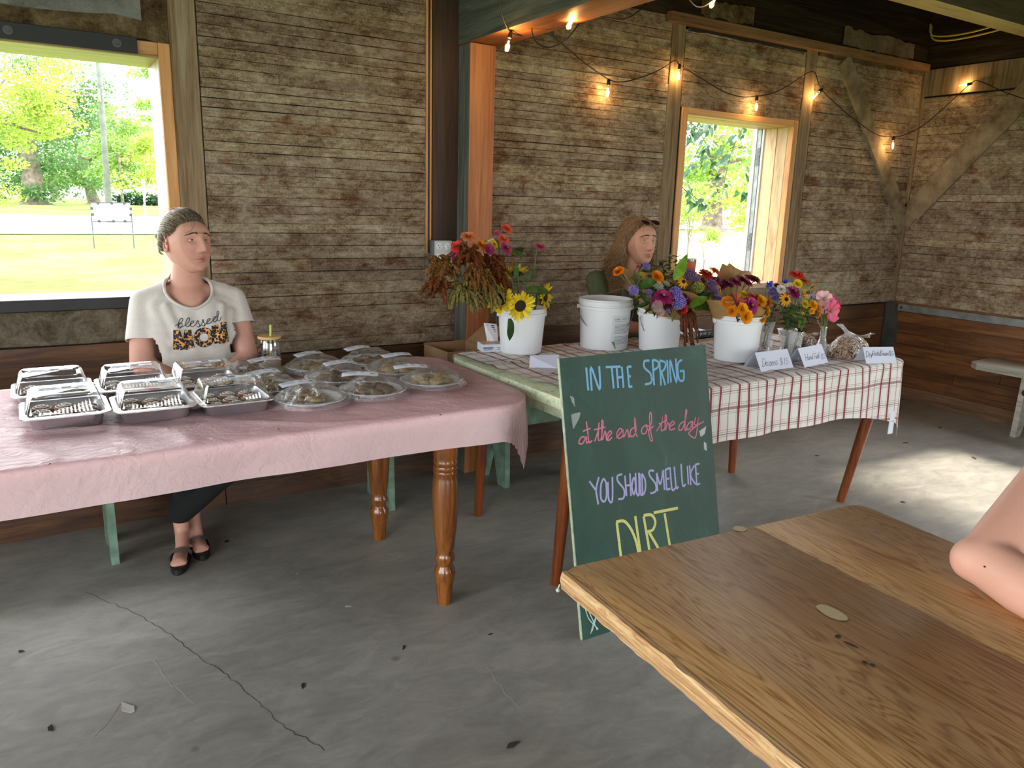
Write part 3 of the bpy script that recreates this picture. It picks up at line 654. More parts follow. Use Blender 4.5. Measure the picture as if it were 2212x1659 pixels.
# --- bench on the right wall
GB = wood('silver_bench_plank', (118, 114, 104), (162, 158, 146), (188, 184, 172), axis='Y', s=(1.4, 18), rough=.85, rnd=0)
b = thing('bench', 'weathered grey plank bench against the right wall', 'bench', (5.52, 1.9, 0))
p = onz(2105, 780, .42)
o = MB().prism([(5.36, -.2, .40), (5.36, 2.66, .40), (5.41, 2.72, .40), (5.68, 2.74, .40), (5.68, -.2, .40)], (0, 0, .045)).obj('seat', GB, b); bevel(o.data, .006, 2)
for y in (2.36, .3):
    MB().prism([(5.40, y, 0), (5.46, y, 0), (5.53, y, .16), (5.60, y, 0), (5.66, y, 0), (5.65, y, .40), (5.42, y, .40)], (0, .035, 0)).obj('end_board', GB, b)
    MB().lathe([(0, 0), (.022, 0), (.022, .05), (0, .05)], 12, (5.40, y-.01, .30), Matrix.Rotation(R(90), 3, 'Y')).obj('knot_plug', BLACKM, b)
# --- chalkboard
BW, BH, BT = .661, .937, .014
lean = math.atan(.22)
CB = thing('chalkboard', 'green chalkboard with chalk lettering leaning against the flower table', 'chalkboard', (1.434, 1.80, 0))
cbx, cbz = Vector((1, 0, 0)), Vector((0, math.sin(lean), math.cos(lean))); cbn = Vector((0, -math.cos(lean), math.sin(lean))); cb0 = Vector((1.434, 1.80, 0))
def cb(u, v, h=0): return cb0+cbx*u+cbz*v+cbn*h
def chalk_green():
    t = NT('chalkboard_green'); p = t.pos('P'); sm = t.noise(t.pos('P', (1, 1, .5)), 8, 7, .7, .6); col = t.ramp(sm, [(.45, (22, 60, 48)), (.64, (34, 74, 60)), (.80, (80, 114, 100))]); t.bs(col=col, rough=.55, spec=.4); return t.m
CHK = {}
def box_pts(u0, u1, v0, v1, h0, h1):
    vs = [cb(u, v, h) for h in (h0, h1) for v in (v0, v1) for u in (u0, u1)]; return vs, [(0, 2, 3, 1), (4, 5, 7, 6), (0, 1, 5, 4), (2, 6, 7, 3), (0, 4, 6, 2), (1, 3, 7, 5)]
MB().add(*box_pts(0, BW, 0, BH, -BT, -.003)).obj('core', mottled('fibreboard_edge', (150, 160, 136), (190, 198, 172), 30, .9, 0), CB)
MB().add(*box_pts(.003, BW, 0, BH, -.003, 0)).obj('face', chalk_green(), CB)
def chalk(name, c):
    if name in MATS: return MATS[name]
    t = NT(name); n = t.noise(t.pos('P'), 260, 4, .7); t.t.nodes.remove(t.b)
    d = t.n('BsdfDiffuse', {'Color': lin(c)}); tr = t.n('BsdfTransparent'); k = t.ramp(n, [(.30, 0.0), (.42, 1.0)]); t.set(t.out, 'Surface', t.n('MixShader', {0: k, 1: tr, 2: d})); return t.m
def strokes(name, lines, conv, w, mat, parent, nrm, lift=.0006, sm=4, jit=0):
    m = MB(); k = 0
    for ln in lines:
        pts = [conv(*q) for q in ln]
        pts = spline(pts, sm) if len(pts) > 2 and sm > 1 else [pts[0].lerp(pts[-1], i/6) for i in range(7)] if len(pts) == 2 else pts
        if jit: pts = [p+Vector((random.uniform(-jit, jit), 0, random.uniform(-jit, jit))) for p in pts]
        k += 1; m.ribbon([p+Vector(nrm)*(lift+.00004*(k % 9)) for p in pts], w, nrm)
    return m.obj(name, mat, parent)
cconv = lambda x, y: onpl(1150+x/3.318, 720+y/3.318, cb0, cbn)
L1 = [[(385,245),(400,410)],[(425,412),(418,242),(482,405),(478,235)],[(525,242),(632,238)],[(567,240),(582,395)],[(603,250),(614,392)],[(640,240),(652,390)],[(606,318),(648,312)],[(680,240),(692,385)],[(680,240),(709,238)],[(686,310),(704,306)],[(690,385),(716,380)],
 [(838,196),(803,200),(802,245),(846,290),(852,350),(806,366)],[(860,190),(872,372)],[(860,190),(898,202),(900,240),(866,265)],[(910,200),(922,375)],[(910,195),(952,210),(946,255),(918,280)],[(925,280),(952,372)],[(965,190),(973,360)],[(992,352),(985,190),(1032,355),(1026,180)],[(1072,190),(1046,210),(1040,260),(1052,332),(1082,335),(1086,270)],[(1056,272),(1088,268)]]
L2 = [[(385,745),(350,745),(332,786),(360,788),(386,742),(386,786),(408,770)],[(385,632),(395,700),(405,780),(428,768)],[(362,702),(416,680)],[(445,775),(470,700),(477,640),(471,758),(492,760)],[(440,692),(522,672)],[(490,768),(506,645),(496,632),(500,764),(520,700),(532,766),(545,742)],[(540,742),(566,716),(555,700),(530,740),(545,768),(570,744)],
 [(600,750),(640,700),(626,682),(604,720),(620,753),(646,735)],[(648,746),(650,690),(654,742),(680,690),(690,742),(702,732)],[(742,670),(706,690),(700,732),(724,736),(742,692),(732,605),(736,702),(753,742)],[(815,655),(786,680),(784,716),(810,716),(822,680),(810,658),(838,668)],[(828,700),(852,640),(850,570),(838,590),(846,700),(860,766),(844,762),(834,702),(868,664)],
 [(890,700),(925,640),(932,590),(922,692),(942,690)],[(904,650),(966,622)],[(944,697),(961,604),(951,590),(952,692),(970,640),(986,692)],[(984,670),(1016,646),(1005,630),(979,665),(990,692),(1022,680)],[(1086,630),(1055,655),(1050,692),(1074,686),(1090,640),(1106,562),(1098,556),(1093,690),(1110,680)],[(1146,630),(1116,650),(1105,686),(1130,682),(1149,630),(1146,682),(1160,668)],[(1170,600),(1160,650),(1180,652),(1190,600),(1172,735),(1150,746),(1120,720),(1132,700),(1180,660),(1228,632)]]
L3 = [[(408,1060),(452,1122)],[(476,1030),(456,1122),(472,1226)],[(508,1040),(490,1090),(490,1180),(515,1206),(531,1160),(526,1070),(508,1040)],[(540,1065),(546,1188),(572,1198),(572,1028)],[(642,1010),(610,1022),(612,1060),(656,1120),(652,1180),(614,1188)],[(662,1020),(674,1168)],[(698,1002),(706,1166)],[(668,1092),(702,1086)],[(722,1038),(712,1100),(726,1156),(739,1100),(731,1040),(720,1038)],[(738,1000),(746,1140),(764,1150),(762,998)],[(768,1005),(776,1152),(794,1146)],[(784,1006),(790,1150),(808,1120),(806,1050),(782,1004)],
 [(872,985),(840,986),(840,1020),(882,1080),(882,1132),(845,1147)],[(896,1132),(890,1000)],[(890,1000),(916,1082),(936,980)],[(936,980),(946,1122)],[(952,980),(962,1122)],[(950,980),(982,964)],[(956,1046),(980,1040)],[(960,1122),(988,1112)],[(986,960),(1000,1117),(1026,1106)],[(1016,955),(1030,1104),(1047,1096)],[(1065,935),(1076,1088),(1098,1080)],[(1110,950),(1117,1084)],[(1126,945),(1134,1088)],[(1162,945),(1132,1012),(1168,1082)],[(1168,940),(1177,1087)],[(1166,940),(1197,934)],[(1171,1010),(1192,1005)],[(1176,1087),(1200,1076)]]
L4 = [[(604,1355),(640,1650)],[(600,1352),(660,1348),(715,1420),(752,1530),(752,1610),(640,1650)],[(736,1310),(782,1628)],[(796,1310),(846,1600)],[(796,1306),(852,1302),(880,1350),(862,1408),(822,1420)],[(832,1420),(925,1580)],[(868,1286),(1042,1252)],[(946,1290),(990,1560)]]
for a, b in ((0, 2), (2, 11), (11, 99)): strokes('chalk_word', L1[a:b], cconv, .0082, chalk('blue_chalk', (128, 178, 214)), CB, cbn, sm=5)
for a, b in ((0, 3), (3, 7), (7, 10), (10, 12), (12, 16), (16, 99)): strokes('chalk_word', L2[a:b], cconv, .0050, chalk('pink_chalk', (212, 128, 150)), CB, cbn, sm=5)
for a, b in ((0, 4), (4, 12), (12, 22), (22, 99)): strokes('chalk_word', L3[a:b], cconv, .0072, chalk('lavender_chalk', (176, 172, 214)), CB, cbn, sm=5)
strokes('chalk_word', L4, cconv, .0105, chalk('yellow_chalk', (208, 206, 128)), CB, cbn, sm=6)
xconv = lambda x, y: onpl(1180+x/2.143, 1060+y/2.143, cb0, cbn)
strokes('chalk_cross', [[(178,535),(196,592),(240,640)],[(190,545),(236,645)],[(246,558),(222,600),(205,662)],[(238,562),(212,650)]], xconv, .0034, chalk('white_chalk', (176, 206, 196)), CB, cbn, sm=4)
strokes('chalk_cross', [[(282,580),(340,660)],[(345,575),(288,668)]], xconv, .0034, MATS['white_chalk'], CB, cbn)
tape = clear('tape_film', (.9, .95, .92), .9, .25, .12)
for q in (((266,445),(298,462),(305,530),(285,500)),((275,580),(345,565),(335,610),(292,690)),((1195,700),(1245,665),(1235,720),(1205,745)),((1228,775),(1248,790),(1250,845),(1228,830))):
    MB().poly([cconv(*p)+cbn*.0009 for p in q]).obj('tape', tape, CB)
# --- plywood table in front
T3 = thing('plywood_table', 'worn brown plywood table in the right foreground', 'table', (1.15, -.2, 0), R(-4.2))
def ply_mat():
    t = NT('worn_plywood'); p = t.pos('O', (15, 1.5, 15)); n = t.noise(p, 1.0, 3, .55, 1.1); rings = t.math('FRACT', t.math('MULTIPLY', n, 13.0)); rings = t.math('ABSOLUTE', t.math('SUBTRACT', rings, .5))
    fine = t.noise(t.pos('O', (150, 6, 150)), 1.5, 5, .7); f = t.math('MULTIPLY_ADD', fine, .5, rings)
    col = t.ramp(f, [(.22, (142, 98, 54)), (.40, (180, 136, 84)), (.62, (196, 154, 102))])
    wear = t.ramp(t.noise(t.pos('O', (3.4, 1.3, 1)), 2.2, 6, .68), [(.50, 0.0), (.72, .6)]); col = t.mix(wear, col, (172, 150, 118))
    dk = t.ramp(t.noise(t.pos('O', (2.6, 1.0, 1), loc=(4, 2, 0)), 2.2, 4, .6), [(.50, 0.0), (.72, .38)]); col = t.mix(dk, col, (176, 112, 54), 'MULTIPLY')
    t.bs(col=col, rough=.45, spec=.4, nrm=t.bump(f, .15, .002)); return t.m
PLY = ply_mat()
L = wm(T3).inverted()
def rr2(x0, x1, y0, y1, r): return round_rect(x0, x1, y0, y1, r, 6)
seam = 1.180-1.15+.0; w0, w1 = -.455, .36
def t3(name, pts, z0, z1, mat, bv=.003):
    m = MB().prism([Vector((p.x, p.y, z0)) for p in pts], (0, 0, z1-z0)); me = m.mesh(name, False); bevel(me, bv, 2, 50); o = link(name, me, mat); o.parent = T3; return o
ya, yb2 = -1.3, 1.235
o = t3('sheet', [Vector(p) for p in ((seam-.0012, ya, 0), (seam-.0012, yb2, 0), (w0+.03, yb2, 0), (w0+.008, yb2-.01, 0), (w0, yb2-.03, 0), (w0, ya, 0))][::-1], .712, .74, PLY)
o = t3('sheet', [Vector(p) for p in ((seam+.0012, yb2, 0), (seam+.0012, ya, 0), (w1, ya, 0), (w1, yb2-.03, 0), (w1-.008, yb2-.008, 0), (w1-.03, yb2, 0))][::-1], .712, .7395, PLY)
EDGE = wood('split_ply_edge', (128, 84, 48), (186, 140, 92), (222, 190, 146), axis='Y', s=(3, 90), rough=.85, bump=.7, rnd=0, kind='O')
m = MB()
def edge_pt(u, v): y = lerp(yb2-.012, ya, u); return (w0-.004-.004*noise.noise((y*30, v*4, 2))-.004*math.sin(v*math.pi), y, lerp(.7405, .706, v)+.002*noise.noise((y*22, v, 8)))
m.grid(edge_pt, 160, 4); m.grid(lambda u, v: ((w0+.004 if v else edge_pt(u, 0)[0]), edge_pt(u, 0)[1], .7408), 160, 1)
o = m.obj('worn_edge', EDGE, T3, smooth=True, center=False); o.matrix_parent_inverse.identity(); o.location = (0, 0, 0)
for (x0, x1, y0, y1) in ((.0, .07, .2, .27), (.24, .31, .2, .27), (.0, .07, -1.1, -1.03), (.24, .31, -1.1, -1.03)):
    o = MB().box((x0, y0, 0), (x1, y1, .712)).obj('leg', REDLEG, T3, center=False); o.matrix_parent_inverse.identity()
o = MB().box((.0, -1.03, .66), (.02, .2, .712)).box((.29, -1.03, .66), (.31, .2, .712)).obj('apron', REDLEG, T3, center=False); o.matrix_parent_inverse.identity()
def patch(px, py, rx, ry, a, mat, name, seed):
    c = onz(px, py, .7408); m = MB(); n = 28
    m.poly([c+Vector((math.cos(a)*rx*math.cos(q)-math.sin(a)*ry*math.sin(q), math.sin(a)*rx*math.cos(q)+math.cos(a)*ry*math.sin(q), 0))*(1+.12*noise.noise((math.cos(q)*1.5, math.sin(q)*1.5, seed))) for q in [2*math.pi*k/n for k in range(n)]])
    return m.obj(name, mat, T3)
FILL = plain('wood_filler', (204, 186, 146), .55); BURN = plain('scorch', (58, 42, 28), .7)
patch(1797, 1323, .0165, .029, -.05, FILL, 'filler_patch', 1); patch(1598, 1142, .014, .014, .2, FILL, 'filler_patch', 4)
for q, a, b in (((1810, 1374), .006, .004), ((1838, 1392), .003, .012), ((1868, 1430), .004, .004), ((1884, 1436), .004, .004)): patch(*q, a, b, .2, BURN, 'scorch_mark', q[0])
m = MB().tube([onz(1209, 1262, .70), onz(1206, 1270, .692), onz(1205, 1276, .685)], .0012, 5).ball(onz(1205, 1275, .683), .004, 8, 6).obj('loose_fibre', plain('fluff', (200, 196, 186), .9), T3)
# ================================================================== baked goods on the pink cloth
ZC = TT+.006
ALU = NT('crinkled_foil'); ALU.bs(col=lin((206, 204, 208)), metal=.95, rough=.32, nrm=ALU.bump(ALU.noise(ALU.pos('O'), 70, 4), .25, .003)); ALU = ALU.m
LID = clear('lid_plastic', (.97, .98, .98), 1.0, .015, .03, f0=.13, f1=.9)
PAPER = plain('label_paper', (226, 230, 240), .7); INK = plain('print_grey', (120, 122, 132), .8); INKD = plain('print_dark', (48, 50, 60), .8)
def sq_ring(h, r, z, n=8, rib=0, nrib=14):
    pts = []
    for cx, cy, a in ((h-r, -h+r, -90), (h-r, h-r, 0), (-h+r, h-r, 90), (-h+r, -h+r, 180)):
        for k in range(n+1): q = R(a+90*k/n); pts.append(Vector((cx+r*math.cos(q), cy+r*math.sin(q), z)))
    out = []
    for i, p in enumerate(pts):
        b = pts[(i+1) % len(pts)]; out.append(p); L_ = (b-p).length
        if L_ > r:
            k = nrib*2
            nn = Vector(((b-p).y, -(b-p).x, 0)).normalized()
            for j in range(1, k): out.append(p.lerp(b, j/k)+nn*(rib if j % 2 else 0))
    return out
def loft(m, rings, cap0=False, cap1=False):
    n = len(rings[0]); b = [p for r in rings for p in r]
    fs = [(i*n+k, i*n+(k+1) % n, (i+1)*n+(k+1) % n, (i+1)*n+k) for i in range(len(rings)-1) for k in range(n)]
    if cap0: fs.append(tuple(range(n))[::-1])
    if cap1: fs.append(tuple((len(rings)-1)*n+k for k in range(n)))
    return m.add(b, fs)
tray = loft(MB(), [sq_ring(.086, .022, .0), sq_ring(.087, .022, .002, rib=.001), sq_ring(.096, .026, .036, rib=.0016), sq_ring(.098, .026, .040), sq_ring(.111, .03, .0405), sq_ring(.1125, .03, .038), sq_ring(.1125, .03, .0415), sq_ring(.098, .026, .0425), sq_ring(.094, .024, .036), sq_ring(.085, .02, .003)], True, True).mesh('tray')
tray.set_sharp_from_angle(angle=R(30))
lid = loft(MB(), [sq_ring(.1115, .03, .0430), sq_ring(.101, .028, .0440), sq_ring(.097, .026, .047, rib=.0018), sq_ring(.084, .022, .088, rib=.0028), sq_ring(.080, .02, .0925, rib=.001), sq_ring(.074, .018, .0915), sq_ring(.070, .018, .0905)], False, True).mesh('lid')
lid.set_sharp_from_angle(angle=R(30))
lab = MB().box((-.062, .022, .0912), (.062, .048, .0916)).mesh('label', False)
def lines(m, x0, x1, y, z, n, dy, h=.0014):
    for k in range(n): m.add([(x0, y-k*dy, z), (x1-random.random()*(x1-x0)*.35, y-k*dy, z), (x1-.002, y-k*dy+h, z), (x0, y-k*dy+h, z)], [(0, 1, 2, 3)])
m = MB(); lines(m, -.058, -.012, .044, .0919, 5, .0045); lines(m, .0, .018, .044, .0919, 4, .005); m.add([(-.002, .025, .09175), (.022, .025, .09175), (.022, .046, .09175), (-.002, .046, .09175)], [(0, 1, 2, 3)]); m.add([(.036, .032, .0919), (.052, .032, .0919), (.052, .036, .0919), (.036, .036, .0919)], [(0, 1, 2, 3)])
labt = m.mesh('print', False)
# cinnamon roll: spiral of dough with an icing swirl
def spiral(r1, z, turns, n, rs, wob=0): return [Vector((lerp(.003, r1, k/n)*math.cos(turns*2*math.pi*k/n), lerp(.003, r1, k/n)*math.sin(turns*2*math.pi*k/n), z+wob*noise.noise((k*.3, 1, 0))-.010*(k/n)**2)) for k in range(n+1)]
m = MB(); n = 60; m.tube(spiral(.029, .030, 3.0, n, 0), [.0055]*(n+1), 8); m.lathe([(.0, .001), (.028, .001), (.033, .008), (.034, .018), (.031, .026), (.0, .028)], 24); dough = m.mesh('dough')
icing = MB().tube(spiral(.028, .0365, 3.0, n, 0, .003), [.0022+.0012*noise.noise((k*.4, 2, 2)) for k in range(n+1)], 6).mesh('icing')
DOUGH = mottled('cinnamon_dough', (92, 44, 18), (172, 104, 52), 60, .6, .3, kind='O'); ICE = plain('sugar_icing', (236, 228, 216), .35)
def roll_at(p, rz, s, label, group):
    t = thing('cinnamon_roll', label, 'pastry', p, rz, group); t.scale = (s, s, s)
    link('dough', dough, DOUGH if dough.users == 0 else None).parent = t; link('icing', icing, ICE if icing.users == 0 else None).parent = t
PANS = [(.045, 2.505, 2, 'front left', True), (.275, 2.475, 1, 'front middle', True), (.497, 2.45, 3, 'front right', True),
        (.022, 2.785, 1, 'back left', False), (.252, 2.755, 0, 'back middle', False), (.470, 2.728, 2, 'back right', False)]
for i, (x, y, a, where, front) in enumerate(PANS):
    t = thing('foil_pan', where+' one of six lidded foil pans of cinnamon rolls', 'baking pan', (x, y, ZC), R(a-1.5), 'foil pans')
    for nm, me, mt in (('tray', tray, ALU), ('lid', lid, LID)): link(nm, me, mt if me.users == 0 else None).parent = t
    l = link('label', lab, PAPER if lab.users == 0 else None); l.parent = t; q = link('print', labt, INK if labt.users == 0 else None); q.parent = l
    for r in range(3):
        for c in range(3):
            if r == 2 and not front and c == 1: continue
            d = Matrix.Rotation(R(a-1.5), 3, 'Z') @ Vector(((c-1)*.058, (r-1)*.058, .003))
            roll_at((x+d.x, y+d.y, ZC+.003), random.uniform(0, 6), random.uniform(.86, .98), ('front', 'middle', 'back')[r]+' '+('left', 'centre', 'right')[c]+' iced cinnamon roll inside the '+where+' foil pan', 'rolls in the '+where+' pan')
# --- cookie plates in plastic bags
def rimw(q, i): return 1
prof = [(0, .004), (.072, .004), (.080, .006), (.098, .0175), (.112, .019), (.1145, .0175), (.112, .017), (.098, .0155), (.079, .004), (.072, .001), (0, .001)]
m = MB().lathe(prof, 72); plate = m.mesh('dish')
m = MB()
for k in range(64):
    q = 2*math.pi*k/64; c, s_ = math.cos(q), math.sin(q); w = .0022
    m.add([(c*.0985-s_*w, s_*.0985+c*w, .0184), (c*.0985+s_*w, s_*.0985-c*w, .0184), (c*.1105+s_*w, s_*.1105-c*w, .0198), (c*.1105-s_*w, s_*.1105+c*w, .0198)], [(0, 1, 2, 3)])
plrib = m.mesh('flute_shade_strips', False)  # flat grey strips paint the shade between the flutes of the rim
def cookie_mesh(seed):
    m = MB(); n, k = 18, 7; m.ball((0, 0, .009), (.031, .031, .0115), n, k)
    m.v = [v+v.normalized()*.0035*noise.noise((v.x*70, v.y*70, v.z*90+seed*7)) for v in m.v]; return m.mesh('cookie')
CK = [cookie_mesh(s) for s in range(4)]
COOK = [mottled('oat_cookie', (104, 76, 40), (176, 142, 92), 55, .8, .5, 160, .002, kind='O'), mottled('molasses_cookie', (70, 46, 26), (132, 96, 56), 55, .8, .5, 160, .002, kind='O'), mottled('sugar_cookie', (138, 112, 66), (196, 168, 116), 40, .8, .4, 160, .002, kind='O')]
BAG = clear('bag_film', (.97, .98, .98), 1.0, .05, .09, f0=.10, f1=.9, bump=(55, .9, .012))
def bag_mesh(seed):
    m = MB(); nr, na = 14, 44; rnd = random.Random(seed)
    def pt(u, v):
        q = 2*math.pi*u; e = .128+.012*noise.noise((math.cos(q)*3, math.sin(q)*3, seed))+.02*max(0, noise.noise((math.cos(q)*1.2+4, math.sin(q)*1.2, seed)))
        r = e*(1-v); z = .021+.034*smooth01(1.35*v) if v > .12 else lerp(.004, .0255, v/.12)
        cr = .0105*smooth01(v*3)*(noise.noise((r*math.cos(q)*38, r*math.sin(q)*38, seed*3))+.8*abs(noise.noise((r*math.cos(q)*17, r*math.sin(q)*22, seed*5))))
        return (r*math.cos(q), r*math.sin(q), z+cr)
    m.grid(pt, na, nr, True); return m.mesh('bag', False)
BAGS = [bag_mesh(s) for s in range(5)]
m = MB(); m.grid(lambda u, v: (lerp(-.062, .062, u), lerp(-.016, .016, v), .006*math.sin(u*math.pi)), 10, 2); slip = m.mesh('label', True)
m = MB(); lines(m, -.058, -.01, .011, .0075, 5, .0045); lines(m, .0, .018, .011, .0078, 4, .005); m.add([(.034, -.003, .0060), (.05, -.003, .0050), (.05, .003, .0050), (.034, .003, .0060)], [(0, 1, 2, 3)]); slipt = m.mesh('print', False)
PL = [(.735, 2.405, 0, 2, 'front left', (-.03, .03), 8), (.962, 2.432, 1, 5, 'front middle', (-.03, .045), -24), (1.205, 2.475, 2, 5, 'front right', (-.06, .05), -14), (.645, 2.625, 0, 5, 'middle left', (.0, .02), 16), (.915, 2.665, 1, 3, 'central', (.02, .03), 10),
      (1.165, 2.705, 2, 4, 'middle right', (.02, .04), 6), (.655, 2.86, 1, 3, 'back left', (.05, .0), 12), (.905, 2.875, 0, 3, 'back middle', (-.02, .03), 20), (1.14, 2.905, 1, 3, 'back right', (-.04, .04), 18)]
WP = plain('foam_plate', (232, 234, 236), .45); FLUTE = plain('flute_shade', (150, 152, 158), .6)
for i, (x, y, ck, nc, where, lo, la) in enumerate(PL):
    tilt = random.uniform(-.04, .04)
    t = thing('cookie_plate', where+' one of nine bagged white plates of cookies', 'plate', (x, y, ZC+.002), random.uniform(0, 6), 'bagged cookie plates')
    link('dish', plate, WP if plate.users == 0 else None).parent = t; link('flute_shade_strips', plrib, FLUTE if plrib.users == 0 else None).parent = t
    b = BAGS[i % 5]; o = link('bag', b, BAG if b.users == 0 else None); o.parent = t; o.rotation_euler.z = i*1.3
    o = link('label', slip, PAPER if slip.users == 0 else None); o.parent = t
    loc = Matrix.Rotation(-t.rotation_euler.z, 3, 'Z') @ Vector((lo[0], lo[1], 0)); o.location = (loc.x, loc.y, .058); o.rotation_euler = (R(12), 0, R(la)-t.rotation_euler.z)
    q = link('print', slipt, INK if slipt.users == 0 else None); q.parent = o
    for k in range(nc+2):
        q = 2*math.pi*k/(nc+2)+i; rr = .043 if nc > 2 or k else .03; cm = CK[(k+i) % 4]
        c = bpy.data.objects.new('cookie', cm); COL.objects.link(c)
        if not cm.materials: cm.materials.append(COOK[0])
        c.location = (x+rr*math.cos(q), y+rr*math.sin(q), ZC+.0065+.006*(k % 2)); c.rotation_euler = (random.uniform(-.25, .25), random.uniform(-.25, .25), q)
        c.material_slots[0].link = 'OBJECT'; c.material_slots[0].material = COOK[ck]; tag(c, ('right', 'back right', 'back', 'back left', 'left', 'front left', 'front', 'front right')[int((q % 6.2832)/.7854+.5) % 8]+' brown cookie on the '+where+' bagged plate', 'cookie', 'cookies on the '+where+' plate')
# --- glass tumbler with bamboo lid
gx, gy, gz = .752, 2.962, ZC
t = thing('drinking_glass', 'can-shaped iced drink glass with bamboo lid and lime straw', 'drinking glass', (gx, gy, gz))
GL = clear('clear_glass', (.96, .97, .98), 1.0, .01, f0=.08)
MB().lathe([(0, .004), (.036, .004), (.040, .010), (.0425, .02), (.0425, .104), (.038, .118), (.036, .124), (.034, .124), (.036, .116), (.0400, .102), (.0400, .02), (.036, .008), (0, .007)], 40, (gx, gy, gz)).obj('body', GL, t, smooth=True)
MB().lathe([(0, .009), (.036, .009), (.0395, .02), (.0395, .048), (0, .048)], 40, (gx, gy, gz)).obj('iced_coffee', mottled('milky_coffee', (206, 170, 138), (220, 188, 158), 60, .3, 0), t, auto=40)
MB().lathe([(0, .122), (.042, .122), (.043, .125), (.043, .130), (.041, .132), (0, .132)], 36, (gx, gy, gz)).obj('lid', wood('bamboo', (186, 142, 84), (214, 174, 116), axis='X', s=(3, 60), rough=.45, rnd=0), t, auto=40)
MB().tube([(gx+.0, gy, gz+.012), (gx+.006, gy-.004, gz+.175)], .0042, 12).obj('straw', plain('lime_straw', (190, 206, 104), .35), t, auto=40)
m = MB()
for k in range(26):
    a = R(random.uniform(165, 235)); z = random.uniform(.03, .105)
    for j in range(5): q = 2*math.pi*j/5; p = Vector((gx+.0428*math.cos(a+.06*math.cos(q)), gy+.0428*math.sin(a+.06*math.cos(q)), gz+z+.0026*math.sin(q))); m.ball(p, .0012+.0008*random.random(), 5, 4)
o = m.obj('flower_print', plain('black_print', (22, 22, 26), .5), t); o['kind'] = 'stuff'
# flies on the cloths
def fly(p, rz, label):
    t = thing('fly', label, 'insect', p, rz, 'flies')
    o = MB().ball((0, 0, .0018), (.0034, .0016, .0015), 8, 6).ball((.0036, 0, .002), .0012, 6, 5).obj('body', plain('fly_black', (18, 18, 20), .5), t, center=False); o.matrix_parent_inverse.identity()
    o = MB().poly([(-.001, .0008, .003), (-.0055, .0028, .0026), (-.0060, .0012, .0026)]).poly([(-.001, -.0008, .003), (-.0055, -.0028, .0026), (-.0060, -.0012, .0026)]).obj('wings', clear('fly_wing', (.7, .7, .7), .8, .3, .3), t, center=False); o.matrix_parent_inverse.identity()
    o = MB().tube([(.001, -.004, 0), (.001, 0, .0015), (.001, .004, 0)], .0003, 4).tube([(-.001, -.004, 0), (0, 0, .0015), (-.001, .004, 0)], .0003, 4).obj('legs', plain('fly_black', (18, 18, 20), .5), t, center=False); o.matrix_parent_inverse.identity()
for k, (px, w) in enumerate((((951, 897), 'near the front rim of the pink cloth'), ((602, 928), 'on the pink cloth in front of the plates'), ((1099, 826), 'on the pink cloth at its right end'), ((108, 1003), 'at the front rim of the pink cloth far left'))):
    fly(onz(*px, ZC+.002), k*1.7, 'small black fly '+w)
# ================================================================== buckets, flowers and the rest on the plaid cloth
ZF = TT+.007
BUCK = NT('white_bucket_plastic'); BUCK.bs(col=lin((226, 229, 232)), rough=.38, spec=.4, sss=.0); BUCK = BUCK.m
WIRE = plain('bail_wire', (128, 130, 132), .35, metal=.8); GRIP = plain('white_grip', (228, 230, 230), .4)
def bucket(label, c, rt, rb, h, bail, two=False, rz=0):
    t = thing('bucket', label, 'bucket', (c[0], c[1], ZF), 0, 'white buckets'); C = Vector((c[0], c[1], ZF))
    R_ = lambda z: lerp(rb, rt, z/h)
    pr = [(0, .001), (rb-.006, .001), (rb, .006), (R_(h*.8), h*.8)]
    for zz in ([.80, .90] if two else [.83]):
        z = h*zz; pr += [(R_(z), z-.002), (R_(z)+.007, z), (R_(z)+.007, z+.014), (R_(z)+.001, z+.016)]
    pr += [(rt, h-.01), (rt+.004, h-.007), (rt+.004, h-.001), (rt, h), (rt-.004, h-.002), (rb-.004, .01), (0, .008)]
    MB().lathe(pr, 56, C).obj('body', BUCK, t, auto=35)
    zb = h*(.80 if two else .83)+.006; rr = R_(zb)+.009; a = R(bail[0]); sw = R(bail[1]); ax = Vector((math.cos(a), math.sin(a), 0)); dn = Vector((-ax.y, ax.x, 0))
    for s in (-1, 1): MB().lathe([(0, .004), (.010, .004), (.011, 0)], 14, C+ax*rr*s+Vector((0, 0, zb)), Vector((0, 0, 1)).rotation_difference(ax*s).to_matrix()).obj('ear', BUCK, t)
    dr = dn*math.cos(sw)+Vector((0, 0, -math.sin(sw)))
    pts = [C+Vector((0, 0, zb))+ax*rr*math.cos(q)*1.02+dr*bail[2]*math.sin(q) for q in [math.pi*k/24 for k in range(25)]]
    hd = MB().tube(pts, .0018, 6).obj('handle', WIRE, t, smooth=True)
    if bail[3]: MB().tube(pts[9:16], .0075, 10).obj('grip', GRIP, hd, smooth=True)
    return t
B1 = bucket('white bucket holding the sunflowers and rust amaranth', (1.845, 2.875), .107, .092, .205, (-8, 38, .135, False))
B2 = bucket('empty white bucket with a printed paper label', (2.27, 2.815), .121, .110, .235, (150, 50, .15, False), True)
B3 = bucket('white bucket behind the chalkboard holding the mixed bouquet', (2.475, 2.66), .105, .090, .20, (172, 78, .14, False))
B4 = bucket('white bucket holding the marigold bouquet beside the price cards', (2.635, 2.335), .106, .092, .205, (-20, 42, .14, True))
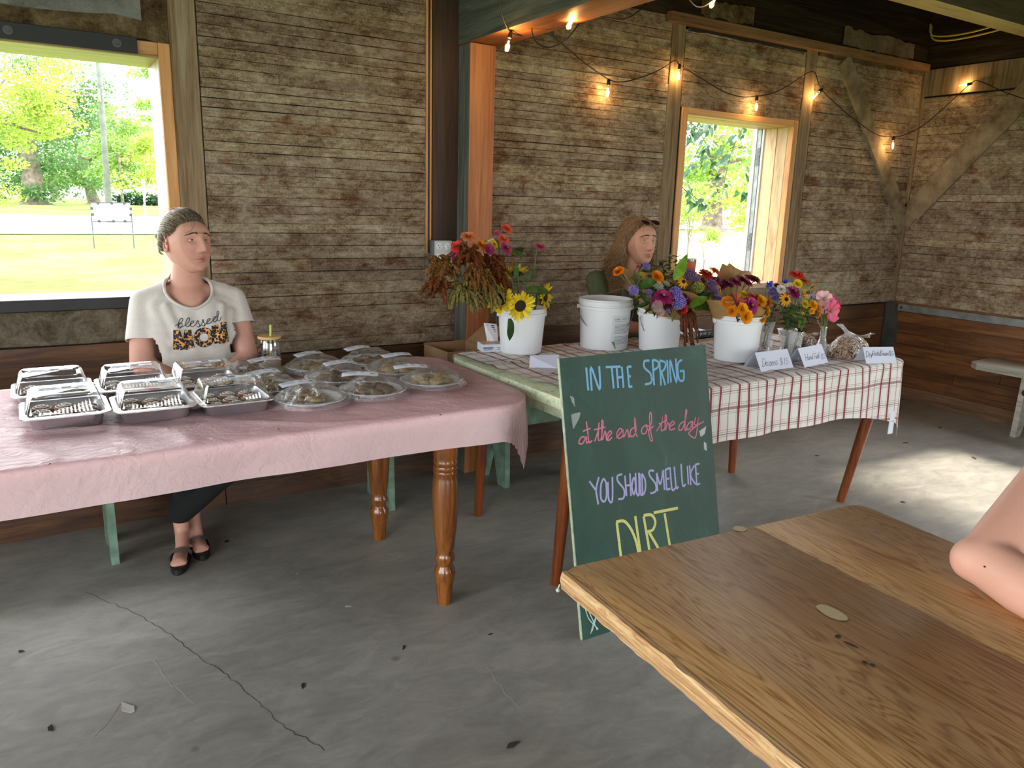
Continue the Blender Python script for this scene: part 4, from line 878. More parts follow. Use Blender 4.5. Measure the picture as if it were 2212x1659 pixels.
# printed label of bucket 2
bc = Vector((2.27, 2.815, ZF))
def on_cyl(a, z, off=.0008): r = lerp(.110, .121, z/.235)+off; return bc+Vector((r*math.cos(a), r*math.sin(a), z))
A0, A1 = R(-112), R(-32)
m = MB().grid(lambda u, v: on_cyl(lerp(A0+(.0 if v > .22 else .22*(1-v/.22)), A1, u), lerp(.012, .168, v)), 24, 12); lb2 = m.obj('label', plain('label_film', (214, 218, 222), .3), B2, smooth=True)
def wrap(me, u0, z0, mat, name, par):
    m = MB(); m.add([on_cyl(A0+(u0+v.co.x)/.117, z0+v.co.y, .0014) for v in me.vertices], [tuple(p.vertices) for p in me.polygons]); return m.obj(name, mat, par)
wrap(text_mesh('traffic', .0125), .012, .147, INKD, 'lettering', lb2); wrap(text_mesh('MASTER', .0105), .050, .147, INK, 'lettering', lb2); wrap(text_mesh('Artificial Grass', .0075), .012, .138, INK, 'lettering', lb2)
m = MB()
for k in range(17):
    if k in (8, 9): continue
    z = .124-k*.0056; u1 = .125-(.03*random.random() if k % 4 == 3 else .006*random.random())
    m.add([on_cyl(A0+lerp(.014, u1, j/16)/.117, z+dz, .0014) for j in range(17) for dz in (0, .0019)], [(2*j, 2*j+2, 2*j+3, 2*j+1) for j in range(16)])
o = m.obj('print_lines', INK, lb2); o['kind'] = 'stuff'
m = MB(); m.add([on_cyl(A0+a, z, .0016) for a, z in ((.02, .048), (.16, .046), (.24, .014), (.20, .014))], [(0, 1, 2, 3)]); m.obj('green_corner', mottled('grass_print', (40, 78, 40), (120, 160, 110), 120, .5, 0), lb2)
# ------------------------------------------------------------------ flower kit
GREEN = mottled('stem_green', (66, 92, 44), (104, 132, 66), 30, .55, .1)
def leafm(name, a, b, tr=.25):
    t = NT(name); n = t.noise(t.pos('O', (1, 1, 1)), 40, 4); c = t.rand(t.ramp(n, [(.3, a), (.7, b)]), .18); t.t.nodes.remove(t.b)
    d = t.n('BsdfPrincipled', {'Base Color': c, 'Roughness': .5, 'Specular IOR Level': .35}); l = t.n('BsdfTranslucent', {'Color': c}); t.set(t.out, 'Surface', t.n('MixShader', {0: tr, 1: d, 2: l})); return t.m
LEAF = leafm('leaf_green', (44, 74, 30), (84, 118, 50)); LEAFB = leafm('leaf_bright', (96, 140, 34), (138, 176, 56), .35); LEAFS = leafm('leaf_sage', (84, 106, 70), (116, 136, 92)); LEAFD = leafm('leaf_dark', (30, 52, 24), (58, 84, 38))
def petal(name, a, b): return MATS[name] if name in MATS else leafm(name, a, b, .3)
PC = dict(coral=((206, 84, 64), (228, 118, 92)), peach=((220, 128, 84), (240, 166, 118)), red=((206, 44, 44), (226, 74, 60)), magenta=((152, 34, 98), (190, 58, 130)), plum=((104, 26, 66), (150, 50, 96)), pink=((176, 66, 112), (206, 100, 140)), orange=((222, 120, 10), (246, 160, 24)), amber=((232, 150, 8), (250, 186, 30)), yellow=((222, 184, 20), (244, 214, 50)), sun=((222, 186, 20), (246, 222, 60)),
          lilac=((124, 104, 190), (168, 150, 222)), mauve=((126, 96, 140), (168, 138, 178)), blue=((52, 66, 190), (92, 110, 226)), pale=((222, 214, 206), (240, 236, 230)), cream=((206, 196, 150), (232, 224, 188)), poppy=((220, 70, 118), (240, 128, 160)), blush=((226, 160, 172), (242, 206, 210)), lime=((150, 166, 60), (186, 196, 88)), rust=((112, 52, 26), (156, 84, 44)), olive=((112, 106, 50), (152, 144, 78)), maroon=((74, 18, 26), (116, 34, 42)), lace=((208, 206, 190), (236, 234, 222)), tassel=((92, 48, 34), (134, 80, 58)))
def pm(c): return petal(c+'_petal', *PC[c])
CACHE = {}
def petal_strip(m, L_, w, base, pitch, curl, rz, tip=.35, cup=0, n=5, twist=0):
    """one petal growing outwards from the axis"""
    rot = Matrix.Rotation(rz, 3, 'Z'); vs = []
    for i in range(n+1):
        t = i/n; ww = w*math.sin(math.pi*min(.97, .12+.80*t**.8))**.7 if tip < .5 else w*(.45+.55*min(1, t*2.2))*(1 if t < .9 else .8)
        a = pitch+curl*t; x = base+L_*t*math.cos(pitch+curl*t*.5); z = L_*t*math.sin(pitch+curl*t*.5)
        for s in (-1, 0, 1): vs.append(rot @ Vector((x, s*ww*.5, z+cup*abs(s)*ww+twist*s*t*.003)))
    fs = []
    for i in range(n):
        for k in (0, 1): fs.append((3*i+k, 3*i+3+k, 3*i+4+k, 3*i+1+k))
    m.add(vs, fs)
def head(kind, c):
    key = (kind, c)
    if key in CACHE: return CACHE[key]
    m = MB(); c2 = None; parts = []; rn = random.Random(hash(kind) % 97+len(c)); mid = dict(petal=(lambda n: MATS[n]))
    if kind == 'zinnia':
        for ly, (n, L_, p, b) in enumerate(((18, .026, .02, .003), (17, .023, .28, .003), (15, .019, .55, .003), (12, .0145, .85, .002), (8, .009, 1.15, .002))):
            for k in range(n): petal_strip(m, L_*rn.uniform(.9, 1.08), .0088, b, p+rn.uniform(-.12, .12), -.25, 2*math.pi*(k+.5*ly)/n, .6, .12, 4)
        parts.append(('petals', m.mesh('petals'), pm(c))); d = MB().ball((0, 0, .007), (.0045, .0045, .005), 12, 6); parts.append(('center', d.mesh('center'), plain('zinnia_eye', (150, 96, 30), .8)))
    elif kind == 'spiky':
        for k in range(46): q = rn.uniform(0, 6.28); petal_strip(m, rn.uniform(.02, .03), .0045, .003, rn.uniform(-.05, 1.1), rn.uniform(-.3, .3), q, .6, .3, 4)
        parts.append(('petals', m.mesh('petals'), pm(c)))
    elif kind == 'marigold':
        for ly in range(5):
            n = (18, 17, 15, 12, 8)[ly]
            for k in range(n): petal_strip(m, (.022, .020, .017, .013, .009)[ly]*rn.uniform(.9, 1.1), .0092, .002, -.1+ly*.29+rn.uniform(-.15, .15), .25, 2*math.pi*(k+.37*ly)/n, .6, rn.uniform(-.25, .3), 4)
        parts.append(('petals', m.mesh('petals'), pm(c))); d = MB().lathe([(.002, -.014), (.005, -.012), (.007, -.004), (.008, .0)], 10); parts.append(('calyx', d.mesh('calyx'), GREEN))
    elif kind == 'rudbeckia':
        for k in range(12): petal_strip(m, .021*rn.uniform(.9, 1.1), .008, .006, rn.uniform(-.3, .1), -.5, 2*math.pi*k/12, .3, .1, 4)
        parts.append(('petals', m.mesh('petals'), pm(c))); d = MB().ball((0, 0, .003), (.0075, .0075, .0065), 12, 7); parts.append(('cone', d.mesh('cone'), plain('black_cone', (26, 18, 16), .9)))
    elif kind == 'ball':         # scabious, statice, allium: a ball of tiny florets
        for k in range(150):
            z = 1-1.5*(k+.5)/150; r = math.sqrt(max(0, 1-z*z)); q = k*2.39996; n_ = Vector((r*math.cos(q), r*math.sin(q), z)); p = n_*.019*rn.uniform(.85, 1.12)
            u = n_.orthogonal().normalized(); v = n_.cross(u); a = rn.uniform(0, 6); s = .0042
            m.add([p, p+(u*math.cos(a)+v*math.sin(a))*s+n_*s*.5, p+(u*math.cos(a+1.2)+v*math.sin(a+1.2))*s+n_*s*.5], [(0, 1, 2)]); m.add([p, p-(u*math.cos(a)+v*math.sin(a))*s+n_*s*.5, p-(u*math.cos(a+1.2)+v*math.sin(a+1.2))*s+n_*s*.5], [(0, 1, 2)])
        parts.append(('florets', m.mesh('florets', False), pm(c))); d = MB().ball((0, 0, 0), .0155, 10, 7); parts.append(('core', d.mesh('core'), plain(c+'_core', tuple(int(x*.55) for x in PC[c][0]), .9)))
    elif kind == 'spike':
        for k in range(140):
            t = k/140; q = k*2.4; r = .0095*math.sin(math.pi*(.2+.75*t)); p = Vector((r*math.cos(q), r*math.sin(q), .055*(t-.8))); n_ = Vector((math.cos(q), math.sin(q), .3)); u = n_.cross(Vector((0, 0, 1))).normalized(); s = .004
            m.add([p, p+n_*s+u*s*.7, p+n_*s-u*s*.7+Vector((0, 0, s))], [(0, 1, 2)])
        parts.append(('florets', m.mesh('florets', False), pm(c))); d = MB().tube([(0, 0, -.045), (0, 0, -.02), (0, 0, .008)], [.005, .0075, .003], 8); parts.append(('core', d.mesh('core'), plain(c+'_core', tuple(int(x*.55) for x in PC[c][0]), .9)))
    elif kind == 'umbel':
        for k in range(110):
            q = k*2.39996; r = .026*math.sqrt((k+.5)/110); p = Vector((r*math.cos(q), r*math.sin(q), -.25*r*r/.026+rn.uniform(-.0015, .0015)))
            a = rn.uniform(0, 6)
            for j in range(3): b = a+2.09*j; m.add([p, p+Vector((math.cos(b), math.sin(b), .15))*.0026, p+Vector((math.cos(b+.9), math.sin(b+.9), .15))*.0026], [(0, 1, 2)])
        parts.append(('florets', m.mesh('florets', False), pm(c))); d = MB()
        for k in range(16): q = k*2.4; r = .024*math.sqrt((k+.5)/16); d.tube([(0, 0, -.018), (r*math.cos(q), r*math.sin(q), -.002)], .0005, 4)
        parts.append(('rays', d.mesh('rays'), GREEN))
    elif kind == 'poppy':
        for k in range(5):
            rot = Matrix.Rotation(2*math.pi*k/5, 3, 'Z')
            m.grid(lambda u, v: rot @ Vector(((.006+.028*v)*math.cos((u-.5)*1.7), (.006+.028*v)*math.sin((u-.5)*1.7), .012*v*v*.8+.004*v*math.sin(u*14+k)+.001*(k % 2)+.006*v*v*noise.noise((u*3, k*2, v*3)))), 10, 6)
        parts.append(('petals', m.mesh('petals'), pm(c))); d = MB().ball((0, 0, .006), (.006, .006, .005), 10, 6); parts.append(('center', d.mesh('center'), plain('poppy_eye', (150, 140, 90), .8)))
    elif kind == 'cornflower':
        for k in range(34): q = rn.uniform(0, 6.28); petal_strip(m, rn.uniform(.012, .019), .0042, .002, rn.uniform(.05, 1.2), .2, q, .6, .2, 3)
        parts.append(('petals', m.mesh('petals'), pm(c)))
    CACHE[key] = parts; return parts
NAMES = dict(zinnia='zinnia', spiky='cactus_zinnia', marigold='marigold', rudbeckia='black_eyed_susan', ball='ball_flower', spike='flower_spike', umbel='lace_flower', poppy='poppy', cornflower='cornflower')
def mouth(pos, root, rim):
    c, r, z = rim; d = Vector((pos.x-c.x, pos.y-c.y, 0)); d = d.normalized()*min(r, d.length*.6) if d.length > 1e-6 else d; return Vector((c.x, c.y, c.z+z))+d
def flower(kind, c, pos, face, root, s, label, group, bend=.25, sr=.0022, rim=None):
    pos, root, face = Vector(pos), Vector(root), Vector(face).normalized()
    t = thing(NAMES[kind], label, 'flower', root, 0, group)
    rot = Vector((0, 0, 1)).rotation_difference(face).to_euler()
    for nm, me, mt in head(kind, c):
        o = link(nm, me, mt if me.users == 0 else None); o.location = pos; o.rotation_euler = rot; o.scale = (s, s, s); put(o, t)
    d = (pos-root).length; MB().tube(spline([pos-face*.004*s, pos-face*min(.05, d*bend*.5), mouth(pos, root, rim) if rim else root.lerp(pos, .45)+Vector((0, 0, -.01)), root], 6), sr, 6).obj('stem', GREEN, t, smooth=True)
    return t
def blade(L_, w, curl=.4, n=8, fold=.18, name='leaf'):
    m = MB(); vs = []
    for i in range(n+1):
        t = i/n; ww = w*math.sin(math.pi*min(1, .06+.94*t))**.8*(1-.35*t); a = curl*t
        for s in (-1, 0, 1): vs.append((L_*t*math.cos(a*.6), s*ww*.5, -L_*t*math.sin(a*.6)+abs(s)*fold*ww+.003*math.sin(t*9+s)))
    return m.add(vs, [(3*i+k, 3*i+3+k, 3*i+4+k, 3*i+1+k) for i in range(n) for k in (0, 1)]).mesh(name)
LM = [blade(.11, .048), blade(.055, .018, .5), blade(.036, .010, .3), blade(.075, .028, .9)]
def leaf_at(me, pos, d, up, mat, parent, s=1, name='leaf'):
    d = Vector(d).normalized(); up = Vector(up); y = up.cross(d).normalized(); z = d.cross(y); o = bpy.data.objects.new(name, me); COL.objects.link(o)
    if not me.materials: me.materials.append(mat)
    o.location = pos; o.rotation_euler = Matrix((d, y, z)).transposed().to_euler(); o.scale = (s, s, s); o.material_slots[0].link = 'OBJECT'; o.material_slots[0].material = mat; put(o, parent); return o
def spray(name, label, root, top, n, mat, group, L=1, s=1, lean=.5, me=1, rim=None):
    root, top = Vector(root), Vector(top); t = thing(name, label, 'foliage', root, 0, group); path = spline([root, mouth(top, root, rim) if rim else root.lerp(top, .5)+Vector((0, 0, .01)), top], 8)
    MB().tube(path, [.002-.0012*i/(len(path)-1) for i in range(len(path))], 5).obj('stem', GREEN, t, smooth=True)
    m = MB(); rn = random.Random(int(abs(top.x*7919))); ax = (top-root).normalized()
    for k in range(n):
        f = (.55 if rim else .30)+(.45 if rim else .70)*(k+.5)/n; p = path[min(len(path)-1, int(f*(len(path)-1)))]; q = k*2.4+rn.random(); side = ax.orthogonal().normalized(); side = (Matrix.Rotation(q, 3, ax) @ side)
        d = (ax*lean+side).normalized(); leaf_at(LM[me], p, d, ax, mat, t, s*rn.uniform(.7, 1.1))
    return t
# ---- bucket 1: sunflowers, zinnias, amaranth
b1 = Vector((1.845, 2.875, ZF)); CAMD = lambda p: (CAM-Vector(p)).normalized()
def root_in(b, rr=.05): q = random.uniform(0, 6.28); r = rr*random.random()**.5; return b+Vector((r*math.cos(q), r*math.sin(q), .014))
sp_me = {}
def sun_petal(k):
    if k not in sp_me:
        m = MB(); petal_strip(m, .034+.004*k, .0125, 0, .12+.06*k, -.35+.22*k, 0, .3, .14, 6); sp_me[k] = m.mesh('petal')
    return sp_me[k]
def sunflower(pos, face, root, s, label, npet=20, back=False):
    t = thing('sunflower', label, 'flower', root, 0, 'sunflowers'); pos, face = Vector(pos), Vector(face).normalized(); q0 = Vector((0, 0, 1)).rotation_difference(face).to_matrix()
    o = MB().lathe([(0, .007), (.010, .0075), (.018, .006), (.0225, .001), (.0225, -.003), (.012, -.009), (0, -.010)], 26).obj('disc', [mottled('sunflower_disc', (24, 14, 10), (54, 34, 22), 140, .9, .7, 300, .003, kind='O')], center=False, smooth=True); o.location = pos; o.rotation_euler = q0.to_euler(); o.scale = (s, s, s); put(o, t)
    for ly in range(2):
        for k in range(npet):
            a = 2*math.pi*(k+.5*ly)/npet+random.uniform(-.09, .09); me = sun_petal((k+ly) % 3); p = link('petal', me, pm('sun') if me.users == 0 else None)
            rm = q0 @ Matrix.Rotation(a, 3, 'Z'); p.location = pos+rm @ Vector((.0205*s, 0, -.001-.002*ly)); p.rotation_euler = (rm @ Matrix.Rotation(random.uniform(-.3, .12), 3, 'Y') @ Matrix.Rotation(random.uniform(-.25, .25), 3, 'X')).to_euler(); ss = s*random.uniform(.8, 1.1); p.scale = (ss, ss, ss); put(p, t)
    m = MB()
    for k in range(14): petal_strip(m, .03, .011, .008, -.5, .8, 2*math.pi*k/14, .3, .1, 4)
    m.v = [q0 @ (v*s)+pos-face*.008 for v in m.v]; m.obj('sepals', LEAF, t, smooth=True)
    root = Vector(root); mo = mouth(pos, root, (b1, .08, .20)); MB().tube(spline([pos-face*.008, pos-face*.03+(mo-pos)*.2+Vector((0, 0, .02)), mo+Vector((0, 0, .01)), root], 7), .0042, 8).obj('stem', GREEN, t, smooth=True); return t
def P1(x, y, dy): return ony(x, y, 2.875+dy)
for (x, y, dy, fc, s, lb) in ((1081, 648, -.13, (-.75, -.6, .42), 1.12, 'sunflower facing left at the rim of its bucket'), (1124, 661, -.16, (-.12, -.9, -.15), 1.12, 'sunflower facing forward and down over its bucket'), (1177, 641, -.10, (.55, -.7, .05), 1.12, 'sunflower half hidden behind a broad leaf'), (1117, 588, -.03, (.1, .35, .9), .95, 'sunflower turned to the back above the others'), (1090, 600, -.05, (-.95, .1, .35), .8, 'small sunflower seen edge on beside the amaranth')):
    sunflower(P1(x, y, dy), fc, root_in(b1), s, lb)
for (k, c, x, y, dy, fc, s, lb) in (('zinnia', 'coral', 1095, 494, .0, (.15, -.6, .7), 1.0, 'highest coral zinnia above the amaranth'), ('zinnia', 'pink', 1074, 503, .05, (-.4, -.5, .6), .6, 'small pink zinnia tucked behind the highest coral one'), ('zinnia', 'coral', 1088, 517, -.02, (0, -.7, .6), .95, 'second coral zinnia just under the highest'), ('zinnia', 'peach', 1012, 512, -.01, (-.1, -.45, .85), 1.25, 'large peach zinnia on top of the amaranth'), ('zinnia', 'red', 988, 532, -.04, (-.6, -.6, .5), 1.0, 'red zinnia left of the peach one'), ('marigold', 'orange', 1041, 529, -.02, (.1, -.6, .6), .95, 'orange marigold between peach and pink zinnias'), ('zinnia', 'magenta', 980, 548, .0, (-.7, -.5, .2), .7, 'small magenta zinnia at the far left of the amaranth'), ('marigold', 'amber', 992, 559, -.03, (-.5, -.6, .3), .85, 'amber marigold peeping out left of the amaranth'),
     ('spike', 'cream', 1062, 521, .02, (.7, -.2, .6), 1.0, 'cream flower spike beside the orange marigold'), ('zinnia', 'yellow', 1068, 528, .0, (.2, -.7, .3), .7, 'yellow zinnia above the magenta ones'), ('zinnia', 'pink', 1094, 537, -.04, (.25, -.7, .5), 1.1, 'rosy zinnia below the two coral ones'), ('zinnia', 'magenta', 1058, 538, -.05, (0, -.8, .4), .85, 'deep magenta zinnia half buried in amaranth'), ('zinnia', 'pink', 1167, 533, -.04, (.1, -.45, .8), .95, 'lone dusty pink zinnia on a long bent stem'), ('zinnia', 'orange', 1105, 566, .03, (.6, -.3, .4), .6, 'small orange flower behind the amaranth tips')):
    flower(k, c, P1(x, y, dy), fc, root_in(b1), s, lb, 'flowers in the sunflower bucket', rim=(b1, .085, .20))
t = thing('leafy_stem', 'broad sunflower leaves among the blooms of the sunflower bucket', 'foliage', b1)
for (x, y, dy, d, up, s, mt) in ((1136, 628, -.15, (1, -.1, .05), (0, -.6, .8), 1.25, LEAF), (1100, 688, -.125, (.15, -.05, -1), (0, -1, .1), .95, LEAFD), (1096, 548, -.02, (1, -.1, .05), (0, -.7, .7), .85, LEAF), (1105, 552, -.0, (.9, .1, .5), (0, -.7, .7), .8, LEAFD), (1110, 600, -.06, (.2, -.3, .9), (0, -1, 0), .6, LEAF), (1135, 608, -.05, (.5, -.2, .8), (0, -1, 0), .6, LEAF)):
    leaf_at(LM[0], P1(x, y, dy), d, up, mt, t, s)
MB().tube(spline([b1+Vector((0, 0, .02)), b1+Vector((.02, -.05, .2)), P1(1110, 560, -.02)], 8), .003, 6).obj('stem', GREEN, t)
# amaranth: each head a bundle of knobbly drooping tassels
def tassel(m, path, r0, seed, n=9):
    path = spline(path, 9); k = len(path); rs = [r0*math.sin(math.pi*(.12+.84*i/(k-1)))**.6*(1+.25*noise.noise((i*1.1, seed, 0))) for i in range(k)]
    b = len(m.v); m.tube(path, rs, n)
    for i in range(b, len(m.v)): v = m.v[i]; m.v[i] = v+Vector((noise.noise(v*420), noise.noise(v*420+Vector((9, 0, 0))), noise.noise(v*420+Vector((0, 9, 0)))))*r0*.95
def ama_mat(name, a, b):
    t = NT(name); n = t.noise(t.pos('P'), 220, 4, .7); t.bs(col=t.ramp(n, [(.32, a), (.68, b)]), rough=.95, spec=.1, nrm=t.bump(n, 1.0, .004)); return t.m
AM = [ama_mat('amaranth_rust', (74, 36, 18), (142, 80, 46)), ama_mat('amaranth_gold', (92, 56, 24), (152, 106, 56)), ama_mat('amaranth_olive', (92, 80, 38), (162, 148, 86))]
ac = P1(1020, 565, -.03)
for (k, x, y, dy, mt, nt, ln, lb) in ((0, 1013, 545, -.09, 0, 16, .085, 'rust amaranth head crowning the bunch'), (1, 1022, 590, -.13, 1, 18, .085, 'golden amaranth head in the middle of the bunch'), (2, 1058, 565, -.08, 0, 16, .08, 'rust amaranth head at the right of the bunch'), (3, 965, 572, -.07, 1, 14, .09, 'golden amaranth head reaching left by the sockets'), (4, 952, 608, -.08, 0, 12, .075, 'rust amaranth head at the far left of the bunch'), (5, 1000, 622, -.12, 2, 20, .085, 'olive amaranth head hanging low at the left'), (6, 1050, 622, -.12, 2, 16, .07, 'olive amaranth head hanging low by the sunflower'), (7, 1075, 595, -.09, 0, 13, .06, 'rust amaranth head behind the sunflower petals')):
    c = P1(x, y, dy); t = thing('amaranth', lb, 'flower', b1, 0, 'amaranth heads'); rn = random.Random(k*11+3); m = MB(); out = (c-ac); out = Vector((out.x, out.y, 0))
    for j in range(int(nt*1.7)):
        q = 2.39996*j+rn.uniform(-.3, .3); e = rn.uniform(-.35, 1.2); d = Vector((math.cos(q)*math.cos(e), math.sin(q)*math.cos(e)*.8-.15, math.sin(e)))+out*5; d.normalize(); L_ = ln*rn.uniform(.55, 1.15)
        p0 = c-Vector((0, 0, .02)); p1 = p0+d*L_*.5+Vector((0, 0, .006)); p2 = p0+d*L_*.85-Vector((0, 0, .008+.02*rn.random())); p3 = p0+d*L_-Vector((0, 0, .02+.05*rn.random()*(1.3 if mt == 2 else .7)))
        tassel(m, [p0, p1, p2, p3], .0068, k*31+j, 8)
        for jj in range(3): s0 = p0.lerp(p2, .35+.25*jj); sd_ = Vector((rn.uniform(-1, 1), rn.uniform(-1, .2), rn.uniform(-.3, .8))).normalized()*.022; tassel(m, [s0, s0+sd_*.6, s0+sd_-Vector((0, 0, .010))], .0046, k*77+j*3+jj, 6)
    m.ball(c-Vector((0, 0, .02)), (.022, .02, .022), 12, 8); m.obj('tassels', AM[mt], t, smooth=True)
    MB().tube(spline([c-Vector((0, 0, .02)), mouth(c, b1, (b1, .07, .21))+Vector((0, 0, .02)), root_in(b1)], 7), .004, 6).obj('stem', GREEN, t, smooth=True)
# ---- kraft paper cones
KRAFT = mottled('kraft_paper', (150, 112, 66), (178, 142, 92), 6, .8, .25, 18, .004)
def cone(label, base, axis, r0, r1, L_, top, open_a, name='wrapping_paper', seed=0, thick=.0006):
    base, axis = Vector(base), Vector(axis).normalized(); u = axis.orthogonal().normalized(); 
    u = (Vector((1, 0, 0))-axis*axis.x).normalized(); v = axis.cross(u); m = MB()
    def f(a, t):
        q = lerp(open_a[0], open_a[1], a); h = L_*t*(top(q) if t > 0 else 1); r = lerp(r0, r1, t)*(1+.07*noise.noise((math.cos(q)*2.3, math.sin(q)*2.3+t, seed))*t*2)
        cr = .007*t*noise.noise((q*3.1, t*2.2, seed+4)); return base+axis*h+(u*math.cos(q)+v*math.sin(q))*(r+cr)
    m.grid(f, 40, 8); me = m.mesh(name, True); solid(me, thick); me.polygons.foreach_set('use_smooth', [False]*len(me.polygons)); o = link(name, me, KRAFT); return tag(o, label, 'wrapping paper', 'kraft paper wraps')
b3 = Vector((2.475, 2.66, ZF)); b4 = Vector((2.635, 2.335, ZF))
W3 = cone('open kraft wrap around the mixed bouquet behind the chalkboard', b3+Vector((0, -.01, .165)), (.02, -.16, .98), .085, .225, .15, lambda q: 1.12-.60*math.exp(-((q+1.15)/.55)**2)+.14*math.sin(3*q+.5), (R(-268), R(91)), seed=2)
st = MB(); sp = [onpl(x, y, P1(1392, 672, -.34), (-.25, -.95, .2)) for x, y in ((1384, 655), (1398, 658), (1400, 684), (1386, 681))]
bv = BVHTree.FromPolygons([v.co for v in W3.data.vertices], [p.vertices for p in W3.data.polygons])
def onto(bvh, x, y, lift=.0015):
    h = bvh.ray_cast(CAM, ray(x, y).normalized()); return (h[0]-ray(x, y).normalized()*lift) if h[0] else None
sp = [onto(bv, x, y) for x, y in ((1384, 655), (1398, 658), (1400, 684), (1386, 681))]
if all(sp): o = MB().poly(sp).obj('sticker', plain('white_sticker', (222, 226, 232), .5), W3)
W4 = cone('kraft wrap of the marigold bouquet in the front bucket', b4+Vector((-.005, .01, .175)), (-.10, .05, .99), .088, .135, .115, lambda q: .95-.55*math.exp(-((q+1.1)/.8)**2), (R(-262), R(40)), seed=5)
W5 = cone('peaked kraft wrap behind the magenta zinnias', (2.955, 2.70, ZF+.005), (.0, -.06, 1), .05, .105, .235, lambda q: .90+.08*math.sin(2*q+1), (R(-250), R(100)), seed=8)
pk = [(1546, 604), (1560.5, 569), (1570.5, 574), (1575.5, 568), (1588, 578), (1603, 585), (1621, 586), (1623, 600), (1610, 640), (1560, 640)]; pc = ony(1585, 600, 2.70); pp = [ony(x, y, 2.76+(.03 if i in (1, 3) else 0)-(.03 if i in (0, 6, 7) else 0)) for i, (x, y) in enumerate(pk)]
me = MB().add([pc]+pp, [(0, i+1, (i+1) % len(pp)+1) for i in range(len(pp))]).mesh('peak_sheet', False); solid(me, .0006); o = link('peak_sheet', me, KRAFT); put(o, W5)
# ---- mixed bouquet
def P3(x, y, dy): return ony(x, y, 2.60+dy)
r3 = lambda: root_in(b3, .04)
G3 = 'flowers in the mixed bouquet'
for (k, c, x, y, dy, fc, s, lb) in (('marigold', 'orange', 1421, 598, -.1, (-.1, -.8, .6), 1.25, 'round orange marigold in the middle of the mixed bouquet'), ('marigold', 'orange', 1336, 586, -.03, (-.7, -.1, .7), 1.1, 'orange marigold seen from the side at the paper edge'), ('umbel', 'yellow', 1388, 590, -.06, (-.2, -.5, .8), .6, 'yellow statice left of the orange marigold'), ('umbel', 'yellow', 1392, 599, -.08, (.1, -.6, .7), .45, 'lower yellow statice by the orange marigold'), ('ball', 'lilac', 1396, 575, .0, (.1, -.5, .8), .85, 'violet scabious at the back under the chin of the woman'), ('ball', 'pink', 1378, 576, .02, (-.2, -.5, .8), .45, 'tiny pink bloom at the back of the mixed bouquet'), ('ball', 'lilac', 1369, 627, -.14, (-.5, -.8, .1), 1.0, 'lavender scabious at the left fold of the paper'),
     ('ball', 'lilac', 1459, 633, -.2, (.0, -.85, .5), 1.3, 'upper pale violet scabious at the front of the mixed bouquet'), ('ball', 'lilac', 1466, 652, -.22, (.15, -.95, .1), 1.5, 'large pale violet scabious at the front of the mixed bouquet'), ('zinnia', 'magenta', 1433, 641, -.2, (-.2, -.5, .8), 1.5, 'big magenta zinnia at the front of the mixed bouquet'), ('zinnia', 'plum', 1480, 645, -.17, (.3, -.8, .3), 1.2, 'plum zinnia right of the pale violet scabious'), ('marigold', 'red', 1478, 668, -.2, (.2, -.9, -.1), .9, 'crimson bloom under the plum zinnia'), ('rudbeckia', 'amber', 1476, 609, -.08, (.0, -.8, .5), 1.15, 'black eyed susan beside the bright upright leaf'), ('ball', 'mauve', 1490, 594, -.03, (.2, -.4, .9), 1.55, 'mauve pompon below the orange tumbler'), ('ball', 'mauve', 1503, 606, -.05, (.3, -.5, .8), 1.0, 'smaller mauve pompon right of the first'), ('ball', 'lime', 1508, 621, -.11, (.2, -.7, .6), 1.25, 'green fuzzy seed head of the mixed bouquet'),
     ('ball', 'mauve', 1537, 617, -.07, (.4, -.5, .7), 1.35, 'mauve pompon at the right side of the mixed bouquet'), ('ball', 'mauve', 1544, 630, -.09, (.5, -.6, .4), .9, 'lowest mauve pompon of the mixed bouquet'), ('rudbeckia', 'amber', 1556, 626, -.05, (.8, -.4, .2), 1.1, 'black eyed susan at the far right of the mixed bouquet'), ('rudbeckia', 'amber', 1518, 611, -.06, (.4, -.5, .6), .8, 'small yellow daisy behind the green seed head'), ('spike', 'lilac', 1560, 645, -.12, (.9, -.4, -.2), .95, 'violet statice spike over the paper edge'), ('spike', 'blue', 1521, 632, -.1, (.1, -.9, -.3), .8, 'dark blue statice spike right of centre'), ('umbel', 'lace', 1424, 616, -.14, (-.1, -.7, .6), 1.0, 'white lace flower below the orange marigold'), ('umbel', 'lace', 1441, 611, -.11, (.1, -.6, .7), .7, 'small white lace flower below the marigold'), ('umbel', 'blush', 1421, 662, -.24, (-.3, -.9, .0), 1.0, 'dusty pink lace flower over the paper front'), ('umbel', 'blush', 1428, 678, -.24, (-.1, -.95, -.3), .8, 'lowest dusty pink lace flower over the paper'), ('ball', 'lilac', 1402, 632, -.15, (-.2, -.8, .3), .7, 'small lilac scabious left of the magenta zinnia'), ('ball', 'lilac', 1443, 672, -.22, (0, -.9, 0), .5, 'tiny lilac floret low in the mixed bouquet'), ('ball', 'maroon', 1428, 570, .03, (0, -.5, .8), .5, 'dark maroon bud at the top of the mixed bouquet'), ('zinnia', 'plum', 1416, 652, -.19, (-.2, -.8, .1), .9, 'shaded plum zinnia below the magenta one'), ('zinnia', 'maroon', 1446, 655, -.19, (0, -.9, .1), 1.0, 'dark maroon zinnia in the heart of the bouquet')):
    flower(k, c, P3(x, y, dy), fc, r3(), s, lb, G3, rim=(b3, .08, .20))
